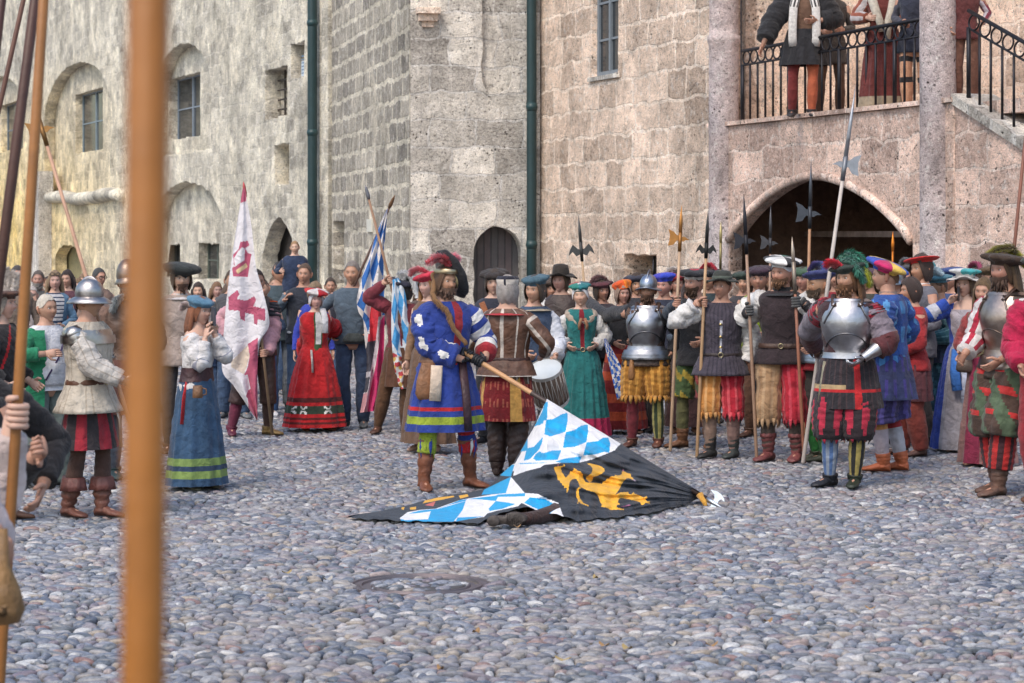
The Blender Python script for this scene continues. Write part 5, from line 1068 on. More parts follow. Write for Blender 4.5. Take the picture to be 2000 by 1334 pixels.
# --- 3 drummer
c = person('drummer in blue vest and white shirt half hidden behind the leather man', 1045, 214, 541, 30, 1., skin=SKIN, group=CO, a=('P',1083,706,.30), b=('P',1040,700,.2), hint_a=(.8,.4,-.6), yaw=-60, curl=1.1)
torso(c, (.05,.08,.14)); sleeve(c, 'ab', (.66,.68,.74), .085, .055, .035, .92, wrk=.14, cuff=((.7,.7,.74), 1.25)); hose(c, 'ab', (.45,.42,.42)); shoe(c, BRN); collar(c, (.35,.30,.22), .08, .03, name='shawl', spread=.06); hair(c, (.07,.045,.03), 'bob'); beret(c, (.06,.12,.16), .12, .07, (.1, .2))
dc = IP(1071, 752, FP/214-.34)
def drum(r):
    ax = np.array([-.20, -.52, .83]); ax /= np.linalg.norm(ax); mb = MB(); tube(mb, [ax*-.17, ax*-.1, ax*.0, ax*.1, ax*.17], [.148, .153, .153, .153, .148], 40, (.22,.15,.11)); b = mb.build('shell', M_WOOD, r)
    for s in (-1, 1):
        mb = MB(); tube(mb, [ax*.15*s, ax*.165*s, ax*.185*s], [.158, .160, .158], 40, (.55,.52,.48), cap=False); mb.build('hoop', M_WOOD, r)
        mb = MB(); tube(mb, [ax*.170*s, ax*.176*s], [.156, .153], 40, (.72,.76,.76)); mb.build('drumhead', M_PLASTIC, r)
    mb = MB(); u = np.cross(ax, (1, 0, 0)); u /= np.linalg.norm(u); w = np.cross(ax, u)
    for j in range(20):
        a0 = j/20*2*pi; a1 = (j+.5)/20*2*pi; p = lambda a, h: (u*cos(a)+w*sin(a))*.158+ax*h
        tube(mb, [p(a0, .16), p(a1, -.16)], .0035, 5, (.6,.55,.5)); tube(mb, [p(a1, -.16), p(a0+2*pi/20, .16)], .0035, 5, (.6,.55,.5))
    mb.build('cords', M_CLOTH, r)
item('drum', 'white topped field drum with cords hanging beside the brown leather man', 'drum', dc, drum)
item('drumstick', 'thin wooden drumstick held above the white drumhead', 'drumstick', IP(1080, 708, FP/214-.34), lambda r: [m.build('stick', M_WOOD, r) for m in [MB()] if tube(m, [(-.03,.03,.02),(.09,-.10,-.10)], [.008,.010], 8, (.5,.36,.22)) is None])
# --- 4,5,6 behind
c = person('young man in black beret and dark coat with brown sash beside the arched door', 962, 196, 529, -5, 1., skin=SKIN3, group=CO); torso(c, (.03,.032,.05)); sleeve(c, 'ab', (.03,.032,.05)); hose(c, 'ab', DK); shoe(c, BLK); hair(c, (.06,.04,.03), 'bob'); beret(c, (.03,.022,.02), .135, .06, (.05,.25)); strip(c, [(-.10,-.13,1.46),(-.03,-.17,1.30),(.08,-.17,1.1)], .03, (.26,.09,.035), 'sash'); collar(c, (.5,.5,.5), .07, .02)
c = person('curly blond person with a pink and white feather hat behind the standard bearer', 838, 204, 533, -35, .95, True, skin=SKIN3, group=CO); torso(c, (.18,.10,.06)); sleeve(c, 'ab', (.25,.15,.09)); skirt(c, (.14,.08,.05), 1.03, .1); hair(c, (.34,.17,.06), 'long'); beret(c, (.5,.03,.06), .14, .06, (.25,.1)); mb = MB(); plume(mb, c.H, [(.05,-.02,.10),(-.03,-.06,.15),(-.12,-.06,.14),(-.17,-.05,.09)], (.66,.05,.10), .05, tipcol=(.74,.5,.5)); mb.build('plume', M_FEATHER, c.root)
c = person('man in wide dark brimmed hat and brown vest standing behind the teal woman', 1098, 183, 526, -15, 1., a=('H',.24,.02,.82), b=('H',-.24,-.05,.82), yaw=-10, skin=SKIN, group=CO); torso(c, (.05,.03,.025), mat_=M_LEATHER); sleeve(c, 'ab', W_, .09, .06, .03, wrk=.14); hose(c, 'ab', DK); shoe(c, BRN); hair(c, (.08,.05,.03), 'bob'); hat(c, (.03,.024,.02), .165, .11, .05, wave=.02)
# --- 7 teal woman
c = person('woman in teal dress with magenta hem, white headscarf and fur shawl', 1137, 192, 556, 2, .95, True, skin=SKIN3, group=CO, a=('H',.10,-.16,1.05), b=('H',-.13,-.16,1.05), hint_a=(.7,.4,-1), hint_b=(-.7,.4,-1)); TEAL = (.015,.155,.155)
torso(c, front(TEAL, (.22,.01,.02), .035), g=.026, name='bodice'); sleeve(c, 'ab', W_, .075, .05, .035, .93, wrk=.16, cuff=((.72,.7,.7), 1.3)); skirt(c, bands((0, TEAL), (.78, (.36,.01,.07))), 1.04, .05, flare=.17, pleats=17, amp=.05, n=140); shoe(c, BRN); belt(c, 1.04, .035, (.02,.025,.035), .034)
coif(c, (.68,.66,.66), r=1.13, low=-.25); beret(c, pie((.02,.18,.20),(.05,.10,.12),(.30,.08,.06),(.02,.2,.16)), .115, .085, (0,.25), .045); fur_collar(c, (.42,.34,.27), .045, 1.44, .07)
for s in (-1, 1): strip(c, [(s*.02,-.165,1.40),(s*.045,-.175,1.32),(s*.04,-.17,1.27)], .016, (.30,.14,.07), 'fur_tail', M_HAIR, .014)
# --- 8 orange cap
c = person('person in bright orange cap and striped red skirt behind the armoured man', 1214, 186, 553, 10, .9, True, skin=SKIN2, group=CO); torso(c, BLK); sleeve(c, 'ab', BLK); skirt(c, lambda u, v: ((.50,.07,.02) if int(v*9) % 2 else (.22,.012,.012)), 1.05, .06, flare=.16); hair(c, (.3,.2,.15), 'bob'); beret(c, pie((.8,.20,.02),(.62,.04,.02),(.82,.42,.05),(.7,.1,.02)), .105, .06, (.2,-.2), .08, puff=7); shoe(c, BRN)
def streamer(r):
    mb = MB(); n = 40; V = []; 
    for i in range(n):
        t = i/(n-1); 
        for j in range(10): V.append((-.04+.14*t+.17*t*(j/9)+.03*(1-t)*(j/9), .03*sin(j*1.1+t*5), .02-.62*t+.10*t*(j/9)))
    mb.add(V, grid_faces(10, n, False), [((.03,.14,.55) if (int(i*.35)+int((j+i*.2)*.5)) % 2 else W_) for i in range(n-1) for j in range(9)]); mb.build('cloth', M_FLAG, r)
item('pennant', 'small blue and white checked pennant hanging between the teal dress and the orange breeches', 'pennant', IP(1186, 665, FP/193), streamer)
# --- 9 morion man
c = person('bearded soldier in morion helmet and shining breastplate with ochre breeches', 1262, 199, 544, -8, 1.18, yaw=-8, skin=SKIN2, group=SO, b=('G','h1',582), a=('P',1303,705,.05), hint_b=(-.5,.4,-.9), feet=((.13,.0,-.1),(-.15,.0,-.35)))
OC = (.36,.155,.02); torso(c, (.07,.045,.035), z0=.86, flare=1.2, mat_=M_LEATHER, name='buff_coat'); cuirass(c); sleeve(c, 'ab', (.022,.022,.028), .085, .055, .02, wrk=.12); fur_collar(c, (.10,.05,.03), .05, 1.42)
hose(c, 'ab', slashes(OC, (.55,.27,.05), 12, 1, .35, 1.2), z1=.93, z0=.52, r=.135, rk=.115, ra=.11, amp=.05, name='breeches', puffs=(1, .02)); hose(c, 'ab', {'a': stripes((.40,.36,.12), (.04,.06,.03), 5), 'b': (.17,.02,.03)}, z1=.56, z0=.08); shoe(c, (.12,.045,.03)); fringe(c, 'ab', .53, ((.36,.155,.02),(.50,.25,.05)), .125, .06, 15); beard(c, (.09,.04,.02)); helmet(c, 'morion', (.38,.42,.50)); hair(c, (.09,.04,.02)); bag(c, (-.14,-.15,.93), (.30,.14,.05), (.035,.03,.2), 'sword_frog')
# --- 10..12
c = person('man in purple and blue beret behind the armoured soldier', 1297, 186, 536, -12, 1., skin=SKIN2, group=SO); torso(c, (.03,.035,.06)); sleeve(c, 'ab', (.03,.035,.06)); hose(c, 'ab', DK); shoe(c, BLK); beret(c, pie((.03,.06,.5),(.4,.04,.3),(.05,.05,.4)), .12, .07, (.1,.1)); hair(c, (.05,.03,.02))
c = person('soldier in black coat and red edged beret holding the halberd with yellow spike', 1362, 200, 528, -25, 1.05, yaw=-20, skin=SKIN2, group=SO, b=('G','h2',592), hint_b=(-.8,.3,-.7), feet=((.12,.02,.3),(-.16,-.02,-.9))); torso(c, BLK, flare=1); sleeve(c, 'ab', (.035,.05,.075), .08, .05, .02); hose(c, 'ab', {'a': lambda u, v: (.30,.04,.04) if int(u*6+v*5) % 2 else (.07,.09,.03), 'b': lambda u, v: (.30,.22,.03) if int(u*7+v*6) % 3 == 0 else (.05,.09,.03)}, z1=.93, z0=.5, r=.125, rk=.105, ra=.09, amp=.04, name='breeches'); hose(c, 'ab', {'a': (.18,.08,.04), 'b': (.10,.10,.04)}, z1=.55); shoe(c, (.17,.075,.035), boot=.2, wide=1.1); beret(c, bands((0, W_), (.35, BLK), (.8, (.5,.02,.05))), .145, .06, (-.1,.1)); hair(c, (.06,.035,.02)); beard(c, (.08,.04,.02), .01)
c = person('small hooded figure in dark blue behind the black coated soldier', 1343, 187, 553, -5, .85, True, skin=SKIN2, group=SO, pitch=-.15); torso(c, (.03,.035,.05)); sleeve(c, 'ab', (.05,.07,.10)); skirt(c, (.05,.02,.02), 1.0, .1); coif(c, (.045,.03,.03), low=-.9)
# --- 13 quilted doublet
c = person('soldier in quilted purple grey doublet and dark brimmed hat, orange and red breeches', 1408, 209, 534, -6, 1.10, yaw=-22, pitch=0., skin=SKIN2, group=SO, b=('G','h3',592), a=('P',1450,728,.02), hint_b=(-.9,.2,-.6), hint_a=(.8,.3,0), feet=((.12,-.02,-.5),(-.10,-.01,-.7)))
PG = (.060,.050,.070); quilt = lambda u, v: (.035,.03,.045) if (u*36) % 1 < .22 else PG
torso(c, front(quilt, (.5,.5,.56), .006, .25, .75), z0=.80, flare=2.2, n=110, g=.03, mat_=M_CLOTH); sleeve(c, 'ab', W_, .085, .06, .035, .93, start=.05, wrk=.16, cuff=((.7,.68,.68), 1.2)); sleeve(c, 'ab', quilt, .085, .08, .0, .12, name='shoulder_wing')
hose(c, 'ab', {'a': slashes((.42,.012,.03), (.60,.08,.10), 9, 1, .3, 1.3), 'b': slashes((.55,.24,.06), (.66,.36,.14), 9, 1, .3, 1.3)}, z1=.93, z0=.42, r=.10, rk=.085, ra=.10, amp=.05, name='breeches', puffs=(2, .022)); hose(c, 'ab', {'a': (.26,.16,.14), 'b': (.3,.2,.15)}, z1=.45); shoe(c, {'a': (.045,.055,.055), 'b': (.035,.035,.035)}, boot=.22, rtop=.055, wide=1.05)
fringe(c, 'ab', .44, {'a': ((.42,.012,.03),(.60,.08,.10)), 'b': ((.55,.24,.06),(.66,.36,.14))}, .095, .08, 13); hat(c, (.035,.04,.035), .15, .085, .052, wave=.018, band=(.10,.12,.10)); hair(c, (.07,.04,.03)); belt(c, 1.0, .03, (.03,.02,.02), .04); collar(c, (.2,.15,.15), .068, .03)
for z in (1.30, 1.18, 1.08): bag(c, (.0,-.165,z+.005), (.45,.33,.15), (.018,.012,.02), 'clasp', M_STEEL)
# --- 14 white sleeves and two-tone beret
c = person('soldier with white puffed sleeves, black bib and black white green beret', 1527, 212, 506, -10, 1.12, yaw=-28, tilt=-2, skin=SKIN2, group=SO, a=('G','h9',590), b=('G','h4',606), gloves=('both', (.09,.09,.09), M_CLOTH), hint_a=(.9,0,-.8), hint_b=(-.8,.1,-.8), feet=((.13,-.03,-.2),(-.12,-.02,-.6)))
torso(c, (.03,.018,.022), z0=.86, flare=1.6); sleeve(c, 'ab', W_, .105, .065, .045, .72, wrk=.2, shoulder=1.1); sleeve(c, 'ab', DK, .05, .045, 0, .98, start=.70, name='bracer', mat_=M_LEATHER)
hose(c, 'ab', {'a': slashes((.40,.012,.03), (.55,.05,.08), 9, 1, .3, 1.3), 'b': slashes((.38,.23,.12), (.50,.33,.19), 9, 1, .3, 1.3)}, z1=.93, z0=.36, r=.105, rk=.09, ra=.105, amp=.05, name='breeches', puffs=(2, .025)); hose(c, 'ab', (.08,.06,.05), z1=.45); shoe(c, (.20,.06,.06), boot=.24, rtop=.06, wide=1.15, slouch=.1, cuff=((.20,.06,.06), .03, 1.1))
fringe(c, 'ab', .38, {'a': ((.40,.012,.03),(.55,.05,.08)), 'b': ((.38,.23,.12),(.50,.33,.19))}, .10, .08, 13); coif(c, (.68,.67,.68), low=.1, name='cap', r=1.1); beret(c, pie(W_, BLK, W_, BLK, (.03,.12,.08), W_, BLK, (.7,.7,.7)), .155, .08, (-.2, .1), .05, amp=.05); beard(c, (.20,.10,.05), .0); collar(c, BLK, .085, .06, name='bib', spread=.05); belt(c, 1.02, .04, (.06,.03,.02), .04)
mb = MB(); 
for q in (-.02, .0, .02, .04): 
    p, ax, r = pole_at('h9', 590); p = c.W2L(p)
# --- 15, 16
c = person('soldier in yellow green clothes with dark plum hat behind the halberds', 1483, 190, 522, -15, 1., skin=SKIN2, group=SO); torso(c, (.22,.30,.02)); sleeve(c, 'ab', (.05,.14,.07)); hose(c, 'ab', BRN); shoe(c, BRN); beret(c, (.04,.02,.035), .13, .06, (.1,.2)); hair(c, (.05,.03,.02))
c = person('soldier with steel breastplate and bright green hose, blue feathered hat', 1604, 213, 530, -50, 1.05, yaw=-20, skin=SKIN2, group=SO, a=('H',.1,-.3,1.05), feet=((.06,-.02,-.9),(-.1,.03,-.6))); torso(c, (.30,.012,.02), z0=.86, flare=1); cuirass(c, (.5,.55,.62)); sleeve(c, 'ab', lambda u, v: (.5,.55,.6) if int(v*12) % 2 else (.06,.08,.08), .08, .055, .03); hose(c, 'ab', (.05,.045,.04), z1=.93, z0=.5, r=.13, rk=.12, ra=.1, name='breeches'); hose(c, 'ab', (.03,.20,.045), z1=.6); shoe(c, (.05,.055,.035)); beard(c, (.08,.05,.03)); beret(c, (.04,.05,.16), .14, .06, (.15,0)); mb = MB(); plume(mb, c.H, [(.07,.0,.10),(.02,.02,.17),(-.08,.0,.17),(-.13,-.03,.12)], (.03,.08,.28), .05, tipcol=(.12,.04,.14)); mb.build('plume', M_FEATHER, c.root)
# --- 17 main landsknecht
c = person('bearded soldier in polished breastplate with red, green and yellow feather hat, hands in gauntlets', 1655, 236, 513, -12, 1.16, yaw=-30, pitch=.02, skin=SKIN2, group=SO, b=('G','h8',690), a=('P',1668,712,.26), gloves=('both', (.50,.50,.52), M_STEEL, 1), hint_b=(-1,.25,-.2), hint_a=(1,.25,-.35), feet=((.06,-.02,-.1),(-.14,-.01,-.75)), curl=.8)
torso(c, (.05,.02,.025), g=.026); cuirass(c, (.46,.46,.49), fauld=False); sleeve(c, 'ab', bands((0, (.20,.165,.20)), (.62, (.10,.025,.03))), .095, .075, .03, .74, wrk=.12); sleeve(c, 'ab', slashes((.30,.012,.03), (.02,.015,.02), 6, 2, .5, .8), .10, .09, .02, .17, name='shoulder_puff')
sk = lambda u, v: (.42,.30,.16) if (.52 < v < .60 and u > .5) else (RED if (.60 < v < .66 and u > .5) or (abs(u-.06) < .018) or (.62 < v < .68 and u < .5) else ((.022,.018,.024) if (u*30) % 1 > .25 else (.05,.03,.035)))
skirt(c, sk, 1.02, .63, flare=.075, pleats=10, amp=.03, n=140, m=34, name='base_skirt')
hose(c, 'ab', slashes((.025,.015,.02), (.42,.02,.05), 7, 1, .45, .8), z1=.74, z0=.40, r=.125, rk=.118, ra=.10, amp=.03, pl=7, name='breeches', puffs=(1, .03)); hose(c, 'ab', {'b': stripes((.09,.17,.36), (.28,.33,.42), 6), 'a': stripes((.42,.33,.10), (.02,.02,.02), 5)}, z1=.50, z0=.06, rk=.060, r=.07, ra=.04, n=40); shoe(c, {'a': (.02,.028,.018), 'b': (.016,.018,.026)}, wide=1.05)
fringe(c, 'ab', .41, ((.025,.015,.02),(.42,.02,.05)), .10, .05, 13); hair(c, (.15,.07,.03), 'mid'); beard(c, (.20,.09,.04), .008); beret(c, (.03,.04,.035), .135, .06, (.12, .12), .05); mb = MB(); plume(mb, c.H, [(.02,-.10,.09),(-.06,-.11,.12),(-.12,-.08,.10)], (.60,.02,.05), .05); plume(mb, c.H, [(-.10,.0,.12),(-.02,.02,.17),(.06,.03,.15),(.13,.05,.08)], (.03,.22,.14), .062); plume(mb, c.H, [(-.02,-.06,.13),(.06,-.05,.13),(.12,-.03,.05),(.14,.0,-.03)], (.03,.16,.11), .055); plume(mb, c.H, [(.10,.03,.10),(.145,.04,.02),(.15,.05,-.06)], (.38,.40,.02), .04); mb.build('plume', M_FEATHER, c.root)
strip(c, [(-.17,-.10,1.0),(-.20,-.12,.80),(-.22,-.13,.62)], .014, (.22,.20,.14), 'strap', M_LEATHER)
# --- 18 blue slashed man
c = person('man in slashed blue doublet and multicoloured beret with one orange shoe', 1738, 222, 510, -115, 1.1, yaw=15, skin=SKIN2, group=SO, b=('H',-.15,-.25,1.1), a=('H',.1,-.3,1.1), feet=((.05,-.05,.1),(-.12,.06,0))); BL2 = (.02,.07,.28)
torso(c, slashes(BL2, (.06,.22,.50), 10, 3, .35, .8), g=.04); sleeve(c, 'ab', slashes(BL2, (.10,.30,.6), 6, 4, .4, .8), .125, .075, .04, wrk=.15, slash=3); skirt(c, slashes((.03,.04,.12), (.05,.04,.22), 16, 2, .4, .8), 1.03, .62, flare=.10, pleats=9); hose(c, 'ab', slashes((.05,.04,.14), (.10,.08,.3), 8, 1, .4, 1.2), z1=.75, z0=.42, r=.15, rk=.15, ra=.13, name='breeches', amp=.05)
hose(c, 'ab', {'a': bands((0, (.6,.28,.10)), (.3, (.45,.38,.42))), 'b': bands((0, (.45,.04,.05)), (.3, (.5,.5,.55)))}, z1=.48); shoe(c, (.50,.13,.05), boot=.16, wide=1.05); hair(c, (.16,.08,.04)); collar(c, (.25,.18,.16), .08, .05)
beret(c, pie((.03,.08,.42),(.5,.02,.12),(.75,.50,.10),(.02,.10,.5),(.5,.02,.12),(.04,.30,.40),(.75,.5,.1)), .165, .05, (-.05,-.35), .06, amp=.04)
# --- 19, 20
c = person('young man in flat red beret and grey coat with white collar, facing left', 1797, 197, 500, -70, 1., skin=SKIN2, group=SO); torso(c, (.14,.14,.17)); sleeve(c, 'ab', (.14,.14,.17)); hose(c, 'ab', DK); shoe(c, BLK); hair(c, (.05,.03,.025), 'bob'); beret(c, (.55,.02,.02), .155, .07, (.12,.0), .03, amp=.02); collar(c, W_, .075, .05)
c = person('person in steel helmet behind the blue slashed man', 1757, 197, 527, -60, 1., skin=SKIN2, group=SO); torso(c, (.05,.06,.08)); sleeve(c, 'ab', (.05,.06,.08)); hose(c, 'ab', DK); shoe(c, BLK); helmet(c, 'sallet', (.4,.45,.52))
c = person('person in plain red jacket and long dark red trousers facing left', 1783, 207, 544, -75, 1., skin=SKIN2, group=SO, a=('H',.05,-.3,1.0), b=('H',-.1,-.3,1.0)); torso(c, (.36,.025,.03), z0=.86, flare=.8); sleeve(c, 'ab', (.36,.025,.03), .075, .05, .02); skirt(c, (.10,.03,.04), .98, .56, flare=.06); hose(c, 'ab', (.22,.04,.03), r=.11, rk=.095, ra=.075); shoe(c, (.10,.05,.04)); hair(c, (.05,.03,.025), 'bob')
# --- 21 teal pleats
c = person('man in teal pleated doublet and breeches with pale blue feather hat', 1838, 194, 536, -62, 1.08, yaw=-10, skin=SKIN2, group=SO, a=('H',.1,-.3,1.1), b=('H',-.1,-.28,1.02)); TL = (.04,.14,.18); torso(c, lambda u, v: (.12,.27,.32) if (u*30) % 1 < .3 else TL, n=120); sleeve(c, 'ab', lambda u, v: (.12,.27,.32) if (u*9) % 1 < .3 else TL, .11, .06, .05, n=36); skirt(c, (.04,.05,.09), 1.04, .85, flare=.08); hose(c, 'ab', lambda u, v: (.10,.25,.32) if (u*7+v*2) % 1 < .25 else (.03,.11,.16), z1=.93, z0=.36, r=.15, rk=.15, ra=.10, n=36, name='breeches'); hose(c, 'ab', (.5,.55,.62), z1=.4); shoe(c, DK)
beret(c, (.08,.22,.30), .15, .06, (.05,.05)); mb = MB(); plume(mb, c.H, [(-.08,-.06,.10),(-.02,-.08,.16),(.07,-.05,.17),(.13,.0,.13)], (.45,.58,.66), .06); mb.build('plume', M_FEATHER, c.root); hair(c, (.10,.06,.04))
# --- 22 woman on the phone
c = person('woman in blue and white dress talking on a phone, wide white teal hat', 1885, 203, 531, -20, 1., True, yaw=-10, skin=SKIN3, group=SO, b=('P',1869,580,.08), a=('H',-.02,-.2,1.06), hint_b=(-1,-.3,-.7), hint_a=(1,.1,-.4), curl=1.0)
torso(c, front((.02,.06,.33), (.42,.38,.42), .13), g=.024, z1=1.41); sleeve(c, 'ab', bands((0, (.02,.06,.33)), (.5, (.03,.10,.42)), (.62, (.5,.5,.55)), (.8, (.02,.06,.33))), .085, .05, .03); skirt(c, lambda u, v: (.36,.34,.38) if min(u, 1-u) < .13 else (.02,.05,.30), 1.04, .03, flare=.17, pleats=12, n=120); hair(c, (.12,.07,.04), 'bob')
hat(c, (.62,.58,.55), .165, .09, .05, wave=.02); beret(c, pie((.05,.33,.35),(.6,.62,.62),(.02,.25,.3),(.66,.66,.66)), .14, .10, (0,0), .045); strip(c, [(-.05,-.20,1.02),(-.06,-.26,.8),(-.03,-.30,.62)], .05, (.04,.16,.5), 'checked_sash'); strip(c, [(.0,-.21,1.0),(.05,-.27,.75),(.04,-.30,.50)], .04, (.5,.55,.7), 'checked_sash')
item('phone', 'phone held to the ear of the woman in the blue and white dress', 'phone', IP(1873, 573, FP/203-.12), lambda r: [m.build('phone_body', M_PLASTIC, r, False) for m in [MB()] if box(m, (-.012,-.035,-.07), (.0,.035,.07), (.02,.02,.025)) is None])
# --- 23..25 right edge
c = person('person in plum red skirt behind the bearded man in armour', 1928, 216, 545, -30, .95, True, skin=SKIN2, group=SO); torso(c, (.12,.10,.05)); sleeve(c, 'ab', (.30,.05,.05), .09, .06, .03); skirt(c, lambda u, v: (.24,.02,.06) if int(u*8) % 2 else (.26,.14,.13), 1.04, .03, flare=.12); hair(c, (.12,.07,.03), 'long'); bag(c, (-.18,-.1,1.05), (.14,.10,.08), (.09,.07,.15))
c = person('tall bearded man in breastplate with yellow feather hat and green red slashed breeches', 1968, 243, 495, -58, 1.1, yaw=5, skin=SKIN2, group=SO, b=('H',-.16,-.34,.98), a=('H',.12,-.30,.95), feet=((.06,-.16,0),(-.14,.02,-.1)))
torso(c, (.07,.05,.04), z0=.86, flare=1, mat_=M_LEATHER); cuirass(c, (.42,.34,.30)); sleeve(c, 'ab', stripes((.66,.62,.62), (.40,.02,.05), 6), .11, .06, .03, .9, n=36); hose(c, 'ab', lambda u, v: (.08,.12,.07) if int(u*8+v*3) % 2 else ((.5,.03,.03) if int(v*9) % 3 == 0 else (.07,.04,.03)), z1=.93, z0=.45, r=.15, rk=.15, ra=.11, amp=.05, name='breeches', puffs=(2, .02)); hose(c, 'ab', stripes((.45,.02,.02), (.05,.015,.02), 7), z1=.50, z0=.2, r=.12, rk=.095, ra=.07, n=40, name='fringe'); shoe(c, (.13,.07,.05), boot=.2, wide=1.05)
hair(c, (.10,.06,.03), 'long'); beard(c, (.08,.045,.03), .05); beret(c, (.05,.03,.02), .16, .05, (-.1,-.1)); mb = MB(); plume(mb, c.H, [(.0,.09,.08),(.05,.05,.15),(-.02,-.03,.15),(-.08,-.10,.10)], (.12,.07,.02), .05, tipcol=(.35,.33,.03)); plume(mb, c.H, [(-.05,-.05,.13),(.0,.05,.14),(.0,.15,.10),(.0,.22,.02)], (.40,.36,.03), .05); mb.build('plume', M_FEATHER, c.root)
c = person('man with crimson puffed sleeve cut off by the right edge', 2052, 250, 500, -35, 1.1, skin=SKIN2, group=SO, b=('P',1998,735,.15)); torso(c, (.40,.01,.05)); sleeve(c, 'ab', (.45,.01,.06), .12, .07, .05); hose(c, 'ab', (.30,.02,.03), r=.13, rk=.11); shoe(c, BRN); hair(c, (.07,.04,.03)); beret(c, (.05,.06,.05), .16, .06)
# --- row fill at the back right
for px, s, yt, rot, hc, bc, pc, lb in ((1075, 178, 545, 5, (.06,.04,.03), (.08,.06,.05), None, 'person in brown cap between the drummer and the brimmed hat man'), (1178, 180, 548, 5, (.10,.03,.04), (.05,.04,.05), (.25,.12,.12), 'person in wine red hat with dusty feather behind the teal woman'), (1240, 176, 536, -5, (.03,.03,.05), (.04,.04,.05), None, 'person in dark cap left of the morion helmet'),
      (1325, 178, 533, -10, (.35,.03,.04), (.05,.03,.03), (.6,.55,.52), 'person in red hat with white feather behind the yellow spiked halberd'), (1385, 176, 525, -15, (.03,.03,.04), (.03,.05,.06), (.5,.03,.06), 'person in black hat with red feather left of the quilted doublet man'), (1655, 176, 512, -30, (.04,.04,.12), (.05,.05,.10), (.05,.12,.30), 'person in navy hat with blue feather behind the red green feather hat'),
      (1775, 178, 515, -40, (.05,.05,.06), (.06,.06,.08), (.2,.2,.22), 'person in charcoal hat with grey feather left of the red beret'), (1822, 180, 524, -50, (.03,.12,.16), (.05,.09,.12), (.05,.25,.30), 'person in teal hat behind the pale blue feather'), (1912, 184, 524, -40, (.12,.03,.08), (.14,.05,.08), (.3,.05,.12), 'person in magenta hat right of the woman on the phone')):
    c = person(lb, px, s, yt, rot, 1.05, skin=SKIN2, group=SO, yaw=random.uniform(-20, 20)); torso(c, bc); sleeve(c, 'ab', bc, .085); hose(c, 'ab', DK, r=.11); shoe(c, BLK); hair(c, (.05,.03,.02), 'bob'); beret(c, hc, .135, .055, (.1,.1), .055, puff=7)
    if pc: mb = MB(); plume(mb, c.H, [(.08,-.04,.09),(.02,-.02,.15),(-.07,.0,.15),(-.13,.02,.09)], pc, .05); mb.build('plume', M_FEATHER, c.root)
for px, s, yt, rot, hc, bc, lb in ((1455, 180, 530, -10, (.03,.05,.04), (.05,.045,.05), 'soldier in dark green beret at the left foot of the archway'), (1512, 178, 528, -5, (.03,.03,.06), (.03,.05,.09), 'soldier in navy beret behind the man with white sleeves'), (1572, 180, 524, -20, (.05,.10,.06), (.03,.12,.06), 'person in green coat and green beret in front of the archway middle'),
      (1633, 182, 520, -30, (.05,.06,.07), (.25,.02,.03), 'person in red coat behind the tallest halberd'), (1700, 182, 524, -30, (.06,.03,.05), (.06,.06,.05), 'person in dark hat behind the feather hat soldier'), (1862, 186, 522, -50, (.03,.06,.20), (.05,.08,.2), 'person in blue beret between the teal man and the woman on the phone'), (1940, 190, 520, -50, (.10,.06,.03), (.12,.08,.06), 'person in brown beret behind the plum skirt')):
    c = person(lb, px, s, yt, rot, 1., skin=SKIN2, group=SO); torso(c, bc); sleeve(c, 'ab', bc, .08); hose(c, 'ab', DK, r=.11); shoe(c, BLK); hair(c, (.05,.03,.02)); beret(c, hc, .13, .055, (random.uniform(-.2,.2),random.uniform(-.1,.2)), .06, puff=9)
# --- 26 woman in red dress
c = person('woman in bright red dress with patterned hem holding the dark blue lozenge flag', 615, 184, 566, 22, 1., True, skin=SKIN3, group=CO, a=('G','dark blue and white lozenge flag with red and magenta tails beside grey blue sweater man',640), b=('G','dark blue and white lozenge flag with red and magenta tails beside grey blue sweater man',724), hint_a=(.6,.4,-.9), hint_b=(-.9,.2,-.5))
R1 = (.50,.012,.016)
def hem(u, v):
    if v < .62: return R1
    if v < .68: return (.10,.01,.01)
    if v < .72: return R1
    if v < .83: 
        q = (u*14) % 1-.5; w = (v-.775)/.055; return (.72,.70,.66) if (abs(abs(q)*2-abs(w)*.75) < .22 and abs(q) < .35 and int(u*14) % 3 != 1 and abs(q)+abs(w) > .12) else (.03,.05,.03)
    if .87 < v < .90 or .93 < v < .955: return (.12,.01,.01)
    return R1
torso(c, lambda u, v: (.70,.68,.66) if min(u, 1-u) < .035 and v < .6 else ((.05,.10,.04) if min(u, 1-u) < .05 else R1), name='bodice', n=60, g=.028); sleeve(c, 'ab', bands((0, R1), (.05, (.7,.68,.66)), (.09, R1), (.55, (.15,.01,.01)), (.60, R1), (.85, (.6,.58,.6))), .075, .05, .02); sleeve(c, 'ab', (.40,.01,.015), .06, .15, 0, .62, start=.42, name='hanging_sleeve', wrk=.2)
skirt(c, hem, 1.05, .06, flare=.235, pleats=9, amp=.05, n=168, m=70); shoe(c, (.30,.12,.07)); coif(c, (.72,.70,.72)); strip(c, [(.085,-.05,1.54),(.095,-.13,1.42),(.08,-.17,1.24)], .036, (.70,.70,.72), 'veil', th=.014); strip(c, [(-.1,-.17,1.03),(-.1,-.21,.9),(-.1,-.23,.75)], .012, (.5,.45,.42), 'cord')
beret(c, pie((.45,.01,.02),(.65,.6,.6),(.45,.01,.02),(.05,.07,.04),(.5,.02,.02),(.66,.62,.6)), .15, .065, (-.1,.2), .06, amp=.05); 
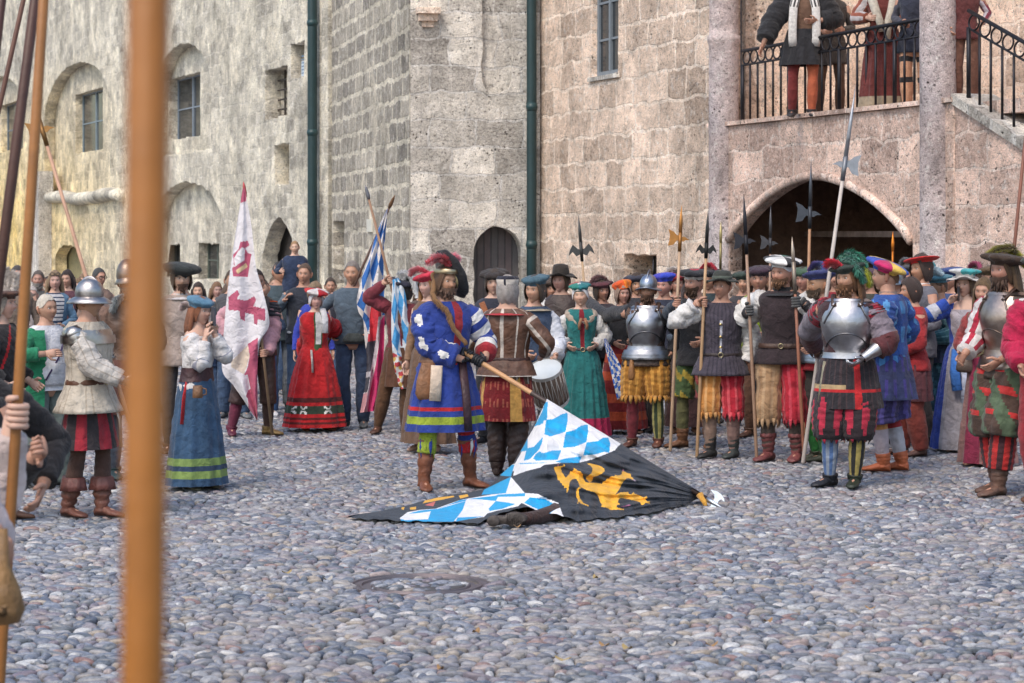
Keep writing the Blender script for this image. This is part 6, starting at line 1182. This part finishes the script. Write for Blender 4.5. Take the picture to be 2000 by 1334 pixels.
# --- flag bearer behind white flag
c = person('flag bearer in pink sleeves and dark orange edged cape behind the white flag', 500, 188, 528, 15, 1.05, skin=SKIN, group=CO, a=('G','white flag with red shield and red ragged cross hanging beside a man in pink sleeves',690), b=('H',-.28,-.1,1.0), feet=((.13,-.02,.9),(-.26,.02,-.1))); torso(c, (.05,.035,.03), z0=.86, flare=1, mat_=M_LEATHER); sleeve(c, 'ab', (.50,.27,.31), .09, .07, .03, wrk=.15); sleeve(c, 'a', bands((0, (.75,.10,.02)), (.06, (.02,.02,.03))), .11, .12, 0, .28, name='cape', wrk=.1)
hose(c, 'ab', {'a': (.07,.035,.025), 'b': (.06,.03,.03)}, z1=.93, z0=.35, r=.11, rk=.09, ra=.06, name='breeches', mat_=M_LEATHER); hose(c, 'ab', {'a': (.07,.035,.025), 'b': (.14,.02,.05)}, z1=.55); shoe(c, {'a': (.24,.15,.05), 'b': (.12,.02,.045)}); hair(c, (.06,.04,.03)); belt(c, 1.0, .05)
# --- flag bearer with white plume
c = person('flag bearer in maroon with big white feather hat behind the light blue flag', 786, 187, 545, -15, 1.05, yaw=-20, skin=SKIN, group=CO, b=('G','light blue and white lozenge flag with red and yellow arms draped behind the standard bearer',548), a=('P',806,640,.15), hint_b=(-.9,.2,-.8), feet=((.02,.02,.3),(-.30,0,0)), noface=False); torso(c, (.15,.02,.03)); sleeve(c, 'ab', (.20,.03,.045), .09, .05, .02); skirt(c, (.10,.04,.02), 1.0, .55, flare=.05); hose(c, 'ab', (.10,.045,.02), r=.12, rk=.08); shoe(c, (.10,.045,.03), boot=.3); hair(c, (.04,.03,.03), 'bob'); beret(c, (.02,.02,.04), .15, .06, (-.3,.1)); mb = MB()
for q in range(4): plume(mb, c.H, [(-.06+.03*q,-.05,.10),(.0+.03*q,-.04,.17),(.09+.02*q,-.0,.16-.02*q),(.15+.01*q,.0,.06-.05*q)], (.70,.70,.70), .06)
mb.build('plume', M_FEATHER, c.root)
# --- spectators centre left
c = person('grey haired man in grey blue sweater, jeans and waist bag', 690, 181, 511, -4, 1.08, skin=SKIN2, group=SP, a=('H',.18,-.12,1.0), b=('H',-.2,-.1,.95), hint_a=(1,.2,-.2), hint_b=(-1,.2,-.2)); torso(c, (.085,.12,.16), z0=.90, name='sweater', belly=.02); sleeve(c, 'ab', (.085,.12,.16), .068, .045); hose(c, 'ab', (.035,.06,.12), name='trousers', r=.10, rk=.072, ra=.062, wrk=.05); shoe(c, (.08,.09,.10)); hair(c, (.22,.19,.17), 'short', 1); bag(c, (.02,-.16,1.02), (.05,.06,.06), (.12,.045,.10), 'waist_bag', M_CLOTH); belt(c, 1.0, .03, (.05,.06,.06), .035, buckle=None)
c = person('smiling man in black vest carrying a child on his shoulders', 592, 168, 515, 0, 1.08, skin=SKIN2, group=SP, b=('H',-.16,-.15,1.42)); torso(c, (.025,.03,.045), name='vest'); sleeve(c, 'ab', (.12,.16,.20), .068, .045); hose(c, 'ab', JEAN, name='jeans', r=.10, rk=.075, ra=.065); shoe(c, GREY); hair(c, (.10,.06,.04), 'short')
c = person('small child in navy hoodie sitting on the shoulder of the man in black vest', 575, 167, 471, 8, 1.05, skin=SKIN3, group=SP, z0=.93, feet=((.10,-.28,.1),(-.10,-.28,-.1)), b=('H',-.25,-.2,1.2), a=('H',.1,-.25,1.3)); torso(c, (.02,.035,.08), z0=.8, name='hoodie', g=.035); sleeve(c, 'ab', (.02,.035,.08), .075, .06); hose(c, 'ab', (.12,.14,.2), name='trousers'); shoe(c, (.6,.6,.6)); hair(c, (.36,.22,.11))
c = person('dark haired man in slate sweater drinking from a white cup', 548, 164, 512, 14, 1.1, yaw=20, pitch=.15, skin=SKIN2, group=SP, a=('P',560,572,.28), hint_a=(.9,.1,-.6), curl=1.1); torso(c, (.06,.09,.11), name='sweater', belly=.03); sleeve(c, 'ab', (.06,.09,.11), .070, .055, 0, .6); hose(c, 'ab', (.14,.16,.19), name='trousers', r=.10, rk=.08, ra=.07); shoe(c, DK); hair(c, (.03,.025,.025))
item('cup', 'white paper cup in the hand of the man in slate sweater', 'cup', IP(559, 581, FP/164-.34), lambda r: [m.build('cup_wall', M_PLASTIC, r) for m in [MB()] if rings(m, [(0,0,-.05,.03,.03),(0,0,.05,.042,.042),(0,0,.048,.038,.038),(0,0,-.045,.027,.027)], 20, (.75,.75,.78)) is None])
c = person('curly haired woman in cobalt blue shirt behind the woman in red', 612, 174, 552, 10, .95, True, skin=SKIN, group=SP); torso(c, (.03,.05,.36), name='shirt'); sleeve(c, 'ab', (.03,.05,.36), .07); hose(c, 'ab', JEAN, name='jeans'); shoe(c, GREY); hair(c, (.22,.15,.09), 'bob')
c = person('child in grey shirt and jeans with white trainers behind the white flag', 512, 170, 545, 0, .95, skin=SKIN3, group=SP, feet=((.14,0,.3),(-.3,0,-.3))); torso(c, (.03,.06,.12)); sleeve(c, 'ab', (.03,.06,.12)); hose(c, 'ab', (.04,.10,.24), name='jeans', r=.1, rk=.08, ra=.07); shoe(c, (.65,.66,.70)); hair(c, (.06,.04,.03))
# --- woman with phone
c = person('woman in white blouse and long blue skirt filming with her phone, light blue beret', 384, 238, 582, 62, 1., True, yaw=-8, pitch=.06, skin=SKIN3, group=CO, a=('P',410,632,.10), b=('P',405,640,.12), hint_a=(.7,.2,-.9), hint_b=(-.4,.2,-1), curl=.9, feet=((.10,-.02,-.2),(-.12,.0,-.4)))
torso(c, (.70,.67,.66), name='blouse', z1=1.43); sleeve(c, 'ab', bands((0, (.72,.69,.68)), (.55, (.35,.35,.42)), (.58, (.72,.69,.68)), (.63, (.35,.35,.42)), (.66, (.72,.69,.68))), .085, .045, .035, .93, wrk=.14); BS = (.035,.085,.165)
skirt(c, bands((0, BS), (.745, (.20,.30,.09)), (.82, (.03,.06,.12)), (.855, (.22,.32,.09)), (.94, BS)), 1.05, .05, flare=.16, pleats=11, amp=.04, n=110, m=44); belt(c, 1.07, .13, (.06,.02,.025), .036, buckle=None); shoe(c, (.12,.11,.07)); hair(c, (.22,.08,.035), 'mid'); beret(c, (.09,.20,.30), .12, .06, (0,.28), .06, amp=.03)
mb = MB(); plume(mb, c.H, [(-.06,.06,.05),(-.07,.11,.06),(-.06,.16,.02)], (.66,.55,.52), .045); mb.build('plume', M_FEATHER, c.root); cr_ = c.rot
strip(c, [(-.17,-.02,1.0),(-.22,-.02,.85),(-.25,-.02,.62)], .032, (.55,.015,.02), 'red_ribbon'); strip(c, [(.16,.02,1.0),(.22,.03,.7),(.25,.03,.45)], .01, (.03,.14,.10), 'green_cord')
def mug(r):
    mb = MB(); rings(mb, [(0,0,-.05,.038,.038),(0,0,-.045,.042,.042),(0,0,.045,.038,.038),(0,0,.05,.03,.03),(0,0,.03,.028,.028)], 22, (.20,.10,.05)); b = mb.build('mug_body', M_LEATHER, r); mb = MB(); tube(mb, [(.035,0,.03),(.07,0,.02),(.07,0,-.02),(.035,0,-.03)], .006, 8, (.2,.1,.05)); mb.build('handle', M_LEATHER, r)
item('mug', 'brown leather mug hanging from the belt of the woman in the blue skirt', 'mug', IP(386, 765, FP/238-.32), mug)
item('phone', 'dark phone held up by the woman in the white blouse', 'phone', IP(417, 618, FP/238-.12), lambda r: [m.build('phone_body', M_PLASTIC, r, False) for m in [MB()] if box(m, (-.006,-.04,-.075), (.006,.04,.075), (.06,.07,.09)) is None], rz=.5)
# --- others left
c = person('bearded man in large black cap and white lace collar behind the blurred shaft', 352, 205, 518, 8, 1.05, skin=SKIN3, group=CO); torso(c, (.4,.32,.28)); sleeve(c, 'ab', (.45,.38,.34), .09, .05, .03); hose(c, 'ab', DK); shoe(c, BRN); hair(c, (.08,.05,.03), 'bob'); beard(c, (.12,.06,.04), 0, False); beret(c, (.02,.025,.025), .17, .04, (-.15,.1), .09, puff=5, amp=.05); collar(c, (.6,.56,.56), .08, .04, wave=.06, spread=.05)
for px, s, yt, rot, hc, bc, lb, fem, hs, wd in ((477, 150, 540, 0, (.05,.04,.03), (.10,.05,.05), 'dark haired spectator just left of the tall white flag', False, 'short', 1), (535, 150, 540, 5, (.12,.08,.05), (.14,.15,.17), 'spectator in pale grey jacket between white flag and drinking man', False, 'short', 1), (645, 150, 543, 0, (.06,.04,.03), (.05,.05,.07), 'spectator in charcoal jacket right of the woman in red', False, 'short', 1), (822, 160, 548, 0, (.10,.06,.04), (.10,.07,.06), 'spectator in brown coat between light blue flag and standard bearer', True, 'mid', 1), (98, 140, 540, 0, (.05,.035,.03), (.16,.10,.09), 'spectator behind the woman with sunglasses', False, 'short', 1), (165, 142, 535, 0, (.22,.14,.08), (.25,.24,.22), 'light brown haired spectator above the kettle hat', True, 'mid', 1), (386, 158, 552, 15, (.04,.025,.02), (.04,.05,.04), 'dark haired woman behind the woman filming with her phone', True, 'mid', 1), (421, 150, 552, 10, (.20,.11,.06), (.30,.02,.14), 'girl with bangs in dark magenta top', True, 'mid', .9), (447, 160, 556, 25, (.10,.06,.04), (.06,.10,.2), 'woman with brown hair beside the white flag', True, 'mid', 1), (405, 172, 600, 5, (.12,.07,.04), (.05,.09,.18), 'child in denim jacket behind the filming woman', True, 'bob', .9),
      (76, 152, 529, 5, (.10,.08,.07), (.10,.10,.10), 'grey bearded man behind the woman in green', False, 'short', 1), (107, 162, 530, 5, (.25,.17,.10), (.10,.20,.32), 'woman with sunglasses on her hair, striped shirt and denim jacket', True, 'mid', 1), (131, 154, 528, -12, (.025,.015,.015), (.12,.05,.07), 'woman with wavy black hair behind the kettle hat knight', True, 'long', 1), (192, 157, 524, 40, (.05,.05,.05), (.30,.20,.16), 'man with glasses and dark cap left of the blurred shaft', False, 'short', 1.05), (62, 165, 560, 20, (.5,.45,.42), (.45,.40,.40), 'pale haired person in light shirt between the grey man and the pike', True, 'short', 1), (150, 150, 545, 0, (.2,.13,.07), (.12,.12,.12), 'brown haired woman whose face is hidden by the kettle hat', True, 'long', .95), (30, 170, 520, 10, (.06,.05,.05), (.2,.15,.12), 'dark haired spectator above the grey plume', False, 'short', 1.), (455, 172, 528, 0, (.08,.05,.03), (.08,.08,.09), 'tall man behind the white flag', False, 'short', 1)):
    c = person(lb, px, s, yt, rot, wd, fem, skin=SKIN3 if fem else SKIN, group=SP)
    torso(c, (lambda u, v: (.55,.55,.58) if int(v*26) % 2 and min(u, 1-u) < .12 else (((.03,.05,.10) if min(u, 1-u) < .12 else bc))) if 'striped' in lb else bc, name='shirt', m=40); sleeve(c, 'ab', bc, .072); hose(c, 'ab', JEAN, name='trousers', r=.1, rk=.075, ra=.065); shoe(c, GREY); hair(c, hc, hs)
    if 'bearded' in lb: beard(c, (.3,.27,.25))
    if 'sunglasses' in lb or 'glasses' in lb:
        mb = MB(); zz, yy = (.085, -.088) if 'sunglasses' in lb else (.005, -.092)
        for s_ in (-1, 1): tube(mb, c.H(np.array([(s_*.032+.026*cos(q), yy, zz+.018*sin(q)) for q in np.linspace(0, 2*pi, 12)])), .004, 6, (.02,.02,.02)); tube(mb, c.H(np.array([(s_*.056, yy, zz), (s_*.082, 0, zz)])), .003, 6, (.02,.02,.02))
        mb.build('glasses', M_PLASTIC, c.root)
# --- green cardigan woman
c = person('woman with short blond hair in green cardigan and white top', 92, 236, 576, 42, 1.1, True, yaw=5, pitch=.12, skin=SKIN, group=SP, a=('H',.10,-.30,1.28), b=('H',-.1,-.34,1.26), hint_a=(.9,.1,-.6), hint_b=(-.9,.1,-.5), feet=((.12,-.05,.2),(-.12,.05,-.2)))
GC = (.015,.20,.095); torso(c, (.66,.66,.70), name='top', belly=.04, z0=.95); torso(c, (.66,.66,.70), name='top_hem', z0=.9, z1=1.0, flare=.5); sleeve(c, 'ab', GC, .08, .055, .015, .88); hose(c, 'ab', (.13,.16,.15), name='trousers', r=.115, rk=.095, ra=.09, z0=.05); shoe(c, (.05,.06,.07)); hair(c, (.60,.54,.46), 'short', 2)
mb = MB(); n = 44; R = offs(c, .70, 1.46, .055, 26); R[:, 3] += np.linspace(0, .05, 26); V = []
for i in range(26):
    for j in range(n):
        a_ = pi-(j/(n-1)-.5)*2*pi*.86+0; V.append((R[i, 0]+R[i, 3]*sin(a_)*(1+.02*sin(j*.9+i*.2)), R[i, 1]-R[i, 4]*cos(a_), R[i, 2]))
mb.add(c.T(np.array(V)), grid_faces(n, 26, False), GC); mb.build('cardigan', M_CLOTH, c.root); strip(c, [(.1,-.17,1.40),(.0,-.20,1.2),(-.12,-.18,1.0)], .008, (.05,.03,.10), 'bag_strap')
# --- kettle hat knight
c = person('knight in kettle hat with steel shoulder plates, padded jacket and red black skirt', 172, 264, 556, 68, 1.08, yaw=5, skin=SKIN, group=CO, a=('G','lh',690), b=('H',-.02,-.42,1.02), gloves=('both', (.42,.40,.38), M_STEEL, 1), hint_a=(.5,.5,-.9), hint_b=(-.5,.3,-.9), feet=((.05,-.10,.0),(-.08,.12,-.2)))
PD = (.52,.46,.38); torso(c, lambda u, v: (.40,.34,.27) if (u*26) % 1 < .15 else PD, z0=.81, flare=2.6, g=.045, n=110, name='padded_jacket'); sleeve(c, 'ab', lambda u, v: (.42,.37,.32) if (u*9) % 1 < .14 else (.56,.52,.48), .088, .065, .03, n=54); pauldron(c, 'ab', (.52,.50,.48)); belt(c, 1.04, .04, (.10,.04,.02), .05)
for q in (0, .045): 
    R = offs(c, 1.38-q, 1.44-q, .05+q*.3, 4); mb = MB(); rings(mb, R, 36, (.5,.45,.4), T=c.T); mb.build('gorget_plate', M_STEEL, c.root)
skirt(c, lambda u, v: ((.30,.015,.03) if int(u*14) % 2 else (.028,.022,.026)), .90, .53, flare=.09, pleats=7, amp=.04, n=112, g=.035); hose(c, 'ab', (.08,.04,.03), z1=.6, z0=.2, r=.085); shoe(c, (.17,.065,.045), boot=.30, rtop=.075, slouch=.14, cuff=((.17,.06,.05), .09, 1.35)); strip(c, [(.06,-.14,1.0),(.07,-.24,.75),(.07,-.25,.54)], .02, (.40,.35,.30), 'dagger', M_STEEL)
helmet(c, 'kettle', (.42,.40,.40)); hair(c, (.10,.06,.04))
c = person('man in tall dull helmet with grey feathers beside the blurred shaft', 246, 228, 520, 20, 1.05, skin=SKIN, group=CO, feet=((.1,0,.2),(-.1,0,0))); torso(c, (.12,.07,.05), mat_=M_LEATHER); sleeve(c, 'ab', (.20,.12,.09), .09, .05, .03); skirt(c, (.12,.05,.04), 1., .55); hose(c, 'ab', (.12,.13,.16)); shoe(c, (.06,.10,.10)); helmet(c, 'sallet', (.30,.25,.22)); mb = MB(); plume(mb, c.H, [(-.04,-.08,-.10),(-.10,-.12,-.14),(-.14,-.14,-.22)], (.30,.32,.32), .05); mb.build('plume', M_FEATHER, c.root); beard(c, (.2,.15,.12))
# --- people at the left edge: one in the row, three big ones cut off by the frame
c = person('person in black coat with red slashes and grey plumed hat standing at the left edge', 0, 268, 560, 85, 1.1, skin=SKIN3, group=CO, a=('H',.20,-.25,1.0), b=('H',-.2,-.2,1.0), feet=((.10,-.05,.2),(-.12,.05,-.2)))
torso(c, lambda u, v: (.42,.01,.015) if abs((u*7+v*1.6) % 1-.5) < .07 else (.020,.016,.018), z0=.80, flare=2.2, n=110, m=60, g=.04); sleeve(c, 'ab', (.018,.016,.018), .10, .065, .03, .93); hose(c, 'ab', (.03,.018,.016), r=.11); shoe(c, BRN, boot=.3)
hair(c, (.30,.25,.21), 'long'); beret(c, (.10,.045,.03), .15, .05, (0,0), .04); mb = MB()
for q in range(5): plume(mb, c.H, [(.0,-.08+.04*q,.08),(.05,-.07+.03*q,.17+.02*q),(.10,-.04+.02*q,.17-.02*q),(.15,-.02,.06-.03*q)], (.45,.40,.36), .06, tipcol=(.30,.25,.22))
mb.build('plume', M_FEATHER, c.root)
c = person('person left of the frame whose big fist grips the golden brown pike', -175, 592, 615, 10, 1.05, skin=SKIN3, group=CO, a=('G','lp',812), hint_a=(-.1,.5,-1)); torso(c, (.03,.02,.022)); sleeve(c, 'ab', (.62,.52,.50), .075, .045, .02, .90); hose(c, 'ab', DK); shoe(c, BRN); hair(c, BLK)
c = person('person in black sleeve left of the frame with a clenched fist in view', -112, 525, 600, 15, 1.05, skin=SKIN2, group=CO, a=('P',88,868,.16), hint_a=(.1,.4,-1), curl=1.2); torso(c, (.02,.016,.018)); sleeve(c, 'ab', (.018,.015,.017), .072, .050, .0, .95); hose(c, 'ab', DK); shoe(c, BRN); hair(c, BLK)
c = person('person in black sleeve left of the frame whose open hand hangs lowest', -72, 480, 600, 10, 1.05, skin=SKIN2, group=CO, a=('P',72,985,.10), hint_a=(.6,.8,0), curl=.45); torso(c, (.02,.016,.018)); sleeve(c, 'ab', (.018,.015,.017), .072, .050, .0, .95); hose(c, 'ab', DK); shoe(c, BRN); hair(c, BLK)
c = person('person in loose pale pink shirt sleeve outside the lower left edge', -205, 700, 600, 0, 1.05, skin=SKIN2, group=CO, a=('P',22,1080,.10), hint_a=(-.2,.6,-1), curl=1.25); torso(c, (.60,.50,.50)); sleeve(c, 'ab', (.66,.55,.56), .095, .075, .04, .86, wrk=.12); hose(c, 'ab', DK); shoe(c, BRN); hair(c, BLK)
def club(r):
    mb = MB(); tube(mb, [(-.01,0,.10),(-.01,0,.0),(-.004,0,-.06),(0,0,-.12),(.002,0,-.155)], [.014, .020, .040, .052, .035], 20, (.24,.13,.045)); mb.build('flask_body', M_LEATHER, r); mb = MB(); tube(mb, [(0,-.052,-.118),(0,-.060,-.118)], [.014,.012], 12, (.10,.06,.03)); mb.build('rivet', M_IRON, r)
item('leather_flask', 'worn brown leather flask hanging below the hand at the lower left edge', 'flask', IP(12, 1105, FP/700-.2), club)
# --- the body under the flag
c = Ctx()
def soles():
    root = empty('person', GP(996, 1030), radians(0), 'person lying hidden under the big flag, only a dark boot sole and brown trouser showing', 'person', CO); o = np.array(root.location)
    B = MB(); H0 = lambda v: np.stack([np.asarray(v)[..., 0]+.60, np.asarray(v)[..., 1]*1+1.42, .12+np.asarray(v)[..., 2]*0+np.asarray(v)[..., 2]], -1)
    tube(B, [(.02,.03,.06),(.10,.06,.055),(.19,.14,.055),(.32,.35,.06),(.36,.80,.09)], [.028,.034,.04,.05,.06], 12, SKIN); tube(B, [(.10,.55,.06),(.24,.65,.07),(.30,.85,.10)], [.04,.05,.07], 12, SKIN)
    tube(B, [(.20,.76,.10),(.26,1.0,.12),(.34,1.25,.13),(.36,1.36,.11),(.38,1.42,.10)], [(.16,.10),(.15,.11),(.17,.11),(.07,.06),(.055,.055)], 18, SKIN); tube(B, [(.38,1.40,.10),(.40,1.50,.10),(.42,1.58,.10),(.43,1.63,.10)], [.06,.085,.08,.03], 16, SKIN2)
    for s in (-1, 1): tube(B, [(.34+s*.12,1.22,.10),(.30+s*.13,.98,.06),(.26+s*.12,.80,.05)], [.05,.04,.028], 10, SKIN)
    B.build('body', M_SKIN, root)
    mb = MB(); tube(mb, [(.03,.03,.06),(.10,.06,.055),(.19,.14,.055),(.32,.35,.06),(.36,.80,.09)], [.040,.046,.052,.060,.08], 14, (.055,.025,.022), mod=lambda t, u: 1+.06*sin(t*20+u*7)); tube(mb, [(.10,.55,.06),(.24,.65,.07),(.30,.85,.10)], [.05,.065,.09], 14, (.055,.025,.022), mod=lambda t, u: 1+.06*sin(t*24+u*7)); mb.build('trousers', M_CLOTH, root)
    mb = MB(); n = 40
    for y, q in ((-.075,.90),(-.070,1.),(-.045,1.),(-.04,.93),(.0,.80),(.05,.62),(.10,.45)):
        pass
    def outl(q, y):
        V = []
        for j in range(n):
            t = j/n*2*pi; L = cos(t); w = .052 if L > 0 else .038; w *= (1-.30*exp(-((L+.12)/.26)**2)); V.append((-.02+L*.145*q, y, .062+.010*L+sin(t)*w*q*1.08))
        return V
    V = []
    for y, q in ((-.070,.86),(-.066,1.),(-.040,1.),(-.036,.93),(.0,.86),(.05,.70),(.10,.5)): V += outl(q, y)
    F = grid_faces(n, 7); F.append(tuple(range(n))[::-1]); mb.add(np.array(V), F, [(.055,.042,.038)]*(len(F)-1)+[(.085,.068,.06)])
    for (x0, x1) in ((-.165, -.085),):
        tube(mb, [(-.118,-.100,.056),(-.118,-.097,.056),(-.118,-.06,.056)], [(.040,.034),(.045,.039),(.045,.039)], 20, (.08,.064,.057), ref=(1,0,0))
    for k in range(9): tube(mb, [(.0+.013*k-.02,-.072,.025),(.0+.013*k-.02,-.0735,.065),(.0+.013*k-.02,-.072,.105)], .0025, 5, (.05,.04,.036))
    mb.build('boot', M_LEATHER, root)
soles()
# --- balcony people
zfl = 3.6
c = person('man in black robe with ermine trim leaning on the balcony railing', 1570, 150, -62, -5, 1.15, skin=SKIN2, group=BA, z0=zfl, b=('P',1483,105,.28), a=('P',1580,42,.25), hint_b=(-1,.3,-.1), hint_a=(1,.1,-.8)); erm = lambda u, v: DK if ((v*22) % 1 < .28 and (u*70+int(v*22)*.5) % 1 < .3) else W_
torso(c, (.16,.09,.06), z0=.8, flare=1); sleeve(c, 'ab', BLK, .14, .09, .04, .85, wrk=.09); skirt(c, lambda u, v: (.02,.02,.025), 1.05, .62, flare=.10); hose(c, 'ab', {'a': (.45,.11,.05), 'b': (.16,.02,.02)}, r=.10); shoe(c, DK)
for s in (-1, 1):
    mb = MB(); tube(mb, c.T(np.array([(s*.09,-.13,1.47),(s*.13,-.17,1.30),(s*.14,-.175,1.12),(s*.14,-.17,.92),(s*.13,-.15,.84)])*c.k), [(.055,.022)]*5, 14, lambda u, v: DK if (v*9) % 1 < .2 and (u*14+int(v*9)*.5) % 2 < .5 else W_, ref=(1, 0, 0)); mb.build('ermine_trim', M_HAIR, c.root)
hair(c, (.1,.06,.04))
c = person('woman in dark red gown with pale fur stole on the balcony', 1725, 157, -62, -5, 1.1, True, skin=SKIN3, group=BA, z0=zfl, b=('H',-.15,-.2,1.15), a=('H',.12,-.2,1.15)); torso(c, (.14,.03,.025)); sleeve(c, 'ab', stripes((.25,.07,.04), (.5,.45,.45), 4), .09, .06, .03); skirt(c, bands((0, (.12,.022,.02)), (.82, (.30,.24,.17))), 1.05, .03, flare=.13, pleats=14); hair(c, (.1,.06,.04), 'mid')
mb = MB()
for s, zb_ in ((-1, .98), (1, .86)): tube(mb, c.T(np.array([(s*.10,.06,1.48),(s*.14,-.10,1.42),(s*.10,-.17,1.25),(s*.05,-.19,1.1),(s*.04,-.18,zb_)])*c.k), [.055,.06,.058,.05,.035], 12, (.55,.50,.42), mod=lambda t, u: 1+.1*sin(t*50+u*8))
mb.build('fur_stole', M_HAIR, c.root)
c = person('person with beige hose and black garters at the pillar end of the balcony', 1786, 161, -66, -20, 1., skin=SKIN2, group=BA, z0=zfl); torso(c, (.03,.035,.06), z0=.7, flare=1); sleeve(c, 'ab', (.05,.05,.07)); hose(c, 'ab', lambda u, v: BLK if .34 < v < .40 or .62 < v < .68 else (.58,.32,.20), r=.10, rk=.075, ra=.06, m=40); shoe(c, DK); hair(c, BRN)
c = person('person in dark red and white half hidden behind the right pillar on the stair', 1886, 168, -66, -10, .9, skin=SKIN2, group=BA, z0=zfl); torso(c, (.12,.03,.03)); sleeve(c, 'ab', stripes((.5,.45,.5), (.2,.02,.05), 3)); hose(c, 'ab', (.14,.06,.04)); shoe(c, DK); hair(c, BRN)
c = person('person in black doublet behind the ermine robed man', 1622, 146, -45, 0, 1., skin=SKIN2, group=BA, z0=zfl); torso(c, (.05,.04,.035), z0=.7, flare=1); sleeve(c, 'ab', (.05,.04,.035)); hose(c, 'ab', (.10,.05,.03)); shoe(c, DK); hair(c, BRN)
# --- fallen leaves
for i, (px, py) in enumerate(((640,1133),(1163,1130),(1225,1268),(1100,1290),(1312,1262),(930,1236),(1500,1215),(1700,1190),(860,1308),(560,1120),(1180,1262),(1010,1030),(1390,1262))):
    p = GP(px, py, .03); mb = MB(); a_ = random.uniform(0, 6); r = random.uniform(.02, .035); V = [(r*1.5*cos(t)*cos(a_)-r*.6*sin(t)*sin(a_), r*1.5*cos(t)*sin(a_)+r*.6*sin(t)*cos(a_), .012*cos(2*t)+.012) for t in np.linspace(0, 2*pi, 9)[:-1]]
    mb.add(V+[(0, 0, .004)], [(j, (j+1) % 8, 8) for j in range(8)], random.choice(((.45,.32,.12),(.55,.50,.42),(.40,.22,.08)))); o = mb.build('fallen_leaf', M_CLOTH); o.location = p
    tag(o, 'small dry curled leaf lying on the cobbles', 'leaf', 'dry leaves scattered on the cobbles')
